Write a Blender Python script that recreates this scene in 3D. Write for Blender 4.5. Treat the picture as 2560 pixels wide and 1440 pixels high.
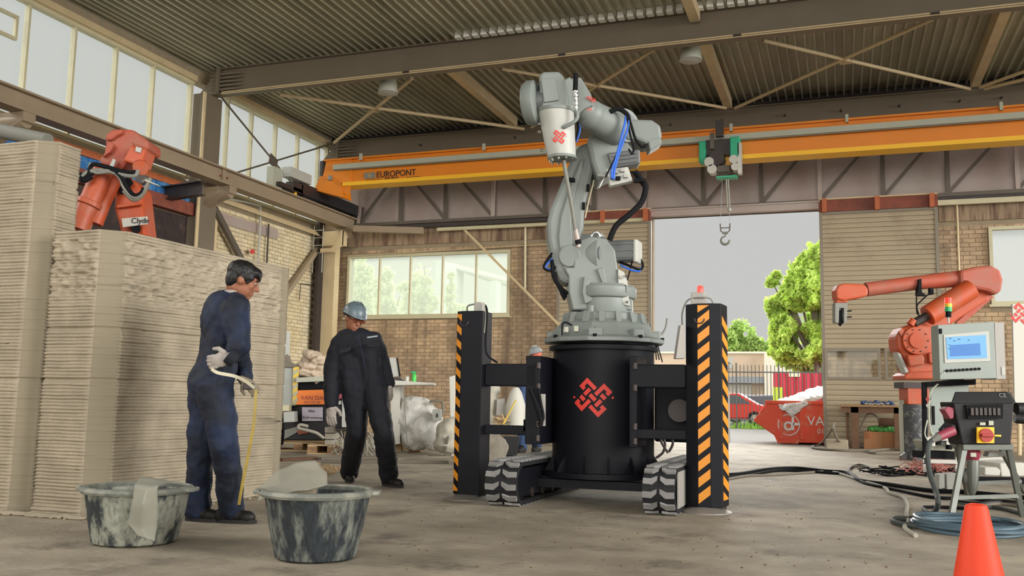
import bpy, bmesh, math, random
import numpy as np
from mathutils import Vector, Matrix, noise
random.seed(7)
SC = bpy.context.scene
COL = SC.collection
for o in list(bpy.data.objects): bpy.data.objects.remove(o)
PI = math.pi
# ------------------------------------------------------------------ camera
FPX = 2326.8; PITCH = 0.121613; YAW = 0.341947; ROLL = 0.018303; CAMH = 0.85
_cy, _sy = math.cos(YAW), math.sin(YAW)
_f = Vector((-_sy*math.cos(PITCH), _cy*math.cos(PITCH), math.sin(PITCH)))
_r = Vector((_cy, _sy, 0)); _u = _r.cross(_f)
_r2 = _r*math.cos(ROLL) + _u*math.sin(ROLL); _u2 = -_r*math.sin(ROLL) + _u*math.cos(ROLL)
cd = bpy.data.cameras.new('camera'); cam = bpy.data.objects.new('camera', cd); COL.objects.link(cam)
cd.sensor_width = 36; cd.lens = 36*FPX/2560; cd.clip_end = 500; cd.clip_start = 0.05
cam.matrix_world = Matrix(((_r2.x,_u2.x,-_f.x,0),(_r2.y,_u2.y,-_f.y,0),(_r2.z,_u2.z,-_f.z,CAMH),(0,0,0,1)))
SC.camera = cam
# ------------------------------------------------------------------ world, sun, exposure
w = bpy.data.worlds.new('World'); SC.world = w; w.use_nodes = True
nt = w.node_tree; bg = nt.nodes['Background']
tc = nt.nodes.new('ShaderNodeTexCoord'); sp = nt.nodes.new('ShaderNodeSeparateXYZ'); cr = nt.nodes.new('ShaderNodeValToRGB')
nt.links.new(tc.outputs['Generated'], sp.inputs[0]); nt.links.new(sp.outputs['Z'], cr.inputs[0]); nt.links.new(cr.outputs[0], bg.inputs[0])
cr.color_ramp.elements[0].color = (0.570,0.568,0.550,1); cr.color_ramp.elements[1].color = (0.560,0.570,0.590,1)
bg.inputs[1].default_value = 1.0
def sun(name, strength, direction, angle, col=(1,1,1)):
    d = bpy.data.lights.new(name, 'SUN'); d.energy = strength; d.angle = math.radians(angle); d.color = col
    o = bpy.data.objects.new(name, d); COL.objects.link(o)
    o.rotation_euler = Vector(direction).normalized().to_track_quat('-Z','Y').to_euler(); o.location = (0,0,30)
    return o
# hazy daylight: a very soft high sun from beyond the door, a clerestory sun, plus fill suns added from front and right
sun('sun_haze', 8.0, (0.05,-0.93,-0.36), 42, (1,0.98,0.94))
sun('daylight_fill_front', 1.8, (-0.12,0.98,-0.14), 36, (1,0.96,0.88))  # added fill sun from behind the camera, lifts the back wall
sun('daylight_clerestory', 6.0, (0.80,0.10,-0.60), 50, (1,0.97,0.93))
sun('daylight_fill_right', 5.0, (-0.93,0.28,-0.17), 40, (1,0.98,0.94))  # added fill sun through the open side, lifts the left wall
vs = SC.view_settings; vs.view_transform = 'Standard'; vs.look = 'None'; vs.exposure = 0.0; vs.gamma = 1.0; vs.use_curve_mapping = False
# ------------------------------------------------------------------ measuring helpers (pixel of the photograph -> point on a real plane)
CAM = Vector((0,0,CAMH))
def ray(px, py): return _r2*((px-1280)/FPX) - _u2*((py-720)/FPX) + _f
FWD = Vector((-_sy,_cy,0)); RT = Vector((_cy,_sy,0)); UP = Vector((0,0,1))
def V(px, py, d):
    r = ray(px,py); return CAM + r*(d/r.dot(FWD))
def G(px, py, z=0.0):
    r = ray(px,py); return CAM + r*((z-CAMH)/r.z)
def PY(px, py, Y):
    r = ray(px,py); return CAM + r*(Y/r.y)
def PX(px, py, X):
    r = ray(px,py); return CAM + r*(X/r.x)
def dep(p): return (Vector(p)-CAM).dot(FWD)
def pxm(d): return d/FPX                                             # metres per pixel at depth d
# ------------------------------------------------------------------ materials
def lin(c):
    c = c/255.0
    return c/12.92 if c <= 0.04045 else ((c+0.055)/1.055)**2.4
def rgb(h):
    if isinstance(h, str): h = (int(h[0:2],16), int(h[2:4],16), int(h[4:6],16))
    return (lin(h[0]), lin(h[1]), lin(h[2]), 1)
MATS = {}
def mat(name, col, rough=0.6, metal=0.0, var=0.0, ns=4.0, col2=None, mix=(0.45,0.6), bump=0.0, bs=30.0, stretch=(1,1,1), dust=None, dmix=(0.5,0.7), ds=3.0, emit=0.0, alpha=1.0, trans=0.0, spec=0.5, coat=0.0):
    m = bpy.data.materials.new(name); m.use_nodes = True; MATS[name] = m
    n = m.node_tree.nodes; l = m.node_tree.links; b = n['Principled BSDF']
    c = rgb(col); b.inputs['Base Color'].default_value = c; b.inputs['Roughness'].default_value = rough; b.inputs['Metallic'].default_value = metal
    b.inputs['Specular IOR Level'].default_value = spec
    if coat: b.inputs['Coat Weight'].default_value = coat
    if trans: b.inputs['Transmission Weight'].default_value = trans
    if alpha < 1: b.inputs['Alpha'].default_value = alpha
    if emit: b.inputs['Emission Color'].default_value = c; b.inputs['Emission Strength'].default_value = emit
    if var or col2 or dust or bump:
        g = n.new('ShaderNodeNewGeometry'); mp = n.new('ShaderNodeMapping'); mp.inputs['Scale'].default_value = stretch
        l.new(g.outputs['Position'], mp.inputs['Vector'])
    out = None
    if var or col2:
        t = n.new('ShaderNodeTexNoise'); t.inputs['Scale'].default_value = ns; t.inputs['Detail'].default_value = 6; t.inputs['Roughness'].default_value = 0.65
        l.new(mp.outputs[0], t.inputs['Vector'])
        r = n.new('ShaderNodeValToRGB'); l.new(t.outputs['Fac'], r.inputs[0])
        if col2:
            r.color_ramp.elements[0].position = mix[0]; r.color_ramp.elements[1].position = mix[1]
            r.color_ramp.elements[0].color = c; r.color_ramp.elements[1].color = rgb(col2)
        else:
            r.color_ramp.elements[0].position = 0.3; r.color_ramp.elements[1].position = 0.7
            r.color_ramp.elements[0].color = tuple(x*(1-var) for x in c[:3])+(1,); r.color_ramp.elements[1].color = tuple(min(1,x*(1+var)) for x in c[:3])+(1,)
        out = r.outputs[0]
        if var and col2:
            t2 = n.new('ShaderNodeTexNoise'); t2.inputs['Scale'].default_value = ns*3.7; t2.inputs['Detail'].default_value = 4
            l.new(mp.outputs[0], t2.inputs['Vector'])
            mr = n.new('ShaderNodeMapRange'); mr.inputs[1].default_value=0.3; mr.inputs[2].default_value=0.7; mr.inputs[3].default_value=1-var; mr.inputs[4].default_value=1+var
            l.new(t2.outputs['Fac'], mr.inputs[0]); mm = n.new('ShaderNodeVectorMath'); mm.operation='SCALE'
            l.new(out, mm.inputs[0]); l.new(mr.outputs[0], mm.inputs['Scale']); out = mm.outputs[0]
    if dust:
        t = n.new('ShaderNodeTexNoise'); t.inputs['Scale'].default_value = ds; t.inputs['Detail'].default_value = 8; t.inputs['Roughness'].default_value = 0.7
        l.new(g.outputs['Position'], t.inputs['Vector'])
        r = n.new('ShaderNodeValToRGB'); r.color_ramp.elements[0].position = dmix[0]; r.color_ramp.elements[1].position = dmix[1]
        l.new(t.outputs['Fac'], r.inputs[0]); mx = n.new('ShaderNodeMix'); mx.data_type='RGBA'
        l.new(r.outputs[0], mx.inputs[0]); mx.inputs[7].default_value = rgb(dust)
        if out is None: mx.inputs[6].default_value = c
        else: l.new(out, mx.inputs[6])
        out = mx.outputs[2]
    if out is not None: l.new(out, b.inputs['Base Color'])
    if bump:
        t = n.new('ShaderNodeTexNoise'); t.inputs['Scale'].default_value = bs; t.inputs['Detail'].default_value = 5
        l.new(mp.outputs[0], t.inputs['Vector'])
        bp = n.new('ShaderNodeBump'); bp.inputs['Strength'].default_value = bump; bp.inputs['Distance'].default_value = 0.02
        l.new(t.outputs['Fac'], bp.inputs['Height']); l.new(bp.outputs[0], b.inputs['Normal'])
    return m
def brickmat(name, col, col2, stain=None, cell=(0.25,0.25,0.094), amp=0.16):
    m = mat(name, col, 0.9, col2=col2, mix=(0.35,0.65), ns=1.3, var=0.12, bump=0.4, bs=45)
    n = m.node_tree.nodes; l = m.node_tree.links; b = n['Principled BSDF']; src = b.inputs['Base Color'].links[0].from_socket
    g = n.new('ShaderNodeNewGeometry')
    s = n.new('ShaderNodeVectorMath'); s.operation='DIVIDE'; s.inputs[1].default_value = cell; l.new(g.outputs['Position'], s.inputs[0])
    fl = n.new('ShaderNodeVectorMath'); fl.operation='FLOOR'; l.new(s.outputs[0], fl.inputs[0])
    wn = n.new('ShaderNodeTexWhiteNoise'); wn.noise_dimensions='3D'; l.new(fl.outputs[0], wn.inputs[0])
    mr = n.new('ShaderNodeMapRange'); mr.inputs[3].default_value = 1-amp; mr.inputs[4].default_value = 1+amp; l.new(wn.outputs[0], mr.inputs[0])
    sc = n.new('ShaderNodeVectorMath'); sc.operation='SCALE'; l.new(src, sc.inputs[0]); l.new(mr.outputs[0], sc.inputs['Scale']); out = sc.outputs[0]
    if stain:                                                         # soot and water streaks running down the wall
        mp = n.new('ShaderNodeMapping'); mp.inputs['Scale'].default_value = (1.5,1.5,0.12); l.new(g.outputs['Position'], mp.inputs['Vector'])
        t = n.new('ShaderNodeTexNoise'); t.inputs['Scale'].default_value = 1.3; t.inputs['Detail'].default_value = 7; t.inputs['Roughness'].default_value=0.6; l.new(mp.outputs[0], t.inputs['Vector'])
        r = n.new('ShaderNodeValToRGB'); r.color_ramp.elements[0].position=0.50; r.color_ramp.elements[1].position=0.68; l.new(t.outputs['Fac'], r.inputs[0])
        mu = n.new('ShaderNodeMath'); mu.operation='MULTIPLY'; mu.inputs[1].default_value=0.75; l.new(r.outputs[0], mu.inputs[0])
        mx = n.new('ShaderNodeMix'); mx.data_type='RGBA'; l.new(mu.outputs[0], mx.inputs[0]); l.new(out, mx.inputs[6]); mx.inputs[7].default_value = rgb(stain); out = mx.outputs[2]
    l.new(out, b.inputs['Base Color'])
    return m
def glassmat(name, tint, a):
    m = bpy.data.materials.new(name); m.use_nodes = True; n = m.node_tree.nodes; l = m.node_tree.links; n.clear()
    o = n.new('ShaderNodeOutputMaterial'); t = n.new('ShaderNodeBsdfTransparent'); g = n.new('ShaderNodeBsdfTranslucent'); gl = n.new('ShaderNodeBsdfGlossy'); gl.inputs['Roughness'].default_value=0.05
    t.inputs[0].default_value = (0.97,0.985,0.97,1); g.inputs[0].default_value = rgb(tint)
    m1 = n.new('ShaderNodeMixShader'); m1.inputs[0].default_value = a; l.new(t.outputs[0], m1.inputs[1]); l.new(g.outputs[0], m1.inputs[2])
    m2 = n.new('ShaderNodeMixShader'); m2.inputs[0].default_value = 0.015; l.new(m1.outputs[0], m2.inputs[1]); l.new(gl.outputs[0], m2.inputs[2]); l.new(m2.outputs[0], o.inputs[0])
    return m
# ------------------------------------------------------------------ mesh builder
def frame(ax):
    z = Vector(ax).normalized(); t = Vector((0,0,1)) if abs(z.z) < 0.93 else Vector((1,0,0))
    x = t.cross(z).normalized(); return x, z.cross(x), z
class MB:
    def __init__(s): s.v = []; s.f = []; s.mi = []; s.cur = 0
    def add(s, vs, fs):
        b = len(s.v); s.v += [tuple(p) for p in vs]; s.f += [tuple(i+b for i in f) for f in fs]; s.mi += [s.cur]*len(fs); return s
    def obox(s, c, X, Y, Z):                                          # centre and three half axes
        c = Vector(c); X = Vector(X); Y = Vector(Y); Z = Vector(Z)
        P = [c+X*a+Y*b+Z*d for d in (-1,1) for a,b in ((-1,-1),(1,-1),(1,1),(-1,1))]
        return s.add(P, [(0,3,2,1),(4,5,6,7),(0,1,5,4),(1,2,6,5),(2,3,7,6),(3,0,4,7)])
    def box(s, x0, x1, y0, y1, z0, z1): return s.obox(((x0+x1)/2,(y0+y1)/2,(z0+z1)/2), ((x1-x0)/2,0,0), (0,(y1-y0)/2,0), (0,0,(z1-z0)/2))
    def rbox(s, c, sx, sy, sz, ang=0):                                # box turned about the vertical
        ca, sa = math.cos(ang), math.sin(ang)
        return s.obox(c, (sx/2*ca,sx/2*sa,0), (-sy/2*sa,sy/2*ca,0), (0,0,sz/2))
    def beam(s, a, b, w, h, up=(0,0,1)):
        a = Vector(a); b = Vector(b); z = (b-a).normalized(); u = Vector(up)
        if abs(z.dot(u)) > 0.98: u = Vector((0,1,0))
        x = z.cross(u).normalized(); y = x.cross(z)
        return s.obox((a+b)/2, x*(w/2), (b-a)/2, y*(h/2))
    def cyl(s, a, b, r1, r2=None, n=16, cap=True):
        if r2 is None: r2 = r1
        a = Vector(a); b = Vector(b); x, y, z = frame(b-a)
        P = []
        for c, r in ((a,r1),(b,r2)):
            for i in range(n):
                t = 2*PI*i/n; P.append(c + x*(r*math.cos(t)) + y*(r*math.sin(t)))
        F = [(i,(i+1)%n,n+(i+1)%n,n+i) for i in range(n)]
        if cap: F += [tuple(range(n-1,-1,-1)), tuple(range(n,2*n))]
        return s.add(P, F)
    def tube(s, pts, r, n=8, cap=True):
        pts = [Vector(p) for p in pts]; R = r if isinstance(r,(list,tuple)) else [r]*len(pts)
        P = []; px = None
        for i, p in enumerate(pts):
            t = (pts[min(i+1,len(pts)-1)]-pts[max(i-1,0)])
            if t.length < 1e-9: t = Vector((0,0,1))
            t.normalize()
            if px is None: x, y, _ = frame(t)
            else:
                x = (px - t*px.dot(t))
                x = x.normalized() if x.length > 1e-6 else frame(t)[0]
                y = t.cross(x)
            px = x
            for k in range(n):
                a = 2*PI*k/n; P.append(p + x*(R[i]*math.cos(a)) + y*(R[i]*math.sin(a)))
        F = []
        for i in range(len(pts)-1):
            for k in range(n): F.append((i*n+k, i*n+(k+1)%n, (i+1)*n+(k+1)%n, (i+1)*n+k))
        if cap: F += [tuple(range(n-1,-1,-1)), tuple(range((len(pts)-1)*n, len(pts)*n))]
        return s.add(P, F)
    def lathe(s, prof, c, ax=(0,0,1), n=24, sx=1.0, ring=False):                  # prof: (radius, height)
        x, y, z = frame(ax); c = Vector(c); P = []
        if abs(z.z) > 0.99: x = Vector((1,0,0)); y = Vector((0,1,0))
        for r, h in prof:
            for i in range(n):
                t = 2*PI*i/n; P.append(c + x*(r*sx*math.cos(t)) + y*(r*math.sin(t)) + z*h)
        F = []; m = len(prof)
        for j in range(m-1):
            for i in range(n): F.append((j*n+i, j*n+(i+1)%n, (j+1)*n+(i+1)%n, (j+1)*n+i))
        if ring: F += [((m-1)*n+i, (m-1)*n+(i+1)%n, (i+1)%n, i) for i in range(n)]
        if ring: return s.add(P, F)
        if prof[0][0] > 1e-4: F.append(tuple(range(n-1,-1,-1)))
        if prof[-1][0] > 1e-4: F.append(tuple(range((m-1)*n, m*n)))
        return s.add(P, F)
    def prism(s, poly, off):                                          # planar polygon (3-D points) pushed along off
        P = [Vector(p) for p in poly]; o = Vector(off); n = len(P)
        return s.add(P + [p+o for p in P], [tuple(range(n-1,-1,-1)), tuple(range(n,2*n))] + [(i,(i+1)%n,n+(i+1)%n,n+i) for i in range(n)])
    def ell(s, c, rx, ry, rz, n=12, m=8, R=None):
        c = Vector(c); P = []; F = []
        for j in range(m+1):
            ph = PI*j/m
            for i in range(n):
                t = 2*PI*i/n; q = Vector((rx*math.sin(ph)*math.cos(t), ry*math.sin(ph)*math.sin(t), rz*math.cos(ph)))
                if R: q = R @ q
                P.append(c+q)
        for j in range(m):
            for i in range(n): F.append((j*n+i, (j+1)*n+i, (j+1)*n+(i+1)%n, j*n+(i+1)%n))
        return s.add(P, F)
    def build(s, name, m, parent=None, smooth=False, bevel=0.0, kind=None, label=None, cat=None, group=None, origin=None):
        me = bpy.data.meshes.new(name)
        po = Vector((0,0,0)); q = parent
        while q is not None: po += q.location; q = q.parent
        if parent is None:
            if origin is None:
                A = np.array(s.v); origin = Vector(((A[:,0].min()+A[:,0].max())/2, (A[:,1].min()+A[:,1].max())/2, A[:,2].min()))
            off = Vector(origin)
        else: off = po
        me.from_pydata([(p[0]-off.x, p[1]-off.y, p[2]-off.z) for p in s.v], [], s.f)
        for mm in (m if isinstance(m,(list,tuple)) else [m]): me.materials.append(MATS[mm] if isinstance(mm,str) else mm)
        for p, k in zip(me.polygons, s.mi): p.material_index = k
        bm = bmesh.new(); bm.from_mesh(me)
        if smooth: bmesh.ops.remove_doubles(bm, verts=bm.verts, dist=1e-5)
        bmesh.ops.recalc_face_normals(bm, faces=bm.faces)
        if smooth:
            for f in bm.faces: f.smooth = True
            for e in bm.edges:
                if len(e.link_faces) == 2 and e.calc_face_angle(0) > 0.7: e.smooth = False
        bm.to_mesh(me); bm.free()
        o = bpy.data.objects.new(name, me); COL.objects.link(o)
        if parent is None: o.location = off
        else: o.parent = parent
        if bevel:
            b = o.modifiers.new('bevel','BEVEL'); b.width = bevel; b.segments = 2; b.limit_method='ANGLE'; b.angle_limit = 0.6
        tag(o, label, cat, group, kind); return o
def tag(o, label=None, cat=None, group=None, kind=None):
    if label: o['label'] = label
    if cat: o['category'] = cat
    if group: o['group'] = group
    if kind: o['kind'] = kind
    return o
def thing(name, loc, label, cat, group=None):
    o = bpy.data.objects.new(name, None); COL.objects.link(o); o.location = loc; o.empty_display_size = 0.2
    return tag(o, label, cat, group)
def copy_tree(o, parent=None):
    c = o.copy(); COL.objects.link(c)
    if parent is not None: c.parent = parent
    for ch in [x for x in bpy.data.objects if x.parent == o]: copy_tree(ch, c)
    return c
def moved(o, delta, label=None):
    c = copy_tree(o); c.location = o.location + Vector(delta)
    if label: c['label'] = label
    return c
def text(body, name, size, origin, xdir, up, m, parent, depth=0.003, align='LEFT', sx=1.0):
    cu = bpy.data.curves.new(name,'FONT'); cu.body = body; cu.size = size; cu.extrude = depth/2; cu.align_x = align; cu.offset = 0.0
    t = bpy.data.objects.new(name, cu); COL.objects.link(t); bpy.context.view_layer.update()
    me = bpy.data.meshes.new_from_object(t); bpy.data.objects.remove(t)
    x = Vector(xdir).normalized(); y = Vector(up); y = (y - x*y.dot(x)).normalized(); z = x.cross(y)
    M = Matrix(((x.x,y.x,z.x,0),(x.y,y.y,z.y,0),(x.z,y.z,z.z,0),(0,0,0,1))) @ Matrix.Diagonal((sx,1,1,1))
    me.transform(M); po = Vector((0,0,0)); q = parent
    while q is not None: po += q.location; q = q.parent
    me.transform(Matrix.Translation(Vector(origin)-po)); me.materials.clear(); me.materials.append(MATS[m])
    o = bpy.data.objects.new(name, me); COL.objects.link(o); o.parent = parent; return o
def curve(pts, k=6):                                                  # Catmull-Rom through points
    pts = [Vector(p) for p in pts]; out = []
    for i in range(len(pts)-1):
        p0 = pts[max(i-1,0)]; p1 = pts[i]; p2 = pts[i+1]; p3 = pts[min(i+2,len(pts)-1)]
        for j in range(k):
            t = j/k; out.append(0.5*((2*p1)+(p2-p0)*t+(2*p0-5*p1+4*p2-p3)*t*t+(3*p1-p0-3*p2+p3)*t*t*t))
    out.append(pts[-1]); return out
def knot_cells():
    g = [[0]*18 for _ in range(18)]; bars = (4,8,12)
    for c in bars:
        for r in range(18): g[r][c] = g[r][c+1] = 1
    for r in bars:
        for c in range(18): g[r][c] = g[r+1][c] = 1
    for i, r in enumerate(bars):
        for j, c in enumerate(bars):
            for k in (0,1):
                if (i+j) % 2 == 0: g[r+k][c-1] = 0; g[r+k][c+2] = 0
                else: g[r-1][c+k] = 0; g[r+2][c+k] = 0
    for k in (0,1):
        for c in range(4,10): g[k][c] = 1
        for c in range(8,14): g[16+k][c] = 1
        for r in range(4,10): g[r][16+k] = 1
        for r in range(8,14): g[r][k] = 1
        for q in range(0,4): g[q][12+k] = 0; g[17-q][4+k] = 0; g[4+k][q] = 0; g[12+k][17-q] = 0
    return g
def knot(name, m, parent, surf, half):                                # surf(u,v) -> point; the emblem is a knot turned 45 degrees
    b = MB(); g = knot_cells(); s = half/9.0/1.41
    def P(i, j):
        x = (i-9)*s; y = (j-9)*s; return (x-y, x+y)
    for r in range(18):
        for c in range(18):
            if g[r][c]:
                q = [P(c,r), P(c+1,r), P(c+1,r+1), P(c,r+1)]
                A = [surf(u,v,0.004) for u,v in q]; B = [surf(u,v,0.0) for u,v in q]
                b.add(A+B, [(0,1,2,3),(7,6,5,4),(0,4,5,1),(1,5,6,2),(2,6,7,3),(3,7,4,0)])
    for sgn in (-1,1):
        n = 10; A = [surf(sgn*half*1.12+0.07*half*math.cos(2*PI*i/n), 0.07*half*math.sin(2*PI*i/n), 0.004) for i in range(n)]
        B = [surf(sgn*half*1.12+0.07*half*math.cos(2*PI*i/n), 0.07*half*math.sin(2*PI*i/n), 0.0) for i in range(n)]
        b.add(A+B, [tuple(range(n)), tuple(range(2*n-1,n-1,-1))]+[(i,(i+1)%n,n+(i+1)%n,n+i) for i in range(n)])
    return b.build(name, m, parent)
# palette
mat('concrete_floor','8b806f',0.85,col2='a59a86',mix=(0.38,0.60),ns=0.9,var=0.16,bump=0.5,bs=22,dust='675e50',dmix=(0.54,0.68),ds=1.6)
mat('yard','5f5d57',0.9,var=0.08,ns=1.5)
mat('deck_steel','c0beab',0.40,0.5,var=0.2,ns=1.5,stretch=(1,0.2,1))
mat('beam_paint','6f6454',0.55,var=0.08,ns=1.2)
mat('runway_paint','93826b',0.55,var=0.10,ns=1.5)
mat('cream_paint','c8b48e',0.55,var=0.10,ns=3)
mat('frame_cream','c6bf9f',0.5,var=0.08,ns=4)
mat('dark_steel','3a3230',0.5,0.2,var=0.2,ns=5)
mat('crane_orange','dd8018',0.38,var=0.04,ns=2)
mat('crane_yellow','f2b81c',0.4)
mat('channel_grey','a7a897',0.45,var=0.04)
mat('carriage_black','252326',0.45)
mat('cladding_grey','aea59e',0.42,0.1,col2='a28c84',mix=(0.35,0.7),ns=0.5)
mat('truss_steel','5f574e',0.5,0.2,var=0.1)
mat('white_paint','adaea7',0.5,var=0.04)
mat('black_ink','1a1416',0.6)
mat('grey_ink','7c7c74',0.6)
mat('mortar','9a8c74',0.95,var=0.1,ns=6)
brickmat('brick_back','c8ac88','a9927a',stain='5b4a3e')
brickmat('brick_left','d6caac','cab78e',cell=(0.25,0.25,0.094),amp=0.07)
mat('lintel_concrete','a38d73',0.9,col2='6f584a',mix=(0.45,0.6),ns=1.6,var=0.12,stretch=(3.5,1,0.35),bump=0.3)
mat('door_panel','a99a80',0.6,var=0.06,ns=1.5,dust='8b7a64',dmix=(0.55,0.75),ds=0.8)
mat('door_frame','83796a',0.5,0.1)
mat('rust_red','8a4a38',0.7,col2='6b3a30',mix=(0.4,0.65),ns=2.5)
mat('rust_orange','b4633c',0.65,var=0.15,ns=3)
mat('blue_sheet','2f6ca8',0.5,col2='5b95c4',mix=(0.45,0.65),ns=6)
MATS['pane_clear'] = glassmat('pane_clear','b5bab0',0.06)
MATS['pane_hazy'] = glassmat('pane_hazy','b9c0b0',0.30)
# ================================================================== THE HALL
YB = 21.86; XL = -13.11
def st(name, b, m, parent=None, **k): return b.build(name, m, parent, kind='structure' if parent is None else None, **k)
st('floor', MB().box(-13.4,10,-7,21.95,-0.2,0), 'concrete_floor', origin=(0,8,0))
st('ground_yard', MB().box(-45,45,21.95,75,-0.25,-0.02), 'yard', origin=(0,40,0))
# back wall: mortar bed with openings, bricks standing proud of it
wb = MB()
for x0,x1,z0,z1 in ((-13.4,-12.42,0,5.35),(-12.42,-7.87,0,3.02),(-12.42,-7.87,4.64,5.35),(-7.87,-4.22,0,5.35),(-0.42,3.0,0,5.35),(3.0,5.6,0,3.10),(3.0,5.6,4.70,5.35),(5.6,10,0,5.35)):
    wb.box(x0,x1,YB+0.014,YB+0.24,z0,z1)
wall_back = st('wall_back', wb, 'mortar', origin=(-4,YB,0))
def bricks(parent, cells, m, mk, name='brick', limit=300):
    cells.sort(key=lambda c: c[0])
    pos = parent.location; me = None; rest = MB()
    for i, (k, c, size) in enumerate(cells):
        if i < limit and size == 1:
            if me is None:
                b = MB(); mk(b, Vector((0,0,0)), 1); o = b.build(name, m, None, origin=(0,0,0)); o.parent = parent; o.location = Vector(c)-pos; me = o
            else:
                o = me.copy(); COL.objects.link(o); o.parent = parent; o.location = Vector(c)-pos
        else: mk(rest, Vector(c), size)
    if rest.v: rest.build('brickwork', m, parent, kind='stuff')
cells = []
for r in range(52):
    z = 0.05+r*0.094; off = 0.125 if r % 2 else 0
    if z > 4.84: continue
    iv = [(-13.05,-6.42),(2.03,5.5)]
    if 1.3 < z < 2.3: iv.append((-0.42,2.03))
    if 2.95 < z < 4.72: iv = [(-13.05,-12.48),(-7.81,-6.42),(2.03,2.98)]
    elif 2.95 < z: iv = [(-13.05,-6.42),(2.03,5.5)]
    for a_,b_ in iv:
        for i in range(int(a_/0.25)-2, int(b_/0.25)+2):
            x0 = max(a_, i*0.25+off-0.119); x1 = min(b_, i*0.25+off+0.119)
            if x1-x0 < 0.03: continue
            x = (x0+x1)/2; sz = (x1-x0)/0.238
            vis = abs(x+9.3)*0.15 + abs(z-2.4)*0.6 + (3 if x > 0 else 0)
            cells.append((vis, (x, YB+0.006+random.uniform(-0.003,0.003), z), 1 if sz > 0.99 else sz))
def mkb(b, c, s): b.obox(c, (0.119*s,0,0), (0,0.014,0), (0,0,0.0405))
bricks(wall_back, cells, 'brick_back', mkb)
# concrete ring beam above the bricks
rb = st('trim_1', MB().box(-13.0,-6.6,YB-0.03,YB+0.05,4.90,5.34).box(2.05,6,YB-0.03,YB+0.05,4.90,5.30), 'lintel_concrete', origin=(-4,YB,4.9))
for x in [-12.6+i*0.52 for i in range(12)]: MB().box(x,x+0.035,YB-0.045,YB-0.02,4.93,5.30).build('shutter_ridge','lintel_concrete',rb)
# left wall
wl = MB()
wl.box(XL-0.25,XL-0.014,16.75,21.95,0,5.42).box(XL-0.25,XL-0.014,-7,16.75,0,5.42).box(XL-0.25,XL,-7,22,7.66,8.0)
wall_left = st('wall_left', wl, 'mortar', origin=(XL,16,0))
cells = []
for r in range(55):
    z = 0.05+r*0.094; off = 0.125 if r % 2 else 0
    for i in range(67, 88):
        y = i*0.25+off
        if y < 16.95 or y > 21.2: continue
        if z > 5.1: continue
        cells.append((abs(z-3.9)*0.5+(y-17)*0.25 if z > 1 else 9, (XL-0.006+random.uniform(-0.003,0.003), y, z), 1))
def mkl(b, c, s): b.obox(c, (0.014,0,0), (0,0.119,0), (0,0,0.0405))
bricks(wall_left, cells, 'brick_left', mkl)
mat('dark_wall','332826',0.9,col2='57473f',mix=(0.55,0.75),ns=2.2,var=0.2)  # dark wall tone with lighter blotches
st('trim_2', MB().box(XL-0.02,XL+0.03,8,16.6,0,4.62), 'dark_wall', origin=(XL,12,0))
st('trim_3', MB().box(XL,XL+0.16,16.62,16.9,0,5.0), 'cream_paint', origin=(XL,16.7,0))
st('wall_right_unseen', MB().box(9.8,10.0,-7,0,0,8.0), 'mortar', origin=(9.9,4,0))  # unseen wall stub, put in to keep side light off the foreground
# cladding above the door, in upright sheets, with a slight gap between sheets
cl = st('wall_cladding', MB().box(-13.2,10,YB+0.10,YB+0.2,5.30,8.0), 'dark_steel', origin=(0,YB,5.3))
xs = [-13.1,-10.88,-8.28,-5.7,-3.0,-0.39,2.24,4.9,7.5]
for a,b_ in zip(xs[:-1], xs[1:]): MB().box(a+0.006,b_-0.006,YB+0.04,YB+0.10,5.34,7.9).build('cladding_sheet','cladding_grey',cl)
# ceiling: trapezoid deck, ribs running into the depth
def deck(x0, x1, y0, y1, z=7.93):
    b = MB(); n = int(round((x1-x0)/0.18)); prof = []
    for i in range(n):
        x = x0+i*0.18
        prof += [(x,z-0.015),(x+0.032,z-0.015),(x+0.040,z+0.085),(x+0.172,z+0.085)]
    prof.append((x0+n*0.18, z-0.015)); k = len(prof)
    P = [(x,y0,zz) for x,zz in prof]+[(x,y1,zz) for x,zz in prof]+[(x,y0,zz+0.012) for x,zz in prof]+[(x,y1,zz+0.012) for x,zz in prof]
    F = []
    for i in range(k-1): F += [(i,i+1,k+i+1,k+i), (2*k+i,3*k+i,3*k+i+1,2*k+i+1)]
    return b.add(P, F)
MB().box(-13.2,10,-7,8.0,7.95,8.06).v
ceil = st('ceiling', deck(-12.62,10.0,8.0,21.95), 'deck_steel', origin=(0,15,8))
deck(-13.12,-12.65,8.0,21.95).build('deck_sheet','deck_steel',ceil)
MB().box(-13.2,10,1,21.95,8.04,8.07).build('roof_board','dark_steel',ceil)
mat('flute_daylight_white','f0efe8',0.7); mat('foam_white','c2c0b6',0.7)
MB().box(-13.2,10,21.80,21.95,7.86,8.07).build('closure_strip','dark_steel',ceil)
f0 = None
for i in range(38):  # white blocks stand in for daylight showing through the deck flutes
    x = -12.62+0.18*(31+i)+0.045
    if f0 is None: f0 = MB().box(x,x+0.12,16.04,16.18,7.885,8.01).build('flute_daylight_block','flute_daylight_white',ceil); fx = x
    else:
        o = f0.copy(); COL.objects.link(o); o.location = (x-fx,0,0)
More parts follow.
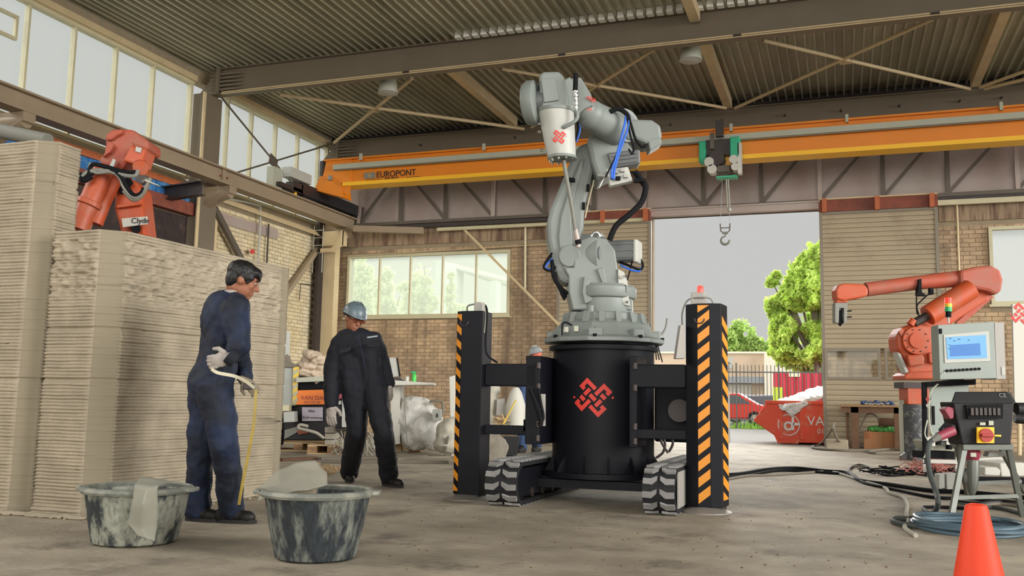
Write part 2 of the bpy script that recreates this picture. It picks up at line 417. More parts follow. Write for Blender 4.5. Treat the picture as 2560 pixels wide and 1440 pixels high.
# roof beams, columns, purlins, bracing
def ibeam_x(name, x0, x1, y, z0, z1, m, label, w=0.22):
    t = thing(name, ((x0+x1)/2, y, z0), label, 'beam', None)
    MB().box(x0,x1,y-0.012,y+0.012,z0+0.02,z1-0.02).build('web',m,t)
    MB().box(x0,x1,y-w/2,y+w/2,z1-0.022,z1).build('top_flange',m,t)
    MB().box(x0,x1,y-w/2,y+w/2,z0,z0+0.022).build('bottom_flange',m,t)
    return t
b1 = ibeam_x('roof_beam',-12.8,10,16.32,7.34,7.925,'beam_paint','deep steel roof beam crossing the hall just below the corrugated deck, nearest the viewer')
b2 = ibeam_x('roof_beam',-12.9,10,21.42,7.12,7.70,'beam_paint','steel roof beam running behind and above the orange crane girder')
for x in (-8.1,-4.85,-1.62,1.58): MB().box(x-0.07,x+0.07,16.18,16.24,7.325,7.38).build('cable_clip','dark_steel',b1)
MB().tube([(-12.5,16.2,7.37),(10,16.2,7.37)],0.016,6).build('conduit','cream_paint',b1)
MB().tube([(-12.5,16.19,7.33),(10,16.19,7.33)],0.012,6).build('conduit','cream_paint',b1)
for x in (-10.2,-7.6,-5.0,-3.7,-2.5,-1.1,0.1,1.3,2.5,3.3):
    MB().cyl((x,21.405,7.42),(x,21.30,7.42),0.022,n=8).build('bolt','dark_steel',b2)
for t, y in ((b1,16.2),(b2,21.3)):
    zb = 7.38 if t is b1 else 7.16
    for i in range(5):
        z = zb+0.05+i*0.085
        MB().tube([(-12.82,y,z),(-12.35,y-0.02,z),(-12.0,y+0.05,z+0.01)],[0.028,0.026,0.006],8).build('stiffener_rib','beam_paint',t)
    MB().box(-12.62,-12.58,y-0.07,y+0.02,zb-0.02,zb+0.52).build('stiffener_plate','beam_paint',t)
    MB().prism([(-13.1,y-0.02,zb-0.04),(-12.6,y-0.02,zb-0.04),(-12.6,y-0.02,zb+0.5)],(0,0.02,0)).build('haunch_plate','beam_paint',t)
c1 = thing('steel_column',(-12.93,16.3,0),'broad steel column on the left wall between the two high window bays','column')
MB().box(XL,-12.78,16.05,16.60,0,7.34).build('shaft','beam_paint',c1)
MB().box(-12.80,-12.77,15.97,16.05,0,7.34).build('flange_edge','cream_paint',c1)
c2 = thing('steel_column',(-12.7,21.45,0),'slim pale column in the far left corner beside the five-pane window','column')
MB().box(-12.92,-12.52,21.25,21.5,0,7.1).build('shaft','cream_paint',c2)
MB().box(-12.95,-12.86,21.0,21.3,0,7.1).build('flange_edge','dark_steel',c2)
d = thing('duct_box',(-12.45,21.2,4.75),'square duct box with a slanting end fixed high on the corner column','duct')
MB().box(-12.75,-12.15,20.95,21.2,4.80,5.18).build('body','cream_paint',d)
MB().prism([(-12.15,21.0,5.18),(-12.15,21.0,4.80),(-12.4,21.0,4.62),(-12.75,21.0,4.62),(-12.75,21.0,4.72),(-12.44,21.0,4.72),(-12.24,21.0,4.88)],(0,-0.12,0)).build('lower_lip','cream_paint',d)
lad = thing('wall_ladder',(-12.9,21.0,4.6),'narrow steel ladder rungs beside the corner column','ladder')
for z in (4.62,4.82,5.02,5.22): MB().tube([(-13.0,20.95,z),(-12.72,20.95,z)],0.012,6).build('rung','channel_grey',lad)
for x in (-13.0,-12.72): MB().tube([(x,20.95,4.1),(x,20.95,5.35)],0.014,6).build('rail','channel_grey',lad)
for i, x in enumerate((-7.62,-2.36,2.80)):
    MB().box(x-0.09,x+0.09,16.4,21.35,7.68,7.92).build('roof_purlin','cream_paint',None,label=('cream roof purlin left of the white robot, between the two roof beams','cream roof purlin above the green hoist, beside a round lamp','cream roof purlin at the far right of the corrugated deck')[i],cat='beam')
MB().box(-2.45,-2.27,9.0,16.2,7.70,7.92).build('roof_purlin','cream_paint',None,label='cream purlin end showing at the top edge in front of the near roof beam',cat='beam')
def brace(name, pts, z, r, label, m='cream_paint'):
    t = thing(name, G(*pts[0],z), label, 'brace')
    for p in pts[1]:
        MB().tube([G(*p[0],z),G(*p[1],z)],r,10).build('brace_tube',m,t)
    c = G(*pts[0],z); MB().rbox(c,0.22,0.16,0.04).build('joint_plate',m,t)
    return t
brace('roof_cross_brace',((2115,155),(((1908,101),(2425,222)),((2330,48),(1838,270)))),7.50,0.035,'crossed tube roof bracing at the right, in front of the pale deck')
brace('roof_cross_brace',((1478,214),(((1255,172),(1815,270)),((1640,120),(1330,318)))),7.50,0.035,'crossed tube roof bracing behind the head of the white robot')
brace('roof_cross_brace',((935,278),(((700,236),(1310,322)),((1030,196),(836,356)))),7.50,0.04,'crossed tube roof bracing at the left behind a round lamp')
brace('roof_cross_brace',((2640,150),(((2450,218),(2700,130)),((2460,222),(2640,180)))),7.50,0.035,'single slanting roof brace at the far right edge')
xb = thing('wall_cross_brace', PX(683,403,-12.9),'thin crossed rods with a centre plate in front of the far high windows','brace')
for a,b_ in (((553,243),(735,465)),((822,362),(590,432))): MB().tube([PX(*a,-12.9),PX(*b_,-12.9)],0.022,8).build('rod','truss_steel',xb)
p = PX(683,403,-12.9); MB().obox(p,(0.012,0,0),(0,0.16,-0.05),(0,0.03,0.12)).build('centre_plate','truss_steel',xb)
for (px_,py_), lab in (((1727,150),'round high-bay lamp hanging under the near roof beam beside the middle purlin'),((970,232),'round high-bay lamp hanging under the near roof beam at the left')):
    p = PY(px_,py_,16.9); t = thing('high_bay_lamp',p,lab,'lamp','high-bay lamps')
    MB().lathe([(0.20,0),(0.205,0.02),(0.17,0.30),(0.12,0.36),(0.03,0.40)],p,n=24).build('shade','channel_grey',t,smooth=True)
    MB().lathe([(0.212,-0.012),(0.212,0.012),(0.20,0.012)],p,n=24).build('rim','white_paint',t,smooth=True)
    MB().lathe([(0.0,-0.03),(0.12,-0.025),(0.19,-0.004)],p,n=24).build('glass','pane_hazy' if 0 else 'white_paint',t,smooth=True)
    MB().cyl(p+Vector((0,0,0.38)),p+Vector((0,0,0.95)),0.015,n=6).build('hanger','dark_steel',t)
# ------------------------------------------------------------------ windows
def window_x(name, x0, x1, z0, z1, muls, y=YB):
    w_ = st(name, MB().box(x0,x1,y-0.06,y+0.06,z0,z0+0.07).box(x0,x1,y-0.06,y+0.06,z1-0.07,z1).box(x0,x0+0.07,y-0.06,y+0.06,z0+0.07,z1-0.07).box(x1-0.07,x1,y-0.06,y+0.06,z0+0.07,z1-0.07), 'frame_cream', origin=((x0+x1)/2,y,z0))
    e = [x0+0.05]+muls+[x1-0.05]
    for m_ in muls: MB().box(m_-0.022,m_+0.022,y-0.05,y+0.05,z0+0.05,z1-0.05).build('mullion','frame_cream',w_)
    for a,b_ in zip(e[:-1],e[1:]): MB().box(a+0.01,b_-0.01,y+0.01,y+0.018,z0+0.05,z1-0.05).build('pane','pane_hazy' if name=='window_1' else 'pane_clear',w_)
    MB().box(x0-0.05,x1+0.03,y-0.12,y+0.02,z0-0.05,z0).build('sill','frame_cream',w_)
    return w_
window_x('window_1',-12.46,-7.83,2.99,4.66,[-11.5,-10.6,-9.68,-8.75])
window_x('window_2',3.0,5.6,3.07,4.74,[4.3])
def window_y(name, y0, y1, z0, z1, muls, x=XL-0.05):
    w_ = st(name, MB().box(x-0.06,x+0.08,y0,y1,z0,z0+0.06).box(x-0.06,x+0.08,y0,y1,z1-0.09,z1+0.04).box(x-0.06,x+0.06,y0,y0+0.07,z0+0.06,z1-0.09).box(x-0.06,x+0.06,y1-0.07,y1,z0+0.06,z1-0.09), 'frame_cream', origin=(x,(y0+y1)/2,z0))
    e = [y0+0.05]+muls+[y1-0.05]
    for m_ in muls: MB().box(x-0.05,x+0.06,m_-0.024,m_+0.024,z0+0.04,z1-0.05).build('mullion','frame_cream',w_)
    for a,b_ in zip(e[:-1],e[1:]): MB().box(x-0.01,x-0.004,a+0.01,b_-0.01,z0+0.04,z1-0.06).build('pane','pane_clear',w_)
    MB().box(x,x+0.16,y0,y1,z1-0.02,z1+0.10).build('head_board','cream_paint',w_)
    return w_
w3 = window_y('window_3',4.5,16.02,5.44,7.62,[5.6,6.6,7.6,8.6,9.65,10.68,11.71,12.74,13.78,14.82])
hp = MB()
for a,b_,c,e in ((10.95,11.5,7.18,7.23),(10.95,11.5,6.80,6.85),(10.95,11.0,6.85,7.18),(11.45,11.5,6.85,7.18)): hp.box(XL-0.07,XL+0.0,a,b_,c,e)
hp.build('vent_frame','frame_cream',w3)
window_y('window_4',16.7,21.7,5.44,7.70,[17.28,18.2,19.2,20.2,21.2])
# ------------------------------------------------------------------ left wall details
MB().box(XL+0.0,XL+0.09,8,16.0,5.19,5.32).build('wall_beam','rust_orange',None,label='upper rusty orange beam running under the near high windows',cat='beam')
MB().box(XL+0.04,XL+0.22,8,16.58,4.64,4.90).build('wall_beam','rust_red',None,label='lower rust-red beam on the left wall above the dark panel',cat='beam')
bs = MB(); n=40
for i in range(n): 
    y = 9+i*0.18
    bs.obox((XL+0.04+0.02*math.sin(i*1.3),y,5.07),(0.012,0,0),(0.01*math.cos(i*2.1),0.10,0),(0,0,0.17))
bs.build('tarpaulin_strip','blue_sheet',None,label='strip of blue tarpaulin between the two rusty wall beams',cat='tarpaulin')
rw = thing('crane_runway_beam',(-12.3,15,5.2),'long taupe runway beam carrying the crane along the left windows','beam')
MB().box(-12.36,-12.24,7,22.4,5.33,5.60).build('web','runway_paint',rw)
MB().box(-12.44,-12.14,7,22.4,5.60,5.635).build('top_flange','runway_paint',rw)
MB().box(-12.44,-12.14,7,22.4,5.295,5.335).build('bottom_flange','runway_paint',rw)
MB().box(-12.33,-12.27,7,22.3,5.635,5.67).build('rail','dark_steel',rw)
MB().box(-12.235,-12.20,16.0,16.12,5.34,5.60).build('splice_plate','runway_paint',rw)
for y,z in ((15.95,5.45),(16.17,5.45),(13.2,5.40)): MB().cyl((-12.19,y,z),(-12.24,y,z),0.02,n=8).build('bolt','rust_red',rw)
for y, lab in ((11.0,'corbel bracket holding the runway beam at the far left edge'),(16.3,'corbel bracket holding the runway beam on the near steel column'),(21.3,'corbel bracket holding the runway beam at the corner column')):
    k = thing('runway_bracket',(-12.6,y,4.85),lab,'bracket')
    MB().prism([(-12.85,y-0.12,4.85),(-12.85,y-0.12,5.29),(-12.14,y-0.12,5.29),(-12.14,y-0.12,5.14)],(0,0.24,0)).build('gusset','runway_paint',k)
    MB().cyl((-12.8,y,5.10),(-12.2,y,5.16),0.17,0.12,20).build('barrel','runway_paint',k,smooth=True)
j = thing('jib_beam', G(430,480,5.0),'dark brown steel jib beam reaching out behind the left orange robot','beam')
a = G(505,470,4.95); b_ = G(300,503,4.95)
MB().beam(a,b_,0.02,0.26).build('web','dark_steel',j); MB().beam(a+Vector((0,0,0.13)),b_+Vector((0,0,0.13)),0.18,0.025).build('top_flange','dark_steel',j); MB().beam(a-Vector((0,0,0.13)),b_-Vector((0,0,0.13)),0.18,0.025).build('bottom_flange','dark_steel',j)
X_ = XL+0.05
MB().beam(PX(818,588,-12.95),PX(700,757,-12.95),0.10,0.13).build('diagonal_brace','runway_paint',None,label='brown diagonal brace on the left brick wall by the corner',cat='brace')
MB().beam(PX(536,520,-12.9),PX(612,665,-12.9),0.10,0.13).build('diagonal_brace','truss_steel',None,label='dark diagonal brace under the runway bracket, left of the white pipe',cat='brace')
pp = thing('conduit_pair',PX(650,640,-12.95),'pair of white conduits coming down the left brick wall','pipe')
MB().tube(curve([PX(430,470,-12.95),PX(560,495,-12.95),PX(640,512,-12.95),PX(651,524,-12.95),PX(648,600,-12.95),PX(643,700,-12.95)],4),0.022,8).build('conduit','white_paint',pp,smooth=True)
MB().tube([PX(672,560,-13.0),PX(668,640,-13.0),PX(664,720,-13.0)],0.02,8).build('conduit','dark_steel',pp)
MB().cyl(PX(631,629,-12.97),PX(631,629,-12.88),0.055,n=12).build('fire_sounder',mat('alarm_red','c22a28',0.4),None,label='small red round alarm sounder on the left brick wall',cat='alarm')
tr = thing('cable_tray',(-12.95,19,5.15),'pale cable tray along the top of the left brick wall','tray')
for z in (5.20,5.14,5.08): MB().tube([(-12.98+(5.2-z),16.9,z+0.06),(-12.98+(5.2-z),21.5,z)],0.018,6).build('rail','cream_paint',tr)
MB().box(XL,XL+0.05,17.0,19.4,4.72,4.95).build('wall_board','cladding_grey',None,label='grey weathered board fixed high on the left brick wall',cat='board')
MB().tube([PX(815,560,-12.95),PX(812,700,-12.95),PX(804,900,-12.95)],0.025,8).build('drain_pipe','cream_paint',None,label='thin pipe running down the left wall next to the corner',cat='pipe')
MB().tube([PX(805,716,-13),PX(770,711,-13),PX(752,709,-13),PX(748,752,-13)],0.012,6).build('conduit_loop','dark_steel',None,label='thin bent conduit on the white bricks beside the corner',cat='pipe')
# ------------------------------------------------------------------ back wall details, truss, doors
yt = 21.72
tr = thing('wall_truss',(-4,yt,5.4),'long steel lattice truss across the back wall above the windows and door','truss')
MB().box(-12.2,8,yt-0.07,yt+0.07,5.42,5.50).build('bottom_chord','truss_steel',tr)
MB().box(-12.2,8,yt-0.07,yt+0.07,7.0,7.1).build('top_chord','truss_steel',tr)
VX = [-12.1,-10.88,-9.6,-8.28,-6.9,-5.65,-4.40,-3.0,-1.67,-0.39,0.94,2.24,3.58,4.9,6.2]
for i,x in enumerate(VX): MB().box(x-0.045,x+0.045,yt-0.05,yt+0.03,5.5,7.0).build('upright','truss_steel' if i%3 else 'cladding_grey',tr)
for i,(a,b_) in enumerate(zip(VX[:-1],VX[1:])):
    if a < -3: p,q = (a,7.0),(b_,5.5)
    elif a < -1.6: p,q = (a,5.5),(b_,7.0)
    else: p,q = (a,5.5),(b_,7.0)
    if i in (0,): p,q = (a,5.5),(b_,7.0)
    MB().beam((p[0],yt-0.02,p[1]),(q[0],yt-0.02,q[1]),0.05,0.07).build('diagonal','truss_steel',tr)
p = thing('wall_pipe_rail',(-8,21.6,5.25),'pale horizontal pipe rail above the five-pane window','pipe')
MB().tube([(-9.75,21.6,5.22),(-4.3,21.6,5.22)],0.05,10).build('rail','frame_cream',p,smooth=True)
MB().box(-11.0,-4.3,21.64,21.70,5.30,5.40).build('track','dark_steel',p)
MB().tube([(-7.40,21.70,5.2),(-7.38,21.70,3.53)],0.03,8).build('drop_pipe','frame_cream',p)
p = thing('wall_pipe_rail',(4,21.6,5.25),'pale horizontal rail to the right of the ribbed door leaf','pipe')
MB().box(2.02,8,21.6,21.68,5.22,5.33).build('rail','frame_cream',p); MB().box(2.02,8,21.66,21.74,5.33,5.50).build('track','dark_steel',p)
MB().tube([(2.40,21.72,5.25),(2.38,21.72,2.2)],0.025,8).build('drop_pipe','cream_paint',p)
MB().beam(PY(1160,573,21.65),PY(1398,812,21.65),0.06,0.06).build('diagonal_brace','cream_paint',None,label='thin cream diagonal brace crossing the five-pane window',cat='brace')
MB().tube([PY(870,640,21.7),PY(1318,613,21.7),PY(1400,610,21.7)],0.012,6).build('wire_conduit','cream_paint',None,label='thin horizontal conduit above the five-pane window',cat='pipe')
MB().beam(PY(885,572,21.0),PY(1058,577,21.3),0.14,0.16).build('stub_beam','runway_paint',None,label='short taupe stub beam at the end of the runway above the window',cat='beam')
# sliding door leaves
def leaf(name, x0, x1, z1, y, label):
    t = st(name, MB().box(x0,x0+0.07,y-0.05,y+0.05,0.10,z1-0.06).box(x1-0.07,x1,y-0.05,y+0.05,0.10,z1-0.06).box(x0,x1,y-0.05,y+0.05,0.02,0.10).box(x0,x1,y-0.05,y+0.05,z1-0.06,z1), 'door_frame', origin=((x0+x1)/2,y,0))
    t['label'] = label; return t
def slats(t, x0, x1, z0, z1, y, skip=None):
    n = int((z1-z0)/0.105); h = (z1-z0)/n
    for i in range(n):
        z = z0+i*h
        if skip and skip[2]-h*0.6 < z < skip[3]: continue
        MB().prism([(x0,y-0.030,z+0.006),(x0,y-0.036,z+h*0.5),(x0,y-0.026,z+h-0.004),(x0,y,z+h-0.004),(x0,y,z+0.006)],(x1-x0,0,0)).build('slat','door_panel',t)
d1 = leaf('door_1',-6.55,-4.22,5.20,21.70,'ribbed beige sliding door leaf behind the white robot')
slats(d1,-6.48,-4.29,0.10,5.14,21.70); MB().box(-6.5,-4.27,21.70,21.72,0.1,5.14).build('backing','door_frame',d1)
d2 = leaf('door_2',-0.42,2.02,5.20,21.70,'ribbed beige sliding door leaf right of the opening')
slats(d2,-0.35,1.95,0.10,1.46,21.70); slats(d2,-0.35,1.95,2.14,5.14,21.70)
MB().box(-0.37,1.97,21.70,21.72,0.1,1.46).box(-0.37,1.97,21.70,21.72,2.14,5.14).build('backing','door_frame',d2)
for a,b_ in ((-0.37,0.78),(0.86,1.97)):
    f = MB().box(a,b_,21.64,21.72,1.46,1.52).box(a,b_,21.64,21.72,2.08,2.14).box(a,a+0.06,21.64,21.72,1.52,2.08).box(b_-0.06,b_,21.64,21.72,1.52,2.08).build('light_frame','door_frame',d2)
    MB().box(a+0.05,b_-0.05,21.68,21.685,1.5,2.1).build('pane','pane_clear',f)
for n_, x0,x1 in (('trim_4',-6.55,-4.22),('trim_5',-0.42,2.02)):
    t = st(n_, MB().box(x0,x1,21.60,21.66,5.20,5.46), 'rust_red', origin=(x0,21.6,5.2))
    for x in (x0+0.12,(x0+x1)/2,x1-0.12): MB().box(x-0.05,x+0.05,21.52,21.60,5.18,5.48).build('hanger_bracket','rust_orange',t)
    MB().box(x0,x1,21.55,21.7,5.46,5.49).build('cap_rail','cream_paint',t)
st('trim_6', MB().box(-4.25,-0.39,21.62,21.80,5.28,5.46).box(-4.25,-0.39,21.58,21.62,5.42,5.46), 'cladding_grey', origin=(-2.3,21.7,5.28))
# ------------------------------------------------------------------ overhead crane
yg = 19.60
cr_ = thing('overhead_crane_girder',(-4,yg+0.15,6.0),'long orange crane girder spanning the hall with a yellow lower edge','crane')
MB().box(-11.9,8,yg+0.03,yg+0.33,6.05,6.66).build('box_web','crane_orange',cr_)
MB().box(-11.95,8,yg-0.05,yg+0.40,6.66,6.70).build('top_flange','crane_orange',cr_)
MB().box(-11.4,8,yg-0.05,yg+0.40,6.0,6.09).build('bottom_flange','crane_yellow',cr_)['label']='yellow lower flange'
MB().prism([(-12.05,yg+0.03,6.02),(-11.9,yg+0.03,6.68),(-11.2,yg+0.03,6.68),(-11.2,yg+0.03,6.02),(-11.25,yg+0.03,5.78),(-11.9,yg+0.03,6.0)],(0,-0.03,0)).build('end_plate','crane_orange',cr_)
MB().prism([(-12.2,yg-0.02,5.95),(-12.05,yg-0.02,6.3),(-11.45,yg-0.02,6.1),(-11.38,yg-0.02,5.72)],(0,0.42,0)).build('end_bracket','crane_orange',cr_)
MB().cyl((-11.72,yg-0.10,6.15),(-11.72,yg-0.10,6.26),0.05,n=12).build('warning_lamp','grey_ink',cr_)
ch = MB().box(-11.62,8,yg-0.16,yg-0.10,6.40,6.52).build('conductor_channel','channel_grey',cr_)
MB().box(-11.62,8,yg-0.10,yg-0.06,6.385,6.40).build('channel_lip','grey_ink',ch)
for x in (-10.9,-7.7,-2.1,0.2,3.0):
    MB().box(x-0.03,x+0.03,yg-0.12,yg-0.06,6.60,6.76).build('channel_clamp','channel_grey',cr_)
tg = MB().box(-10.83,-10.55,yg-0.006,yg+0.03,6.155,6.295).build('maker_plate','grey_ink',cr_)
text('EUROPONT','lettering',0.215,(-10.52,yg+0.024,6.165),(1,0,0),(0,0,1),'black_ink',cr_,0.012,sx=0.92)
text('VERLINDE','lettering',0.085,(-10.3,yg+0.024,6.095),(1,0,0),(0,0,1),'black_ink',cr_,0.01,sx=1.0)
text('V','lettering',0.11,(-10.72,yg-0.008,6.185),(1,0,0),(0,0,1),'crane_yellow',tg,0.01)
for a,b_ in ((-10.8,-10.36),(-9.72,-9.35)): MB().box(a,b_,yg+0.020,yg+0.03,6.118,6.126).build('rule_line','black_ink',cr_)
ec = thing('crane_end_carriage',(-12.25,20,5.7),'black end carriage of the crane resting on the left runway beam','crane carriage')
MB().box(-12.36,-12.12,18.9,22.1,5.70,5.98).build('box_beam','carriage_black',ec)
MB().box(-12.4,-12.1,21.6,22.0,5.98,6.0).build('end_cap','channel_grey',ec)
for y in (19.2,21.7): MB().cyl((-12.36,y,5.72),(-12.20,y,5.72),0.10,n=16).build('wheel','dark_steel',ec)
MB().box(-12.34,-12.12,18.0,18.95,5.70,5.80).box(-12.34,-12.12,18.55,18.95,5.72,5.93).build('drive_motor','dark_steel',ec)
MB().cyl((-12.2,18.75,5.62),(-12.2,18.75,5.75),0.04,n=8).build('limit_switch','crane_yellow',ec)
MB().box(-12.42,-12.24,17.88,18.25,5.675,6.14).build('control_cabinet','channel_grey',None,label='small grey electrical cabinet on the crane carriage, left end',cat='cabinet')
MB().box(-12.30,-12.05,18.30,19.2,5.985,6.22).build('control_cabinet','white_paint',None,label='white oblong control box on top of the crane carriage',cat='cabinet')
h = PY(1803,395,19.3)
ho = thing('chain_hoist',(-2.28,19.4,5.5),'green and black electric hoist under the orange girder','hoist')
mat('hoist_green','27a67c',0.4); mat('alu','b9b6ae',0.35,0.5)
hx = -2.33; z0 = 5.98
MB().box(hx-0.42,hx-0.27,19.30,19.62,z0-0.06,z0+0.40).build('end_housing','hoist_green',ho,bevel=0.02)
MB().box(hx+0.22,hx+0.42,19.30,19.62,z0+0.02,z0+0.44).build('end_housing','hoist_green',ho,bevel=0.02)
MB().box(hx-0.28,hx+0.23,19.34,19.58,z0+0.08,z0+0.42).build('motor_block','dark_steel',ho,bevel=0.01)
MB().cyl((hx-0.05,19.26,z0+0.0),(hx-0.05,19.60,z0+0.0),0.16,n=18).build('drum','dark_steel',ho,smooth=True)
for x,z,r in ((-0.20,-0.08,0.10),(-0.14,-0.24,0.10),(0.30,-0.06,0.09),(0.33,-0.22,0.08)): MB().cyl((hx+x,19.22,z0+z),(hx+x,19.45,z0+z),r,n=14).build('trolley_wheel','alu',ho,smooth=True)
MB().box(hx-0.04,hx+0.22,19.28,19.5,z0-0.30,z0-0.16).build('gearbox','truss_steel',ho,bevel=0.01)
MB().box(hx+0.38,hx+0.46,19.3,19.45,z0-0.36,z0+0.3).build('switch_plate','alu',ho)
MB().box(hx-0.06,hx+0.36,19.26,19.5,z0-0.43,z0-0.39).build('bottom_tray','hoist_green',ho)
MB().box(hx-0.06,hx+0.10,19.2,19.3,z0+0.44,z0+0.78).build('cable_carrier','dark_steel',ho)
MB().box(hx-0.18,hx-0.10,19.25,19.32,z0+0.2,z0+0.55).build('cable_carrier','truss_steel',ho)
zt = z0-0.41; pend = PY(1829,515,19.4).z
for dx in (-0.015,0.03): MB().tube([(hx+0.14+dx,19.4,zt),(hx+0.17+dx,19.4,pend-0.05)],0.012,6).build('chain_fall','channel_grey',ho)
MB().lathe([(0.0,-0.05),(0.035,-0.03),(0.04,0.02),(0.0,0.05)],(hx+0.19,19.4,PY(1826,524,19.4).z),n=10).build('limit_weight','white_paint',ho,smooth=True)
hk = PY(1813,585,19.4)
k = thing('lifting_hook',hk,'steel hook block hanging in the bright door opening','hook')
MB().tube([hk+Vector((-0.10,0,0.22)),hk+Vector((-0.09,0,0.07)),hk+Vector((-0.05,0,0.03)),hk+Vector((0.05,0,0.03)),hk+Vector((0.09,0,0.07)),hk+Vector((0.10,0,0.22))],0.012,8).build('yoke','truss_steel',k)
MB().tube([hk+Vector((-0.09,0,0.13)),hk+Vector((0.09,0,0.13))],0.010,6).build('pulley_pin','truss_steel',k)
MB().box(hk.x-0.06,hk.x+0.06,hk.y-0.02,hk.y+0.02,hk.z+0.0,hk.z+0.045).build('swivel_block','grey_ink',k)
hp_ = [hk+Vector((0.01,0,0.0)),hk+Vector((0.0,0,-0.05))]+[hk+Vector((0.0+0.085*math.cos(t),0,-0.135+0.085*math.sin(t))) for t in [math.radians(a) for a in range(110,380,20)]]
MB().tube(hp_,[0.014]*2+[0.018+0.008*math.sin(i/14*PI) for i in range(len(hp_)-3)]+[0.006],8).build('hook_body','grey_ink',k,smooth=True)
for dx in (-0.10,0.10): MB().tube([hk+Vector((dx,0,0.2)),Vector((hx+0.10+dx*0.5,19.4,zt))],0.004,5).build('chain_fall','white_paint',k)
# ================================================================== THE MACHINE
mat('machine_black','0e0f16',0.55,spec=0.22,var=0.12,ns=3,dust='17171d',dmix=(0.5,0.75),ds=2.0)
mat('stripe_orange','d98a1c',0.45)
mat('foot_steel','8d8880',0.5,0.3)
mat('rubber','141418',0.75)
mat('lug_grey','807f7d',0.8,var=0.15,ns=8)
mat('robot_grey','7a807c',0.45,spec=0.35,var=0.03,ns=2)
mat('robot_grey_dark','5a5d5e',0.45)
mat('emblem_red','d8382c',0.55)
mat('cable_black','101013',0.8,spec=0.2); mat('hose_grey','4c504e',0.75,spec=0.25); mat('cable_blue','2b62c4',0.45); mat('chrome','c8c8c4',0.22,0.9)
mat('box_grey','9b9791',0.5)
mat('lamp_red','ff3a30',0.3,emit=1.6)
CX, CY = -2.07, 8.36
def sil(b, pts, d, th):                                               # outline at depth d, pushed away from the viewer by th
    return b.prism([V(x,y,d) for x,y in pts], FWD*th)
cw = thing('robot_carrier',(CX,CY,0),'black tracked carrier with drum, striped support legs and red knot emblem, under the grey robot','machine')
MB().lathe([(0.46,0.25),(0.46,1.33)],(CX,CY,0),n=64).build('drum','machine_black',cw,smooth=True)
MB().lathe([(0.50,1.325),(0.50,1.36),(0.40,1.375),(0.40,1.39)],(CX,CY,0),n=48).build('top_ring','machine_black',cw,smooth=True)
MB().lathe([(0.40,0.20),(0.57,0.205),(0.57,0.25),(0.46,0.25)],(CX,CY,0),n=48).build('base_flange','machine_black',cw,smooth=True)
for i in range(14):
    a = math.radians(-175+i*26); c_, s_ = math.cos(a), math.sin(a); p = Vector((CX,CY,0)); r_ = Vector((c_,s_,0)); t_ = Vector((-s_,c_,0))
    MB().prism([p+r_*0.455+UP*0.25, p+r_*0.55+UP*0.25, p+r_*0.455+UP*0.40], t_*0.012).build('gusset','machine_black',cw)
MB().box(CX-0.62,CX+0.62,7.98,8.75,0.11,0.21).build('chassis_plate','machine_black',cw,bevel=0.01)
MB().box(CX-0.50,CX+0.50,7.88,8.0,0.12,0.19).build('chassis_beam','machine_black',cw)
def onDrum(a0, zc):
    def f(u, v, o):
        a = a0 + u/0.46; r = 0.461+o
        return (CX+r*math.cos(a), CY+r*math.sin(a), zc+v)
    return f
_e = Vector((-CX,-CY,0)); a_ = math.atan2(_e.y,_e.x)
knot('emblem','emblem_red',cw,onDrum(a_-0.20,0.90),0.155)
for s_, nm in ((-1,'left'),(1,'right')):
    x0, x1 = ((-2.60,-2.47) if s_ < 0 else (-1.685,-1.625))
    br = MB().box(x0,x1,7.70,8.15,0.49,1.25).build('arm_bracket','machine_black',cw,bevel=0.008)
    for z in (1.14,0.96,0.64,0.52): MB().cyl((x1-0.01,7.69,z),(x1-0.01,7.69,z+0.05),0.02,n=10).build('hinge_pin','dark_steel',br)
    xa, xb_ = ((-2.985,-2.50) if s_ < 0 else (-1.65,-1.215))
    MB().box(xa,xb_,7.70,7.84,0.985,1.18).build('upper_arm_beam','machine_black',cw,bevel=0.012)
    MB().box(xa,xb_,7.72,7.82,0.565,0.645).build('lower_arm_beam','machine_black',cw,bevel=0.008)
MB().box(-1.60,-1.06,8.35,8.95,0.52,1.12).build('engine_box','machine_black',cw,bevel=0.02)
MB().cyl((-1.35,8.3,0.8),(-1.35,8.2,0.8),0.10,n=20).build('filter_cap','dark_steel',cw)
MB().box(-1.15,-0.945,8.10,8.45,0.52,0.98).build('side_cabinet','box_grey',cw,bevel=0.01)
# legs
LP = {'l':[(-3.243,7.665),(-3.182,7.63),(-2.985,7.63),(-2.985,7.87),(-3.238,7.87)], 'r':[(-1.215,7.71),(-1.112,7.63),(-1.005,7.63),(-0.918,7.66),(-0.895,7.87),(-1.215,7.87)]}
def stripes(parent, A, B, z0, z1, pitch, h, rise, out=0.003):
    A = Vector((A[0],A[1],0)); B = Vector((B[0],B[1],0)); n = (B-A).cross(UP).normalized()
    if n.y > 0.3: n = -n
    z = z0; d_ = (B-A)*0.06
    while z < z1:
        zs = [z, z+rise, z+rise+h, z+h]
        P = [A+d_+UP*max(z0,min(z1,zs[0])), B-d_+UP*max(z0,min(z1,zs[1])), B-d_+UP*max(z0,min(z1,zs[2])), A+d_+UP*max(z0,min(z1,zs[3]))]
        if max(p.z for p in P)-min(p.z for p in P) > 0.02: MB().prism([p+n*0.0005 for p in P], n*out).build('hazard_stripe','stripe_orange',parent)
        z += pitch
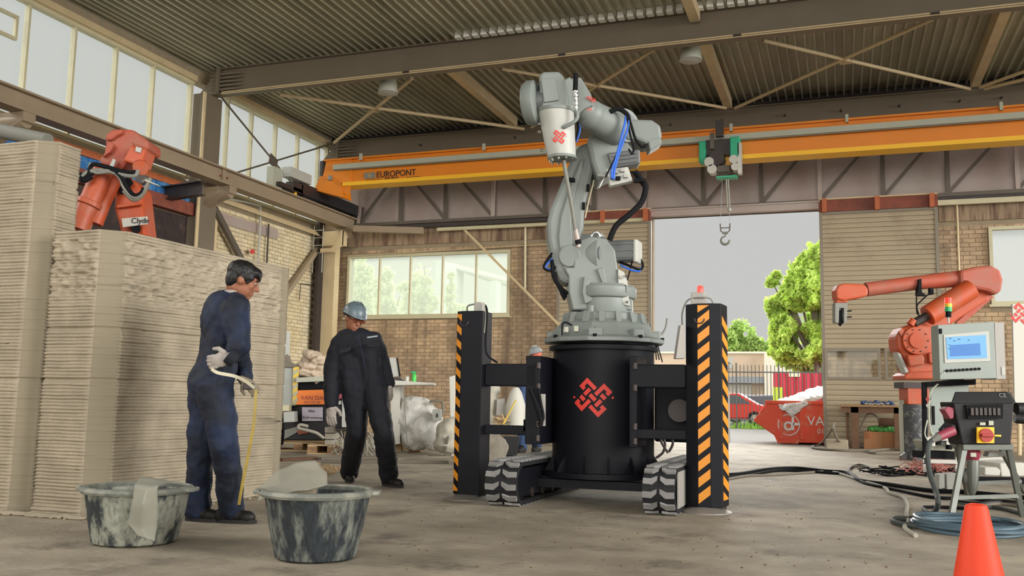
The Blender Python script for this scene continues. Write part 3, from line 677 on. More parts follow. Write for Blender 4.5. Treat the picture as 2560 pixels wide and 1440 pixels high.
for k_, lab in (('l','left'),('r','right')):
    P = LP[k_]; cx_ = sum(p[0] for p in P)/len(P); cy_ = sum(p[1] for p in P)/len(P)
    lg = MB().prism([(x,y,0.045) for x,y in P],(0,0,1.60 if k_=='l' else 1.63)).build('support_leg','machine_black',cw,bevel=0.006)
    MB().lathe([(0.205,0.0),(0.205,0.008),(0.17,0.02),(0.06,0.05)],(cx_,cy_-0.02,0),n=36).build('foot_plate','foot_steel',lg,smooth=True)
    MB().prism([(x*0.9+cx_*0.1,y*0.9+cy_*0.1,0.02) for x,y in P],(0,0,0.04)).build('inner_tube','dark_steel',lg)
    MB().tube([(cx_-0.03+0.04*math.cos(t),P[1][1]-0.006,1.55+0.04*math.sin(t)) for t in [PI+i*PI/8 for i in range(9)]],0.006,6).build('lifting_lug','dark_steel',lg)
    if k_ == 'l': stripes(lg,P[0],P[1],0.07,1.62,0.1275,0.062,-0.045)
    else:
        stripes(lg,P[1],P[2],0.07,1.66,0.1275,0.075,0.075); stripes(lg,P[3],P[4],0.10,1.60,0.1275,0.07,-0.075)
# junction box, lamp and hoses on the legs
MB().box(-3.10,-3.03,7.70,7.80,1.645,1.73).build('junction_box','box_grey',cw,bevel=0.006)
MB().tube(curve([(-3.18,7.75,1.64),(-3.18,7.75,1.70),(-3.10,7.75,1.72)],4),0.008,6).build('hose','grey_ink',cw)
MB().tube(curve([(-2.99,7.70,1.70),(-2.955,7.66,1.62),(-2.96,7.65,1.35),(-2.94,7.66,1.25),(-2.86,7.69,1.19)],5),0.010,6).build('hose','cable_black',cw,smooth=True)
MB().tube(curve([(-3.0,7.70,1.72),(-2.965,7.66,1.6),(-2.97,7.65,1.45)],5),0.008,6).build('hose','channel_grey',cw,smooth=True)
MB().box(-1.17,-1.06,7.70,7.84,1.675,1.775).build('junction_box','box_grey',cw,bevel=0.006)
MB().lathe([(0.026,0),(0.026,0.05),(0.02,0.06),(0,0.062)],(-1.10,7.76,1.775),n=14).build('beacon','lamp_red',cw,smooth=True)['label']='glowing red beacon'
MB().tube(curve([(-1.24,7.72,1.45),(-1.245,7.72,1.60),(-1.20,7.72,1.71),(-1.10,7.69,1.73),(-1.01,7.70,1.72),(-0.99,7.72,1.67)],5),0.007,6).build('hose','grey_ink',cw,smooth=True)
b = MB(); sil(b,[(1702,812),(1714,812),(1714,896),(1690,896)],7.6,0.12); b.build('side_housing','box_grey',cw)
# tracks
def track(x0, x1, label):
    t = MB(); y0, y1, R = 7.20, 9.35, 0.185
    def path(n):
        L1 = y1-y0-2*R; per = 2*L1+2*PI*R; out = []
        for i in range(n):
            s = per*i/n
            if s < L1: out.append((y0+R+s,2*R,0,1))
            elif s < L1+PI*R: a = (s-L1)/R; out.append((y1-R+R*math.sin(a),R+R*math.cos(a),math.sin(a),math.cos(a)))
            elif s < 2*L1+PI*R: out.append((y1-R-(s-L1-PI*R),0,0,-1))
            else: a = (s-2*L1-PI*R)/R; out.append((y0+R-R*math.sin(a),R-R*math.cos(a),-math.sin(a),-math.cos(a)))
        return out
    pts = path(96); n = len(pts); e = 0.012
    P = []
    for x in (x0,x1):
        for y,z,ny,nz in pts: P.append((x,y-ny*e,max(z-nz*e,0.012)+0.0))
        for y,z,ny,nz in pts: P.append((x,y-ny*0.045,z-nz*0.045))
    F = []
    for i in range(n):
        j_ = (i+1)%n; F += [(i,j_,2*n+j_,2*n+i),(n+i,3*n+i,3*n+j_,n+j_),(i,n+i,n+j_,j_),(2*n+i,2*n+j_,3*n+j_,3*n+i)]
    tb = t.add(P,F).build('crawler_track','rubber',cw); tb['label'] = label
    m_ = (x0+x1)/2; pts = path(46)
    for col, (a,b_) in enumerate(((x0+0.004,m_-0.012),(m_+0.012,x1-0.004))):
        for i,(y,z,ny,nz) in enumerate(pts):
            ty, tz = nz, -ny; s = 0.018*(1 if col else -1)
            def q(x,u,h): return (x, y+ty*u+ny*h, max(z+tz*u+nz*h, 0.0))
            lo, hi = (a,b_) if col == 0 else (b_,a); w_ = (hi-lo)
            Q = [(lo,-0.026),(lo+w_*0.62,-0.030),(hi,0.006),(hi,0.040),(lo+w_*0.55,0.018),(lo,0.020)]
            A = [q(x,u,-0.012) for x,u in Q]; B = [q(x,u,0.006) for x,u in Q]; k = len(Q)
            MB().add(A+B,[tuple(range(k-1,-1,-1)),tuple(range(k,2*k))]+[(h,(h+1)%k,k+(h+1)%k,k+h) for h in range(k)]).build('tread_lug','lug_grey',tb)
    MB().box(x0+0.03,x1-0.03,y0+0.25,y1-0.25,0.07,0.30).build('track_frame','machine_black',tb)
    for y in (y0+R,y1-R): MB().cyl((x0+0.02,y,R),(x1-0.02,y,R),0.13,n=24).build('idler_wheel','machine_black',tb)
    for i in range(5): MB().cyl((x0+0.02,y0+0.5+i*0.3,0.09),(x1-0.02,y0+0.5+i*0.3,0.09),0.042,n=12).build('roller','dark_steel',tb)
    return tb
track(-2.77,-2.50,'left rubber crawler track')
tk = track(-1.475,-1.225,'right rubber crawler track')
MB().box(-1.232,-1.222,7.36,8.6,0.05,0.33).build('side_plate','box_grey',tk)
for pts in ([(1640,1145),(1658,1130),(1662,1105),(1648,1088)],[(1670,1132),(1655,1108),(1648,1090)],[(1672,1130),(1682,1110),(1678,1092)]):
    MB().tube(curve([V(x,y,8.15) for x,y in pts],5),0.012,6).build('hose','dark_steel',cw,smooth=True)
MB().tube(curve([V(x,y,8.05) for x,y in [(1325,972),(1340,1010),(1352,1050),(1350,1065)]],5),0.020,8).build('hose','cable_black',cw,smooth=True)
MB().tube(curve([V(x,y,8.05) for x,y in [(1345,970),(1352,1010),(1358,1045),(1345,1062)]],5),0.014,8).build('hose','cable_black',cw,smooth=True)
b = MB(); sil(b,[(1350,985),(1364,985),(1364,1065),(1350,1065)],8.1,0.05); b.build('valve_block','box_grey',cw)
MB().box(-2.62,-2.56,7.72,7.85,0.60,0.70).build('valve_block','cable_black',cw)
# ------------------------------------------------------------------ the white robot
D0 = 8.57
rob = thing('industrial_robot',(CX,CY,1.39),'large light grey articulated robot arm standing on the black carrier drum','robot')
B = lambda: MB()
c0 = (CX,CY,0)
MB().lathe([(0.56,1.39),(0.56,1.425),(0.50,1.45),(0.42,1.56),(0.36,1.60),(0.36,1.66),(0.29,1.67)],c0,n=12).build('base_casting','robot_grey',rob,bevel=0.008)
for i in range(16):
    a = 2*PI*i/16+0.2; r_ = Vector((math.cos(a),math.sin(a),0)); t_ = Vector((-math.sin(a),math.cos(a),0)); p = Vector(c0)
    MB().prism([p+r_*0.33+UP*1.60-t_*0.025,p+r_*0.40+UP*1.57-t_*0.025,p+r_*0.375+UP*1.665-t_*0.025,p+r_*0.33+UP*1.665-t_*0.025],t_*0.05).build('base_rib','robot_grey',rob)
for i in range(8):
    a = 2*PI*i/8+0.1; r_ = Vector((math.cos(a),math.sin(a),0)); MB().obox(Vector(c0)+r_*0.49+UP*1.47,r_*0.03,Vector((-r_.y,r_.x,0))*0.06,(0,0,0.035)).build('foot_pad','robot_grey',rob,bevel=0.008)
    MB().cyl(Vector(c0)+r_*0.535+UP*1.425,Vector(c0)+r_*0.535+UP*1.45,0.018,n=8).build('bolt','cable_black',rob)
MB().lathe([(0.285,1.66),(0.27,1.68),(0.265,1.80),(0.29,1.81)],c0,n=40).build('swivel_neck','robot_grey',rob,smooth=True)
MB().lathe([(0.29,1.81),(0.30,1.825),(0.30,1.90),(0.27,1.93)],c0,n=40).build('turntable','robot_grey',rob,smooth=True)
b = MB(); sil(b,[(1432,775),(1422,730),(1421,690),(1412,676),(1414,668),(1434,668),(1436,630),(1448,602),(1475,590),(1515,596),(1538,625),(1545,670),(1548,715),(1562,745),(1580,775)],D0-0.20,0.42); b.build('body_casting','robot_grey',rob,bevel=0.03)
b = MB(); sil(b,[(1460,690),(1475,700),(1472,735),(1485,750),(1462,760),(1455,730)],D0-0.235,0.05); b.build('body_rib','robot_grey',rob,bevel=0.01)
b = MB(); sil(b,[(1492,672),(1510,668),(1522,730),(1508,715)],D0-0.225,0.03); b.build('body_rib','robot_grey',rob,bevel=0.008)
MB().cyl(V(1477,812,D0-0.30),V(1477,765,D0-0.27),0.030,n=14).build('stop_pin','robot_grey',rob,smooth=True)
# joint two: housing discs on a horizontal axis, motor on the right
ax = (RT*0.93 - FWD*0.36).normalized()
p = V(1490,640,D0-0.02)
MB().cyl(p-ax*0.20,p+ax*0.06,0.21,n=40).build('joint_housing','robot_grey',rob,smooth=True)
MB().lathe([(0.15,0),(0.175,0.01),(0.175,0.03),(0.15,0.05)],p+ax*0.05,ax,n=36).build('joint_ring','robot_grey_dark',rob,smooth=True)
mo = MB(); mo.obox(p+ax*0.22+UP*0.03,ax*0.16,frame(ax)[0]*0.095,frame(ax)[1]*0.095); mo = mo.build('motor','robot_grey_dark',rob,bevel=0.02)
for z in (-0.06,0.0,0.06): MB().obox(p+ax*0.21+UP*(0.03+z)-FWD*0.10,ax*0.13,UP*0.008,FWD*0.01).build('cooling_fin','robot_grey_dark',mo)
MB().obox(p+ax*0.395+UP*0.02,ax*0.02,frame(ax)[0]*0.105,frame(ax)[1]*0.105).build('motor_cap','white_paint',mo,bevel=0.015)
MB().tube([V(1490+10*math.cos(t),592+12*math.sin(t),D0-0.2) for t in [PI+i*PI/8 for i in range(9)]],0.012,8).build('lifting_eye','chrome',rob)
# lower arm
b = MB(); sil(b,[(1398,700),(1380,650),(1370,600),(1368,555),(1376,520),(1398,470),(1430,392),(1448,362),(1482,352),(1500,380),(1486,420),(1474,470),(1463,520),(1460,570),(1452,600),(1448,640),(1440,690),(1418,712)],D0-0.14,0.30); lo = b.build('lower_arm','robot_grey',rob,bevel=0.035)
b = MB(); sil(b,[(1412,680),(1400,640),(1396,590),(1402,540),(1424,470),(1452,400),(1462,396),(1448,450),(1434,500),(1428,560),(1432,610),(1430,660)],D0-0.165,0.05); b.build('arm_cover','robot_grey',lo,bevel=0.012)
MB().cyl(V(1424,640,D0-0.20),V(1424,640,D0-0.12),0.10,n=32).build('joint_cover','robot_grey',lo,bevel=0.01)
for x,y,r in ((1470,470,14),(1459,515,14)):
    q = V(x,y,D0-0.146); MB().obox(q,RT*0.013,UP*0.035,FWD*0.012).build('arm_opening','cable_black',lo,bevel=0.004)
q = V(1430,450,D0-0.175); MB().obox(q,RT*0.028-UP*0.004,UP*0.018,FWD*0.02).build('cable_clamp','cable_black',lo,bevel=0.004)
MB().tube([V(1485,450,D0-0.12),V(1470,510,D0-0.12),V(1463,545,D0-0.12)],0.006,5).build('cable','frame_cream',lo)
# elbow
b = MB(); sil(b,[(1468,345),(1500,322),(1555,335),(1585,372),(1580,405),(1548,428),(1512,442),(1500,455),(1488,430),(1478,400)],D0-0.26,0.42); el = b.build('elbow_casting','robot_grey',rob,bevel=0.04)
q = V(1552,318,D0-0.22); ax3 = (RT*0.5-FWD*0.86).normalized()
MB().cyl(q-ax3*0.2,q+ax3*0.08,0.155,n=40).build('elbow_drum','robot_grey',el,smooth=True)
MB().cyl(q+ax3*0.08,q+ax3*0.10,0.11,n=32).build('elbow_cover','robot_grey_dark',el,smooth=True)
b = MB(); sil(b,[(1560,296),(1630,298),(1652,312),(1657,345),(1640,352),(1618,360),(1590,348),(1560,350)],D0-0.30,0.34); b.build('rear_housing','robot_grey',el,bevel=0.03)
b = MB(); sil(b,[(1620,350),(1650,342),(1656,358),(1625,376)],D0-0.30,0.2); b.build('rear_cover','robot_grey',el,bevel=0.012)
b = MB(); sil(b,[(1518,382),(1600,372),(1602,408),(1530,420)],D0-0.30,0.2); m3 = b.build('motor','robot_grey_dark',el,bevel=0.015)
for y in (388,398,408): MB().beam(V(1530,y+3,D0-0.31),V(1592,y-5,D0-0.31),0.012,0.008).build('cooling_fin','robot_grey_dark',m3)
# forearm, coming towards the viewer
A = V(1545,325,D0-0.25); Bp = V(1478,288,D0-0.50); C_ = V(1440,255,D0-0.62)
MB().cyl(A,Bp,0.155,0.13,36).build('forearm','robot_grey',rob,smooth=True,bevel=0.01)
MB().ell(Bp,0.135,0.135,0.135,28,18).build('forearm_dome','robot_grey',rob,smooth=True)
MB().cyl(Bp,C_,0.12,0.10,30).build('wrist_tube','robot_grey',rob,smooth=True)
b = MB(); sil(b,[(1425,196),(1452,192),(1478,235),(1484,262),(1462,272),(1440,290),(1428,268),(1420,230)],D0-0.70,0.16); b.build('wrist_plate','robot_grey',rob,bevel=0.012)
b = MB(); sil(b,[(1398,205),(1426,190),(1440,240),(1434,276),(1414,272),(1400,240)],D0-0.72,0.20); b.build('wrist_side','robot_grey',rob,bevel=0.015)
b = MB(); sil(b,[(1348,184),(1360,178),(1398,177),(1410,190),(1420,240),(1424,276),(1356,282),(1350,240)],D0-0.78,0.24); b.build('wrist_head','robot_grey',rob,bevel=0.025)
b = MB(); sil(b,[(1352,196),(1388,194),(1398,250),(1360,256)],D0-0.80,0.03); b.build('head_cover','robot_grey',rob,bevel=0.008)
ax4 = (RT*0.95-FWD*0.3+UP*0.05).normalized(); q = V(1330,258,D0-0.66)
MB().lathe([(0.10,-0.07),(0.175,-0.06),(0.20,-0.02),(0.195,0.04),(0.16,0.06)],q,ax4,n=36,sx=1.0).build('wrist_disc','robot_grey',rob,smooth=True)
MB().cyl(q+ax4*0.03,q+ax4*0.12,0.10,n=24).build('disc_hub','robot_grey_dark',rob,smooth=True)
text('ABB','lettering',0.05,V(1464,246,D0-0.715),RT*0.9-UP*0.42,UP+RT*0.3,'emblem_red',rob,0.004)
text('ABB','lettering',0.028,V(1466,276,D0-0.715),RT,UP,'emblem_red',rob,0.004)
# tool can, lance and dress pack
T0 = V(1390,278,D0-0.68); T1 = V(1405,395,D0-0.68); td = (T1-T0).normalized()
tc_ = MB().cyl(T0,T1,0.158,0.122,40).build('tool_can','white_paint',rob,smooth=True)
L_ = (T1-T0).length
MB().lathe([(0.165,-0.01),(0.168,0.01),(0.165,0.02)],T0,td,n=36).build('can_flange','robot_grey',tc_,smooth=True)
MB().lathe([(0.126,L_-0.012),(0.128,L_+0.012),(0.09,L_+0.014)],T0,td,n=36).build('can_rim','robot_grey',tc_,smooth=True)
for i in range(10):
    a = 2*PI*i/10; x_,y_,z_ = frame(td); MB().cyl(T1+x_*0.105*math.cos(a)+y_*0.105*math.sin(a),T1+x_*0.105*math.cos(a)+y_*0.105*math.sin(a)+td*0.03,0.010,n=6).build('bolt','chrome',tc_)
def onCan(u, v, o):
    h = 0.30*L_*0 + 0.64*L_ - v; r = 0.158-(0.036)*(h/L_)+0.001+o
    x_ = RT - td*RT.dot(td); x_.normalize(); y_ = -(FWD - td*FWD.dot(td)).normalized(); a = -0.10+u/r
    return T0+td*h + x_*(r*math.sin(a)) + y_*(r*math.cos(a))
knot('emblem','emblem_red',tc_,onCan,0.058)
for x,y in ((1352,330),(1358,376)): MB().cyl(V(x,y,D0-0.68),V(x-8,y-1,D0-0.68),0.014,n=8).build('side_fitting','chrome',tc_)
ln = MB().tube([V(1409,400,D0-0.68),V(1412,420,D0-0.66),V(1430,520,D0-0.52),V(1438,575,D0-0.44)],[0.020,0.018,0.017,0.017],12).build('lance_tube','grey_ink',rob,smooth=True)
MB().tube([V(1438,572,D0-0.44),V(1442,592,D0-0.41),V(1446,618,D0-0.40)],[0.020,0.026,0.022],12).build('lance_tip','cladding_grey',ln,smooth=True)
MB().tube([V(1444,600,D0-0.43),V(1447,610,D0-0.43)],0.028,8).build('tip_collar','cable_black',ln)
MB().tube([V(1439,184,D0-0.86),V(1439,205,D0-0.86),V(1438,226,D0-0.86)],0.022,12).build('dress_hose','cable_black',rob,smooth=True)
MB().tube([V(1438,224,D0-0.86),V(1441,250,D0-0.86),V(1441,276,D0-0.86)],0.014,10).build('hose_fitting','chrome',rob,smooth=True)
for y in (230,240,250,262,272): q = V(1440,y,D0-0.86); MB().lathe([(0.014,-0.008),(0.024,-0.006),(0.024,0.006),(0.014,0.008)],q,n=10).build('hose_fitting','chrome',rob)
MB().tube(curve([V(1441,276,D0-0.86),V(1444,290,D0-0.86),V(1436,304,D0-0.86),V(1412,317,D0-0.83),V(1406,318,D0-0.80)],5),0.017,10).build('elbow_pipe','robot_grey',rob,smooth=True)
for pts, m_, r_ in (([(1566,284),(1562,310),(1552,350),(1540,395),(1530,425),(1530,445)],'cable_blue',0.012),([(1572,284),(1570,320),(1556,360),(1543,400),(1536,430),(1534,448)],'cable_blue',0.010),
    ([(1570,286),(1580,320),(1590,350),(1606,368),(1614,362)],'cable_black',0.012),([(1568,288),(1574,330),(1584,370),(1580,385),(1572,372)],'cable_black',0.009),([(1525,280),(1545,272),(1566,284),(1572,300)],'cable_black',0.022),
    ([(1514,442),(1528,415),(1542,385),(1550,360)],'cable_black',0.008),([(1575,430),(1592,432),(1604,452)],'cable_black',0.010),([(1440,300),(1446,320),(1438,352)],'cable_black',0.010),([(1447,310),(1450,325),(1441,356)],'cable_blue',0.008)):
    MB().tube(curve([V(x,y,D0-0.52) for x,y in pts],5),r_,8).build('cable',m_,rob,smooth=True)
MB().tube(curve([V(x,y,D0-0.40) for x,y in [(1586,428),(1606,455),(1614,470),(1604,505),(1575,535),(1540,565),(1524,600)]],6),0.027,10).build('dress_hose','cable_black',rob,smooth=True)
b = MB(); sil(b,[(1516,424),(1570,417),(1582,452),(1526,464)],D0-0.42,0.10); vb = b.build('valve_tray','white_paint',rob,bevel=0.004)
for x,y,c_ in ((1538,430,'box_grey'),(1556,426,'box_grey'),(1545,446,'cable_black'),(1564,440,'white_paint'),(1532,444,'cable_blue')): MB().obox(V(x,y,D0-0.44),RT*0.02,UP*0.016,FWD*0.02).build('valve',c_,vb,bevel=0.003)
MB().cyl(V(1496,438,D0-0.3),V(1516,440,D0-0.36),0.012,n=8).build('sensor','white_paint',rob)
MB().obox(V(1600,452,D0-0.42),RT*0.05,UP*0.015,FWD*0.03).build('hose_clamp','cable_black',rob)
for pts, m_, r_ in (([(1392,620),(1372,645),(1360,668),(1376,676),(1400,660)],'cable_black',0.014),([(1388,640),(1368,660),(1364,672),(1385,672)],'cable_blue',0.010),([(1380,650),(1384,690),(1402,720),(1420,735)],'cable_black',0.020),([(1386,680),(1396,715),(1415,745)],'cable_black',0.016),([(1392,700),(1404,735),(1412,750)],'cable_black',0.012),
    ([(1548,655),(1575,665),(1600,674),(1607,662),(1598,645),(1588,640)],'cable_black',0.012),([(1550,662),(1575,674),(1598,678),(1602,668)],'cable_blue',0.009),([(1580,655),(1574,680),(1568,700)],'cable_black',0.007)):
    MB().tube(curve([V(x,y,D0-0.12) for x,y in pts],5),r_,8).build('cable',m_,rob,smooth=True)
b = MB(); sil(b,[(1545,672),(1560,680),(1568,700),(1572,745),(1576,765),(1560,762),(1546,745)],D0-0.22,0.06); cp = b.build('connector_plate','white_paint',rob,bevel=0.004)
for x,y,w_,h_ in ((1552,693,0.02,0.025),(1565,690,0.01,0.02),(1556,722,0.02,0.06),(1564,722,0.012,0.07),(1568,755,0.012,0.018)): MB().obox(V(x,y,D0-0.235),RT*w_*0.5,UP*h_*0.5,FWD*0.012).build('connector','dark_steel' if w_<0.02 else 'box_grey',cp)
b = MB(); sil(b,[(1590,812),(1612,802),(1622,806),(1632,835),(1636,868),(1598,868)],D0+0.0,0.25); b.build('rear_foot','robot_grey_dark',rob,bevel=0.01)
b = MB(); sil(b,[(1578,792),(1592,788),(1594,812),(1578,812)],D0+0.1,0.1); b.build('rear_bracket','box_grey',rob)
b = MB(); sil(b,[(1594,806),(1626,810),(1626,826),(1594,824)],D0+0.1,0.2); b.build('rear_box','dark_steel',rob)
MB().tube(curve([V(x,y,D0+0.05) for x,y in [(1668,796),(1664,820),(1652,838),(1640,840),(1618,828)]],5),0.010,6).build('cable','grey_ink',rob,smooth=True)
for e_ in ((1656,906),(1648,900),(1641,900)): MB().tube([V(1640,842,D0+0.05),V((1640+e_[0])/2-2,870,D0+0.05),V(e_[0],e_[1],D0+0.05)],0.006,5).build('cable','cable_black',rob)
MB().tube(curve([V(x,y,D0-0.5) for x,y in [(1405,838),(1406,812),(1414,806),(1430,814)]],4),0.008,6).build('cable','cable_black',rob)
for x,y in ((1415,824),(1440,822)): MB().obox(V(x,y,D0-0.42),RT*0.02,UP*0.025,FWD*0.02).build('base_connector','channel_grey',rob,bevel=0.004)
q = V(1487,823,D0-0.40); MB().cyl(q,q-FWD*0.03,0.022,n=14).build('base_plug','cable_black',rob)
# ================================================================== PRINTED CONCRETE BLOCKS
def beadmat(name, c1, c2):
    return mat(name, c1, 0.95, col2=c2, mix=(0.35,0.7), ns=1.6, var=0.12, bump=0.35, bs=60)
beadmat('print_concrete','aca08b','958a77')
mat('print_smooth','8d836f',0.9,var=0.06,ns=2)
def printed(name, corners, z1, dz, label, smooth_edges, rough=None, seams=(), parent=None):
    # corners: plan polygon; layers bulge outwards; smooth_edges: indexes of trowelled strips
    pts = []; n = len(corners)
    for i in range(n):
        a = Vector(corners[i]+(0,)) if len(corners[i])==2 else Vector(corners[i]); b = Vector(corners[(i+1)%n]+(0,))
        L = (b-a).length; k = max(2,int(L/0.022)) if i < n-1 and i in VISIBLE else 2
        nn = (b-a).cross(UP).normalized()
        for j in range(k): pts.append((a+(b-a)*(j/k), nn, i))
    m = len(pts); rows = []; z = 0.0; NR = int(z1/dz)
    P = []; F = []; prof = [(0.02,-0.0045),(0.25,0.002),(0.5,0.004),(0.75,0.002),(0.98,-0.0045)]
    rr = 0; mi = []
    for l in range(NR):
        z0 = l*dz; off0 = random.uniform(-0.0025,0.0025)
        for t,o in prof:
            zz = z0+t*dz
            for p, nn, e in pts:
                q = Vector((p.x*3,p.y*3,l*0.7)); w_ = noise.noise(q)*0.006
                wob = noise.noise(Vector((p.x*9,p.y*9,l*0.31)))*0.005
                amp = 1.0
                if e in smooth_edges: amp = 0.12; w_ *= 0.3; oo = -0.012
                else: oo = off0; amp = 1.5 if e in (0,2) else 1.0
                if rough and rough[0] < zz < rough[1] and e in rough[2]:
                    rn = noise.noise(Vector((p.x*26,p.y*26,zz*30))); w_ += rn*0.034*min(1,(zz-rough[0])/0.08); amp = 0.6
                for s in seams:
                    if abs(zz-s) < dz*0.5: oo -= 0.014
                d_ = o*amp + w_ + oo
                if l < 2: d_ += 0.02
                P.append((p.x+nn.x*d_, p.y+nn.y*d_, zz+wob*0.6*(0.3 if e in smooth_edges else 1)))
            rr += 1
    for r in range(rr-1):
        for i in range(m):
            F.append((r*m+i, r*m+(i+1)%m, (r+1)*m+(i+1)%m, (r+1)*m+i)); mi.append(1 if pts[i][2] in smooth_edges else 0)
    F.append(tuple((rr-1)*m+i for i in range(m))); mi.append(0)
    b = MB(); b.v = P; b.f = F; b.mi = mi
    o = b.build(name, ['print_concrete','print_smooth'], None, smooth=False, label=label, cat='concrete block')
    for pl in o.data.polygons: pl.use_smooth = True
    return o
VISIBLE = (0,1,2,3,4)
ctop = [PX(716,675,-4.78)]
printed('printed_concrete_block',[(-5.45,5.24),(-5.02,5.24),(-4.89,5.36),(-4.775,7.20),(-4.775,7.30),(-5.45,7.30)],2.045,0.0245,'front layered concrete block, lower of the two, behind the man holding the tape',(1,3),rough=(1.50,1.97,(0,2)),seams=(1.62,1.32,0.95))
pA = PY(95,345,5.24); q1 = G(150,352,2.75); q2 = G(203,372,2.75)
printed('printed_concrete_block',[(-7.2,5.24),(pA.x,5.24),(q1.x,q1.y),(q2.x,q2.y),(-7.2,q2.y+0.2)],2.76,0.0252,'tall layered concrete block at the left edge, taller than the one beside it',(1,),rough=None,seams=(2.42,0.95))
# crumbs along the foot of the blocks
rubm = MB()
for i in range(260):
    x = random.uniform(-6.6,-4.75); y = 5.20-random.random()**2*0.12 if x < -4.9 else random.uniform(5.3,7.1)
    if x >= -4.9: x = -4.72+random.random()*0.08
    s = random.uniform(0.006,0.022); rubm.ell((x,y,s*0.5),s*random.uniform(1,2.2),s,s*0.6,6,4)
rubm.build('concrete_crumbs','print_concrete',None,kind='stuff',label='crumbs and spilled mortar along the foot of the printed blocks',cat='rubble')
sk = MB()
for i in range(9):
    x = -5.75+i*0.1; sk.ell((x,5.13+0.02*math.sin(i*2),0.012),0.09,0.035,0.016,10,5)
sk.build('mortar_skirt','print_concrete',None,label='flattened spill of mortar on the floor in front of the blocks',cat='rubble')
# ================================================================== PEOPLE
mat('navy','0b1222',0.75,col2='182b4d',mix=(0.45,0.75),ns=3.0,var=0.15)
mat('navy_dark','0a0e1a',0.8,var=0.25,ns=4)
mat('navy_faded','2f4468',0.8,var=0.2,ns=4)
mat('skin','946048',0.55,var=0.06,ns=8)
mat('skin_red','c06048',0.55)
mat('hair_black','0d0a0a',0.55)
mat('glove_white','a39b94',0.85,var=0.1,ns=20)
mat('glove_blue','3fa0d8',0.6)
mat('boot','15130f',0.6,var=0.2); mat('sole','2a2624',0.8)
mat('helmet_grey','5d6b72',0.35,var=0.04); mat('helmet_light','8d9297',0.35)
mat('lens','6a3a2a',0.15)
mat('label_grey','8f98a0',0.6)
def capsule(b, p, q, r1, r2=None, n=12):
    if r2 is None: r2 = r1
    p = Vector(p); q = Vector(q); b.cyl(p,q,r1,r2,n); b.ell(p,r1,r1,r1,n,8); b.ell(q,r2,r2,r2,n,8); return b
def chain(b, pts, rs, n=12):
    for i in range(len(pts)-1): capsule(b, pts[i], pts[i+1], rs[i], rs[i+1], n)
def organic(b, name, m, parent, voxel, smooth=4, fold=0.0, fs=0.12):
    o = b.build(name, m, parent); 
    r = o.modifiers.new('remesh','REMESH'); r.mode='VOXEL'; r.voxel_size = voxel; r.use_smooth_shade = True
    if smooth: s = o.modifiers.new('smooth','SMOOTH'); s.factor = 0.6; s.iterations = smooth
    if fold:
        tx = bpy.data.textures.get('folds%g'%fs) or bpy.data.textures.new('folds%g'%fs,'CLOUDS'); tx.noise_scale = fs; tx.noise_depth = 2
        d = o.modifiers.new('folds','DISPLACE'); d.texture = tx; d.strength = fold; d.mid_level = 0.5; d.texture_coords='GLOBAL'
    return o
def hand(parent, wrist, palm_dir, across, up, m, scale=1.0, curl=0.6, name='glove', thumb=1):
    w_ = Vector(wrist); f = Vector(palm_dir).normalized(); a = Vector(across); a = (a-f*a.dot(f)).normalized(); u = f.cross(a)
    if u.dot(Vector(up)) < 0: u = -u
    s = scale; b = MB()
    R = Matrix((a,f,u)).transposed()
    b.ell(w_+f*0.05*s, 0.042*s, 0.055*s, 0.020*s, 14, 10, R)
    capsule(b, w_-f*0.012*s, w_+f*0.02*s, 0.027*s, 0.031*s)
    for i, (off, L) in enumerate(((-0.030,0.066),(-0.010,0.076),(0.011,0.071),(0.030,0.055))):
        p = w_+f*0.085*s+a*off*s; pts = [p]; ang = 0.15+curl*0.3
        for k in range(3):
            dr = f*math.cos(ang)-u*math.sin(ang); pts.append(pts[-1]+dr*(L*(0.44,0.32,0.24)[k]*s)); ang += curl*0.75
        chain(b, pts, [0.0115*s,0.0110*s,0.0100*s,0.0085*s], 10)
    p = w_+f*0.025*s-a*0.034*s*thumb; pts = [p, p+(-a*thumb*0.75+f*0.6-u*0.2)*0.036*s, p+(-a*thumb*0.75+f*0.6-u*0.2)*0.036*s+(f-a*thumb*0.2-u*0.4).normalized()*0.030*s]
    chain(b, pts, [0.0155*s,0.013*s,0.010*s], 10)
    return organic(b, name, m, parent, 0.0045, 2)
def boot(parent, heel, toe, ankle, name='boot', h=0.10):
    hl = Vector(heel); to = Vector(toe); an = Vector(ankle); d = (to-hl); d.z = 0; L = d.length; d.normalize(); sd = Vector((-d.y,d.x,0))
    b = MB(); R = Matrix((d,sd,UP)).transposed()
    b.ell(hl+d*0.05+UP*0.05,0.065,0.043,0.055,14,10,R); b.ell(hl+d*(L*0.45)+UP*0.052,0.10,0.045,0.05,14,10,R); b.ell(to-d*0.065+UP*0.042,0.068,0.05,0.044,14,10,R)
    capsule(b, hl+d*0.06+UP*0.07, an, 0.052, 0.058)
    o = organic(b, name, 'boot', parent, 0.008, 3)
    s = MB(); n = 16; P = []
    for i in range(n):
        t = 2*PI*i/n; x = L/2+ (L/2+0.012)*math.cos(t); y = 0.047*math.sin(t)*(1.0+0.12*math.cos(t)); P.append(hl+d*x+sd*y+UP*(0.001))
    s.prism(P,(0,0,0.024)); s.build('sole','sole',o)
    return o
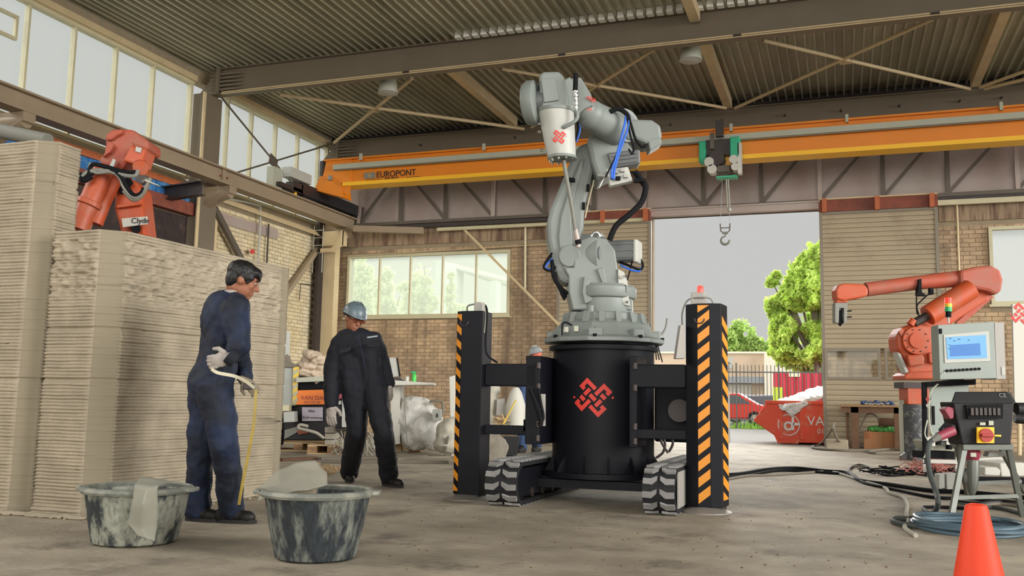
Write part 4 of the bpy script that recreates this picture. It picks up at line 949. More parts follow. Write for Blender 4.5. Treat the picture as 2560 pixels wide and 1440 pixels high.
def head_parts(parent, c, f, up, skin, s=1.0, body=None):
    c = Vector(c); f = Vector(f).normalized(); u = Vector(up); u = (u-f*u.dot(f)).normalized(); r = f.cross(u)
    R = Matrix((r,f,u)).transposed(); b = body or MB()
    b.ell(c+u*0.025*s, 0.074*s, 0.094*s, 0.095*s, 20, 14, R)                   # skull
    b.ell(c-u*0.045*s+f*0.022*s, 0.058*s, 0.066*s, 0.068*s, 18, 12, R)         # jaw
    b.ell(c-u*0.098*s+f*0.066*s, 0.022*s, 0.018*s, 0.017*s, 10, 8, R)          # chin
    chain(b,[c+f*0.088*s+u*0.005*s, c+f*0.110*s-u*0.030*s],[0.010*s,0.014*s],8) # nose
    b.ell(c+f*0.098*s-u*0.036*s,0.017*s,0.010*s,0.008*s,8,6,R)
    b.ell(c+f*0.086*s-u*0.062*s,0.024*s,0.009*s,0.006*s,10,6,R); b.ell(c+f*0.084*s-u*0.075*s,0.021*s,0.010*s,0.007*s,10,6,R)  # lips
    b.ell(c+f*0.084*s+u*0.022*s,0.050*s,0.010*s,0.008*s,10,6,R)                # brow
    for k in (-1,1):
        b.ell(c+r*0.075*s*k-f*0.010*s-u*0.005*s, 0.010*s, 0.020*s, 0.030*s, 10, 8, R)
        b.ell(c+r*0.038*s*k+f*0.060*s-u*0.022*s, 0.022*s, 0.020*s, 0.022*s, 10, 8, R)
    return b, R, r, f, u
def eyes(parent, c, r, f, u, s=1.0):
    for k in (-1,1):
        e = MB().ell(c+r*0.032*s*k+f*0.0775*s+u*0.002*s,0.011*s,0.010*s,0.0065*s,12,8).build('eye','white_paint',parent)
        MB().ell(c+r*0.032*s*k+f*0.0865*s+u*0.002*s,0.0055*s,0.003*s,0.0055*s,10,6,Matrix((r,f,u)).transposed()).build('iris','hair_black',e)
        MB().tube([c+r*(0.018*k)*s+f*0.094*s+u*0.022*s,c+r*(0.034*k)*s+f*0.092*s+u*0.026*s,c+r*(0.050*k)*s+f*0.082*s+u*0.020*s],0.0035*s,6).build('eyebrow','hair_black',parent)
# ---- man with the tape (seen from behind, to the right)
D1 = 6.30
root = thing('person',G(545,1305),'person with short black hair in navy coveralls holding a tape measure, back half turned','person')
F1 = (RT*0.86+FWD*0.51).normalized(); Rr = (RT*0.51-FWD*0.86).normalized()
pel = V(530,955,D1+0.02); wst = V(545,895,D1+0.02); chs = V(562,805,D1+0.02); nk = V(585,735,D1); 
hipR = pel+Rr*0.09-UP*0.02; hipL = pel-Rr*0.09-UP*0.02
knR = V(560,1110,D1-0.06); knL = V(503,1110,D1+0.10); anR = G(578,1306)+UP*0.12; anL = G(492,1302)+UP*0.12
shR = V(590,770,D1-0.17); shL = V(560,765,D1+0.20); elR = V(598,860,D1-0.24); wrR = V(580,893,D1-0.25); elL = V(600,880,D1+0.18); wrL = V(614,948,D1+0.10)
hc = V(607,700,D1-0.02); HF = (RT*0.88+FWD*0.30-UP*0.30).normalized(); HU = (UP*0.95+RT*0.25)
b = MB()
b, R_, r_, f_, u_ = head_parts(root, hc, HF, HU, 'skin', 1.08, b)
chain(b,[nk-F1*0.01-UP*0.06, nk+UP*0.02, hc-u_*0.05-f_*0.035],[0.065,0.056,0.058])
chain(b,[pel,wst,chs,nk-UP*0.05],[0.085,0.085,0.085,0.055]); chain(b,[hipR,knR,anR],[0.075,0.055,0.04]); chain(b,[hipL,knL,anL],[0.075,0.055,0.04]); chain(b,[chs,shR,elR,wrR],[0.07,0.05,0.04,0.03]); chain(b,[chs,shL,elL,wrL],[0.07,0.05,0.04,0.03])
bd = organic(b,'body','skin',root,0.008,2)
eyes(root,hc,r_,f_,u_,1.08)
b = MB()
for sgn in (-1,1):
    o = Rr*0.065*sgn
    chain(b,[pel+o*1.15,wst+o*1.0,chs+o*1.55,nk-UP*0.075+o*0.9],[0.128,0.118,0.125,0.085])
b.ell(chs+UP*0.02-F1*0.02,0.22,0.22,0.20,18,12,Matrix((Rr,F1*0.62,UP)).transposed())
b.ell(pel-F1*0.005-UP*0.01,0.19,0.15,0.18,18,12,Matrix((Rr,F1,UP)).transposed())
chain(b,[hipR-F1*0.01,hipR*0.5+knR*0.5,knR,knR*0.45+anR*0.55,anR-UP*0.03],[0.128,0.112,0.095,0.088,0.090])
chain(b,[hipL-F1*0.01,hipL*0.5+knL*0.5,knL,knL*0.45+anL*0.55,anL-UP*0.03],[0.128,0.110,0.093,0.086,0.090])
chain(b,[shR-UP*0.01,shR*0.45+elR*0.55,elR,wrR],[0.098,0.090,0.074,0.052]); chain(b,[shL,elL,wrL],[0.092,0.070,0.055])
capsule(b,nk-UP*0.07,nk-UP*0.02,0.085,0.070)
cv = organic(b,'coverall','navy',root,0.012,3,0.035,0.11)
MB().lathe([(0.078,-0.02),(0.072,0.03),(0.068,0.032)],nk-UP*0.01,(nk-chs).normalized()*0.6+UP,n=24).build('shirt_collar','glove_white',cv,smooth=True)
MB().lathe([(0.088,-0.03),(0.084,0.022),(0.078,0.022)],nk-UP*0.022,(nk-chs).normalized()*0.5+UP,n=24).build('collar','navy',cv,smooth=True)
MB().beam(V(612,905,D1-0.16),V(545,905,D1-0.20),0.02,0.035).v
b = MB()                                                              # hair
b.ell(hc+u_*0.050-f_*0.018,0.092,0.108,0.082,20,14,R_); b.ell(hc+u_*0.0-f_*0.062,0.080,0.052,0.082,18,12,R_); b.ell(hc+u_*0.068+f_*0.050,0.078,0.062,0.045,16,10,R_)
for k in (-1,1): b.ell(hc+r_*0.070*k+u_*0.030+f_*0.012,0.022,0.058,0.040,12,8,R_); b.ell(hc+r_*0.074*k+u_*0.018+f_*0.032,0.010,0.016,0.042,10,8,R_)
for i in range(7): capsule(b,hc+u_*0.078+f_*0.092+r_*(-0.06+i*0.02),hc+u_*(0.028+0.012*(i%2))+f_*0.108+r_*(-0.066+i*0.022),0.014,0.005,8)
organic(b,'hair','hair_black',root,0.005,2,0.006,0.02)
hand(root,V(576,893,D1-0.30),-RT*0.9-UP*0.28-FWD*0.1,UP*0.75-RT*0.3-FWD*0.2,-FWD,'glove_white',1.18,0.9,thumb=-1)
MB().lathe([(0.052,-0.02),(0.058,0.0),(0.054,0.04)],V(584,897,D1-0.30),(V(572,890,D1-0.30)-V(592,905,D1-0.29)).normalized(),n=20).build('glove_cuff','navy_dark',root,smooth=True)
hand(root,V(608,950,D1+0.06),RT*0.8-UP*0.6,FWD*0.4+UP*0.5+RT*0.4,-FWD+UP*0.5,'print_smooth',1.0,1.0,name='glove',thumb=1)
boot(root,G(540,1306),G(638,1309),anR); boot(root,G(466,1301),G(548,1306),anL)
mat('tape_white','c9c2a8',0.5); mat('tape_yellow','a08a3c',0.5,var=0.2,ns=15)
def ribbon(pts, w_, m, name, parent, wd=UP):
    b = MB(); pts = curve(pts,6); n = len(pts); P = []
    for p in pts: P += [p-Vector(wd)*w_/2, p+Vector(wd)*w_/2]
    P += [p+FWD*0.0015 for p in P]; k = 2*n
    F = []
    for i in range(n-1): F += [(2*i,2*i+1,2*i+3,2*i+2),(k+2*i,k+2*i+2,k+2*i+3,k+2*i+1),(2*i,2*i+2,k+2*i+2,k+2*i),(2*i+1,k+2*i+1,k+2*i+3,2*i+3)]
    return b.add(P,F).build(name,m,parent)
tp = thing('tape_measure',V(626,965,D1-0.08),'yellow measuring tape running from the hand of the man down to the floor','tape')
ribbon([V(528,922,D1-0.42),V(545,932,D1-0.43),V(585,940,D1-0.38),V(612,952,D1-0.25),V(636,970,D1-0.10)],0.022,'tape_white','tape_band',tp,UP*0.9+RT*0.3)
ribbon([V(640,975,D1-0.05),V(634,1060,D1-0.05),V(618,1150,D1-0.02),V(606,1210,D1),V(597,1262,D1+0.02)],0.020,'tape_yellow','tape_band',tp,RT)
ribbon([V(640,975,D1-0.05),V(668,1010,D1+0.8),V(690,1038,D1+1.6),V(703,1056,D1+2.3)],0.014,'tape_yellow','tape_band',tp,UP*0.8-RT*0.5)
MB().obox(V(622,966,D1-0.02),RT*0.035,UP*0.022,FWD*0.02).build('tape_case','dark_steel',tp,bevel=0.006)
# ---- man with helmet
D2 = 8.95
root = thing('person',G(905,1215),'person in grey helmet, safety glasses and dark navy coveralls looking down, between tub and machine','person')
F2 = (-FWD*0.92+RT*0.38).normalized(); R2 = Vector((-F2.y,F2.x,0))*-1   # image-left side is his right
pel = V(908,958,D2); wst = V(900,915,D2); chs = V(890,862,D2); nk = V(884,836,D2-0.01)
hl = pel-RT*0.09; hr = pel+RT*0.10
knl = V(893,1075,D2+0.02); knr = V(958,1080,D2-0.12); anl = G(872,1204)+UP*0.12; anr = V(972,1195,D2-0.15)
anr = G(972,1216)+UP*0.12
sl = V(848,862,D2-0.02); sr = V(934,850,D2-0.02); ell_ = V(829,930,D2+0.0); wl_ = V(828,1008,D2-0.08); elr = V(958,905,D2+0.12); wr_ = V(970,958,D2+0.05)
hc = V(885,797,D2-0.05); HF = (-FWD*0.72+RT*0.55-UP*0.28).normalized(); HU = UP*0.95+RT*0.1
b = MB(); b, R_, r_, f_, u_ = head_parts(root, hc, HF, HU, 'skin', 1.02, b)
chain(b,[nk-UP*0.06,nk+UP*0.02,hc-u_*0.05-f_*0.03],[0.065,0.056,0.056])
chain(b,[pel,wst,chs,nk-UP*0.05],[0.085,0.085,0.085,0.055]); chain(b,[hl,knl,anl],[0.075,0.055,0.04]); chain(b,[hr,knr,anr],[0.075,0.055,0.04]); chain(b,[chs,sl,ell_,wl_],[0.07,0.05,0.04,0.03]); chain(b,[chs,sr,elr,wr_],[0.07,0.05,0.04,0.03])
organic(b,'body','skin',root,0.009,2); eyes(root,hc,r_,f_,u_,1.02)
b = MB()
for sgn in (-1,1):
    o = RT*0.08*sgn
    chain(b,[pel+o*1.0,wst+o*1.1,chs+o*1.35,nk-UP*0.07+o*0.8],[0.120,0.125,0.130,0.075])
b.ell(chs+UP*0.0,0.235,0.15,0.17,18,12,Matrix((RT,FWD,UP)).transposed())
chain(b,[hl,hl*0.5+knl*0.5,knl,knl*0.4+anl*0.6,anl-UP*0.02],[0.125,0.115,0.10,0.10,0.098])
chain(b,[hr,hr*0.5+knr*0.5,knr,knr*0.4+anr*0.6,anr-UP*0.02],[0.125,0.112,0.098,0.094,0.092])
chain(b,[sl,ell_,wl_],[0.094,0.082,0.070]); chain(b,[sr,elr,wr_],[0.088,0.074,0.064]); capsule(b,nk-UP*0.06,nk-UP*0.04,0.09,0.07)
cv = organic(b,'coverall','navy_dark',root,0.013,3,0.035,0.12)
MB().obox(V(931,842,D2-0.21),RT*0.048+UP*0.008,UP*0.007,FWD*0.006).build('name_strip','label_grey',cv)
for q,c_ in (((862,876),1),((932,862),0)): MB().obox(V(q[0],q[1],D2-0.20),RT*0.055+UP*(0.018 if c_ else 0.004),UP*0.022,FWD*0.010).build('pocket_flap','navy_dark',cv,bevel=0.004)
MB().tube([V(896,838,D2-0.18),V(903,870,D2-0.20),V(912,915,D2-0.19),V(918,950,D2-0.17)],0.006,6).build('zip_placket','navy',cv)
MB().lathe([(0.080,-0.02),(0.084,0.03),(0.078,0.032)],nk-UP*0.045,UP,n=24).build('collar','navy_dark',cv,smooth=True)
hm = MB(); hm.ell(hc+u_*0.055-f_*0.005,0.112,0.138,0.105,28,18,R_)
ho_ = MB(); n = 28; P = []; F = []
for j in range(9):                                                    # helmet shell as half dome with brim
    ph = PI/2*j/8
    for i in range(n):
        t = 2*PI*i/n; P.append(hc+u_*(0.050+0.115*math.cos(ph))+r_*(0.112*math.sin(ph)*math.cos(t))+f_*(0.136*math.sin(ph)*math.sin(t)-0.008))
for i in range(n):
    t = 2*PI*i/n; br = 1.04+(0.20 if math.sin(t) > 0.25 else 0.0)*max(0,math.sin(t)); P.append(hc+u_*(0.044-0.012*max(0,math.sin(t)))+r_*(0.116*math.cos(t))+f_*(0.136*math.sin(t)*br-0.008))
for j in range(9):
    for i in range(n): F.append((j*n+i,(j+1)*n+i,(j+1)*n+(i+1)%n,j*n+(i+1)%n))
hs = ho_.add(P,F).build('helmet','helmet_grey',root,smooth=True); sm = hs.modifiers.new('shell','SOLIDIFY'); sm.thickness = 0.006
for k in (-0.03,0,0.03): MB().tube([hc+u_*0.150+f_*-0.06+r_*k,hc+u_*0.168+f_*0.0+r_*k,hc+u_*0.148+f_*0.07+r_*k],0.006,6).build('helmet_ridge','helmet_grey',hs,smooth=True)
MB().lathe([(0.100,-0.015),(0.106,-0.012),(0.106,0.006),(0.100,0.008)],hc+u_*0.036-f_*0.012,u_,n=28,sx=0.98).build('helmet_band','cable_black',hs)
gl = MB()
for k in (-1,1): gl.obox(hc+r_*0.035*k+f_*0.104+u_*0.002,r_*0.030,f_*0.003,u_*0.017)
g_ = gl.build('safety_glasses','lens',root,bevel=0.004)
for k in (-1,1): MB().tube([hc+r_*0.066*k+f_*0.100+u_*0.008,hc+r_*0.080*k+u_*0.006],0.003,6).build('glasses_arm','cable_black',g_)
hand(root,V(829,1012,D2-0.10),-UP,RT*0.9-FWD*0.3,-FWD,'glove_white',1.30,0.35,thumb=-1)
hand(root,V(972,962,D2+0.02),-UP+RT*0.1,RT*0.6+FWD*0.6,-FWD,'glove_white',1.1,0.4,thumb=1)
bd1 = (RT*0.72-FWD*0.70).normalized(); bd2 = (RT*0.25-FWD*0.97).normalized(); boot(root,G(970,1216)-bd1*0.08,G(970,1216)+bd1*0.22,anr); boot(root,G(872,1204)-bd2*0.08,G(872,1204)+bd2*0.22,anl)
# ---- worker in the background
D3 = 15.9
root = thing('person',G(1320,1132),'person in pale grey helmet and blue gloves far behind the black machine','person')
pel = V(1320,1010,D3); chs = V(1328,950,D3); nk = V(1340,912,D3); hl = pel-RT*0.10; hr = pel+RT*0.11
knl = V(1308,1068,D3-0.05); knr = V(1342,1066,D3+0.05); anl = G(1304,1132)+UP*0.1; anr = G(1342,1130)+UP*0.1
sl = V(1312,955,D3-0.15); el_ = V(1302,985,D3-0.15); wl_ = V(1306,1006,D3-0.2); sr = V(1352,950,D3+0.1); er = V(1362,990,D3+0.1); wr_ = V(1360,1020,D3)
hc = V(1341,890,D3); HF = (-RT*0.9-FWD*0.2-UP*0.25).normalized()
b = MB(); b, R_, r_, f_, u_ = head_parts(root, hc, HF, UP, 'skin_red', 1.05, b)
chain(b,[nk-UP*0.06,hc-u_*0.05],[0.065,0.056]); chain(b,[pel,chs,nk-UP*0.05],[0.11,0.12,0.06]); chain(b,[hl,knl,anl],[0.07,0.055,0.04]); chain(b,[hr,knr,anr],[0.07,0.055,0.04]); chain(b,[chs,sl,el_,wl_],[0.07,0.05,0.04,0.03]); chain(b,[chs,sr,er,wr_],[0.07,0.05,0.04,0.03])
organic(b,'body','skin_red',root,0.012,2); eyes(root,hc,r_,f_,u_,1.05)
b = MB()
for sgn in (-1,1): chain(b,[pel+RT*0.07*sgn,chs+RT*0.08*sgn,nk-UP*0.08+RT*0.05*sgn],[0.13,0.13,0.08])
chain(b,[hl,knl,anl-UP*0.02],[0.12,0.10,0.09]); chain(b,[hr,knr,anr-UP*0.02],[0.12,0.10,0.09]); chain(b,[chs,sl,el_,wl_],[0.12,0.10,0.08,0.065]); chain(b,[chs,sr,er,wr_],[0.12,0.10,0.08,0.065])
cv = organic(b,'coverall','navy_faded',root,0.016,3,0.03,0.12)
hs = MB().lathe([(0.0,0.115),(0.06,0.10),(0.10,0.06),(0.118,0.01),(0.125,0.0),(0.145,-0.006)],hc+u_*0.055,u_,n=24).build('helmet','helmet_light',root,smooth=True)
MB().tube([hc+u_*0.17-f_*0.05,hc+u_*0.176,hc+u_*0.165+f_*0.05],0.010,6).build('helmet_ridge','white_paint',hs)
hand(root,V(1306,1008,D3-0.22),-UP+RT*0.1,RT,-FWD,'glove_blue',1.35,0.5,thumb=1)
boot(root,G(1312,1133),G(1290,1133),anl); boot(root,G(1350,1131),G(1330,1131),anr)
# ================================================================== TUBS
mat('tub_black','262d32',0.6,col2='80847a',mix=(0.46,0.66),ns=11,var=0.35,stretch=(1,1,0.35),bump=0.4,bs=40)
mat('tub_pale','2b3135',0.6,col2='8f9184',mix=(0.42,0.54),ns=10,var=0.3,stretch=(1,1,0.6),bump=0.4,bs=40)
mat('tub_rim','6f726a',0.6,col2='8f8f82',ns=9,bump=0.2)
def tub(c, rb_, rt, h, m, label, a0=0.0):
    t = thing('mortar_tub',c,label,'tub')
    n = 56; P = []; prof = [(rb_-0.015,0.002),(rb_,0.012),(rb_+(rt-rb_)*0.5,h*0.5),(rt-0.012,h-0.035),(rt-0.01,h-0.03)]
    MB().lathe(prof+[(rt-0.016,h-0.03),(rb_+(rt-rb_)*0.5-0.008,h*0.5),(rb_-0.012,0.016),(0,0.014)],c,n=n).build('body',m,t,smooth=True)
    MB().lathe([(rt-0.014,h-0.036),(rt+0.008,h-0.036),(rt+0.016,h-0.022),(rt+0.006,h-0.004),(rt-0.012,h),(rt-0.022,h-0.010)],c,n=n,ring=True).build('rim','tub_rim',t,smooth=True)
    for k in (0,1):
        a = a0+k*PI; d_ = Vector((math.cos(a),math.sin(a),0)); s_ = Vector((-d_.y,d_.x,0)); p = Vector(c)+UP*(h-0.03)
        MB().prism([p+d_*(rt+0.004)-s_*0.075,p+d_*(rt+0.045)-s_*0.05,p+d_*(rt+0.045)+s_*0.05,p+d_*(rt+0.004)+s_*0.075],UP*0.024).build('handle','tub_rim',t,bevel=0.006)
    return t
k1 = V(340,1300,5.56); k1 = Vector((k1.x,k1.y,0)); k2 = V(792,1300,5.14); k2 = Vector((k2.x,k2.y,0))
tub(k1,0.235,0.300,0.325,'tub_pale','builder tub thickly smeared with pale plaster, at the foot of the concrete block',YAW+PI)
tub(k2,0.215,0.292,0.365,'tub_black','black builder tub nearest the viewer with streaks of plaster',YAW+0.1+PI/2*0+3.1)
mat('dry_mortar','7d7669',0.95,var=0.2,ns=12,bump=0.6)
MB().lathe([(0.0,0.0),(0.2,0.0),(0.268,0.0)],k1+UP*0.26,n=30).build('mortar_fill','dry_mortar',None,label='dry crumbly mortar inside the left tub',cat='mortar',kind='stuff')
b = MB()
for i in range(70):
    a = random.uniform(0,2*PI); r_ = 0.24*math.sqrt(random.random()); s = random.uniform(0.01,0.03); b.ell(k1+Vector((r_*math.cos(a),r_*math.sin(a),0.265)),s,s,s*0.8,6,4)
b.build('mortar_lumps','dry_mortar',None,kind='stuff',label='lumps of dried mortar heaped in the left tub',cat='mortar')
q = V(745,1213,5.16); MB().rbox((q.x,q.y,0.335),0.20,0.13,0.10,YAW+0.1).build('foam_block','print_smooth',None,bevel=0.01,label='grey block lying inside the black tub under the plastic sheet',cat='block')
MB().lathe([(0,0),(0.20,0.0),(0.262,0.0)],k2+UP*0.27,n=30).build('mortar_fill','print_smooth',None,label='pale slurry filling the nearest black tub',cat='mortar',kind='stuff')
def plastic(name, tint, a):
    m = glassmat(name, tint, a); MATS[name] = m; n = m.node_tree.nodes; l = m.node_tree.links
    tr = [x for x in n if x.type=='BSDF_TRANSLUCENT'][0]; df = n.new('ShaderNodeBsdfDiffuse'); df.inputs[0].default_value = rgb(tint); mx = n.new('ShaderNodeMixShader'); mx.inputs[0].default_value = 0.6
    to = tr.outputs[0].links[0].to_socket; l.new(tr.outputs[0], mx.inputs[1]); l.new(df.outputs[0], mx.inputs[2]); l.new(mx.outputs[0], to); return m
plastic('film','c9c6b8',0.50); plastic('film_thick','bdbcae',0.75)
def sheet(name, grid, m, label, rnd=0.008, th=0.0015, cat='plastic sheet'):
    # grid of control points, bilinear patches with a crumple
    rows = len(grid); cols = len(grid[0]); K = 6; P = []; F = []
    H = (rows-1)*K+1; W = (cols-1)*K+1
    for i in range(H):
        for j in range(W):
            a = min(i//K,rows-2); b_ = min(j//K,cols-2); u = (i-a*K)/K; v = (j-b_*K)/K
            p = Vector(grid[a][b_])*(1-u)*(1-v)+Vector(grid[a+1][b_])*u*(1-v)+Vector(grid[a][b_+1])*(1-u)*v+Vector(grid[a+1][b_+1])*u*v
            nn = noise.noise_vector(p*11)*rnd+noise.noise_vector(p*30)*rnd*0.4; P.append(p+nn)
    for i in range(H-1):
        for j in range(W-1): F.append((i*W+j,i*W+j+1,(i+1)*W+j+1,(i+1)*W+j))
    o = MB().add(P,F).build(name,m,None,smooth=False,label=label,cat=cat)
    for pl in o.data.polygons: pl.use_smooth = True
    s = o.modifiers.new('thickness','SOLIDIFY'); s.thickness = th; return o
sheet('plastic_sheet',[[V(790,1150,5.25),V(815,1182,5.2),V(818,1212,5.15)],[V(735,1158,5.25),V(760,1185,5.15),V(780,1222,5.05)],[V(690,1178,5.25),V(705,1200,5.1),V(712,1232,4.97)],[V(655,1212,5.2),V(662,1222,5.08),V(668,1238,4.97)],[V(643,1228,5.15),V(646,1240,5.08),V(645,1256,5.03)]],'film','translucent plastic sheet standing up out of the nearest tub')
sheet('plastic_bag',[[V(352,1193,5.45),V(395,1196,5.45),V(425,1203,5.55)],[V(335,1214,5.24),V(365,1220,5.225),V(395,1214,5.24)],[V(330,1260,5.24),V(360,1265,5.215),V(396,1262,5.26)],[V(318,1310,5.27),V(355,1322,5.25),V(392,1318,5.28)],[V(345,1338,5.25),V(370,1350,5.24),V(386,1352,5.24)]],'film_thick','torn translucent plastic bag hanging over the rim of the left tub',0.006)
# ================================================================== RIGHT SIDE: ORANGE ROBOT, CABINETS, POWER BOX
mat('robot_orange','b44b24',0.5,var=0.06,ns=4,dust='9a6a55',dmix=(0.5,0.8),ds=3)
mat('robot_orange_dusty','a84a33',0.6,col2='94604f',mix=(0.4,0.7),ns=3)
mat('panel_mint','878f88',0.45,var=0.04,ns=2)
mat('screen_blue','5f93bd',0.3,emit=0.35); mat('screen_deep','3a6aa6',0.3,emit=0.35)
mat('signal_red','ff2a1c',0.3,emit=1.3); mat('signal_yellow','d9b81c',0.4); mat('signal_green','1fa060',0.4)
mat('galvanised','666963',0.45,0.5,var=0.12,ns=6)
mat('switch_red','9c2a22',0.4); mat('plug_red','8c3848',0.5); mat('box_black','0d0e10',0.6,dust='55565a',dmix=(0.66,0.72),ds=30)
mat('drum_dark','43464a',0.6,dust='8d8c86',dmix=(0.5,0.66),ds=12)
mat('hose_blue','4f6470',0.5,var=0.1); mat('cable_tan','756d60',0.85); mat('wire_pink','b06a60',0.6)
mat('wood','9a7a56',0.8,col2='7c6044',ns=3,stretch=(0.5,6,6)); mat('wood_pale','b69c76',0.8,var=0.15,ns=4); mat('wood_dark','6a4e3a',0.85,var=0.2,ns=4)
mat('cardboard','a0714c',0.85,var=0.08); mat('plastic_green','4d9a4a',0.5); mat('dusty_white','a9a496',0.85,var=0.1,ns=6); mat('cone_orange','e03c12',0.6)
DR = 15.0
ro = thing('industrial_robot',V(2290,1010,DR),'dusty orange robot arm stretching to the left above the control cabinet','robot')
def S(name, pts, d, th, m, parent, bevel=0.02):
    b = MB(); sil(b,pts,d,th); return b.build(name,m,parent,bevel=bevel)
S('base',[(2262,948),(2262,938),(2272,930),(2340,928),(2352,948)],DR-0.25,0.5,'robot_orange',ro)
S('turret',[(2270,938),(2266,905),(2245,870),(2242,840),(2256,818),(2290,808),(2330,812),(2350,830),(2350,935)],DR-0.2,0.4,'robot_orange',ro,0.05)
p = V(2288,852,DR-0.22); MB().cyl(p,p-FWD*0.06,0.22,n=32).build('joint_housing','robot_orange',ro,smooth=True,bevel=0.01); MB().cyl(p-FWD*0.06,p-FWD*0.09,0.125,n=24).build('joint_cap','robot_orange',ro,smooth=True)
for a in range(10):
    t = a*0.63; q = p-FWD*0.06+RT*0.18*math.cos(t)+UP*0.18*math.sin(t); MB().cyl(q,q-FWD*0.012,0.012,n=6).build('bolt','dark_steel',ro)
S('motor_cover',[(2268,888),(2306,886),(2312,895),(2310,912),(2275,916)],DR-0.28,0.1,'robot_orange',ro)
S('motor_cover',[(2322,882),(2350,878),(2350,910),(2324,908)],DR-0.28,0.1,'robot_orange',ro)
S('side_shell',[(2243,880),(2252,884),(2274,935),(2266,936)],DR-0.2,0.2,'white_paint',ro,0.004)
S('lug',[(2248,828),(2256,820),(2262,830),(2254,842)],DR-0.25,0.06,'robot_orange',ro,0.004)
a = V(2318,790,DR-0.2); b_ = V(2428,722,DR-0.2); MB().cyl(a,b_,0.165,0.165,28).build('balance_cylinder','robot_orange',ro,smooth=True,bevel=0.01)
MB().cyl(V(2285,808,DR-0.2),a,0.07,n=14).build('cylinder_rod','dark_steel',ro)
MB().cyl(V(2275,812,DR-0.22),V(2284,800,DR-0.22),0.06,n=14).build('rod_eye','robot_orange',ro)
S('lower_arm',[(2290,815),(2300,800),(2330,790),(2440,715),(2478,735),(2470,750),(2345,832)],DR-0.05,0.2,'robot_orange',ro,0.03)
MB().beam(V(2392,812,DR+0.1),V(2478,738,DR+0.1),0.06,0.09).build('parallel_link','robot_orange_dusty',ro,bevel=0.01)
S('elbow_housing',[(2400,676),(2440,666),(2480,662),(2502,675),(2510,700),(2505,728),(2490,738),(2470,728),(2440,722),(2402,715)],DR-0.2,0.38,'robot_orange_dusty',ro,0.05)
a = V(2408,696,DR-0.02); b_ = V(2300,706,DR-0.02); c_ = V(2165,724,DR-0.02)
MB().tube([a,b_,c_],[0.135,0.115,0.115],20).build('forearm','robot_orange_dusty',ro,smooth=True)
MB().box(0,0.01,0,0.01,0,0.01).v
S('wrist',[(2090,725),(2096,712),(2112,708),(2160,710),(2172,722),(2170,740),(2150,745),(2110,752),(2092,748)],DR-0.14,0.24,'robot_orange',ro,0.03)
S('wrist_neck',[(2092,745),(2118,744),(2120,756),(2092,758)],DR-0.1,0.18,'robot_orange',ro)
S('cable_bracket',[(2297,698),(2304,697),(2305,730),(2314,736),(2306,740),(2294,738)],DR-0.18,0.1,'cable_black',ro,0.003)
S('cable_box',[(2325,720),(2334,720),(2335,736),(2326,737)],DR-0.18,0.08,'cable_black',ro,0.003)
for pts in ([(2292,735),(2291,760),(2294,785),(2308,792)],[(2318,738),(2305,750),(2292,765),(2296,785)],[(2332,732),(2318,738),(2305,740)]): MB().tube(curve([V(x,y,DR-0.2) for x,y in pts],4),0.012,6).build('cable','cable_black',ro)
gp = S('gripper_frame',[(2088,757),(2119,757),(2117,806),(2110,808),(2110,770),(2098,770),(2097,808),(2088,806)],DR-0.1,0.14,'grey_ink',ro,0.004)
S('gripper_jaw',[(2099,776),(2106,772),(2105,790),(2108,806),(2103,815),(2097,806)],DR-0.06,0.08,'cable_black',gp,0.004)
for y in (778,793): MB().tube([V(2117,y,DR-0.05),V(2129,y-1,DR-0.05)],0.012,6).build('gripper_pin','cable_black',gp)
# pedestal
pd = thing('robot_pedestal',G(2290,1158),'thick dusty black column with an orange collar under the orange robot','pedestal')
g_ = G(2290,1150)
MB().lathe([(0.21,0.0),(0.21,0.93),(0.0,0.93)],g_,n=32).build('column','drum_dark',pd,smooth=True)
MB().box(g_.x-0.24,g_.x-0.16,g_.y-0.10,g_.y+0.1,0,1.0).build('side_post','channel_grey',pd)
MB().rbox(g_+UP*1.07,0.36,0.36,0.28,YAW).build('collar','robot_orange',pd,bevel=0.01)
MB().rbox(g_+UP*1.25,0.5,0.4,0.10,YAW).build('mount_plate','dark_steel',pd)
S('foot_bracket',[(2252,1155),(2252,1140),(2264,1130),(2267,1135),(2266,1155)],dep(g_)-0.25,0.05,'dark_steel',pd,0.003)
# rack with panels
DK = 12.7
rk = thing('control_rack',G(2390,1180),'open aluminium rack with a mint grey side panel and tangled wires at its foot','rack')
S('side_panel',[(2328,968),(2422,962),(2424,1110),(2345,1112),(2330,1095),(2326,1060)],DK,0.03,'panel_mint',rk,0.004)
S('panel_handle',[(2331,1015),(2337,1015),(2338,1062),(2333,1062)],DK-0.03,0.03,'cable_black',rk,0.004)
for pts in ([(2307,955),(2318,955),(2320,1160),(2310,1160)],[(2310,955),(2440,948),(2440,960),(2310,968)],[(2310,1092),(2398,1092),(2398,1102),(2310,1102)],[(2308,1148),(2398,1150),(2398,1160),(2308,1158)],[(2392,1090),(2400,1090),(2398,1180),(2388,1180)],[(2308,1160),(2318,1160),(2316,1180),(2308,1180)]):
    S('frame_bar',pts,DK-0.1,0.05,'alu' if pts[0][1] > 1000 else 'cable_black',rk,0.003)
S('lower_shelf',[(2312,1102),(2395,1102),(2395,1128),(2325,1126)],DK+0.1,0.4,'channel_grey',rk,0.004)
S('device',[(2312,1128),(2394,1130),(2394,1148),(2312,1146)],DK+0.05,0.4,'cable_black',rk,0.006)
for i,(x,y) in enumerate(((2330,1110),(2345,1106),(2366,1106),(2380,1104),(2388,1116),(2372,1118))): MB().obox(V(x,y,DK-0.02),RT*0.022,UP*0.03,FWD*0.05).build('terminal','cable_black' if i%2 else 'alu',rk,bevel=0.003)
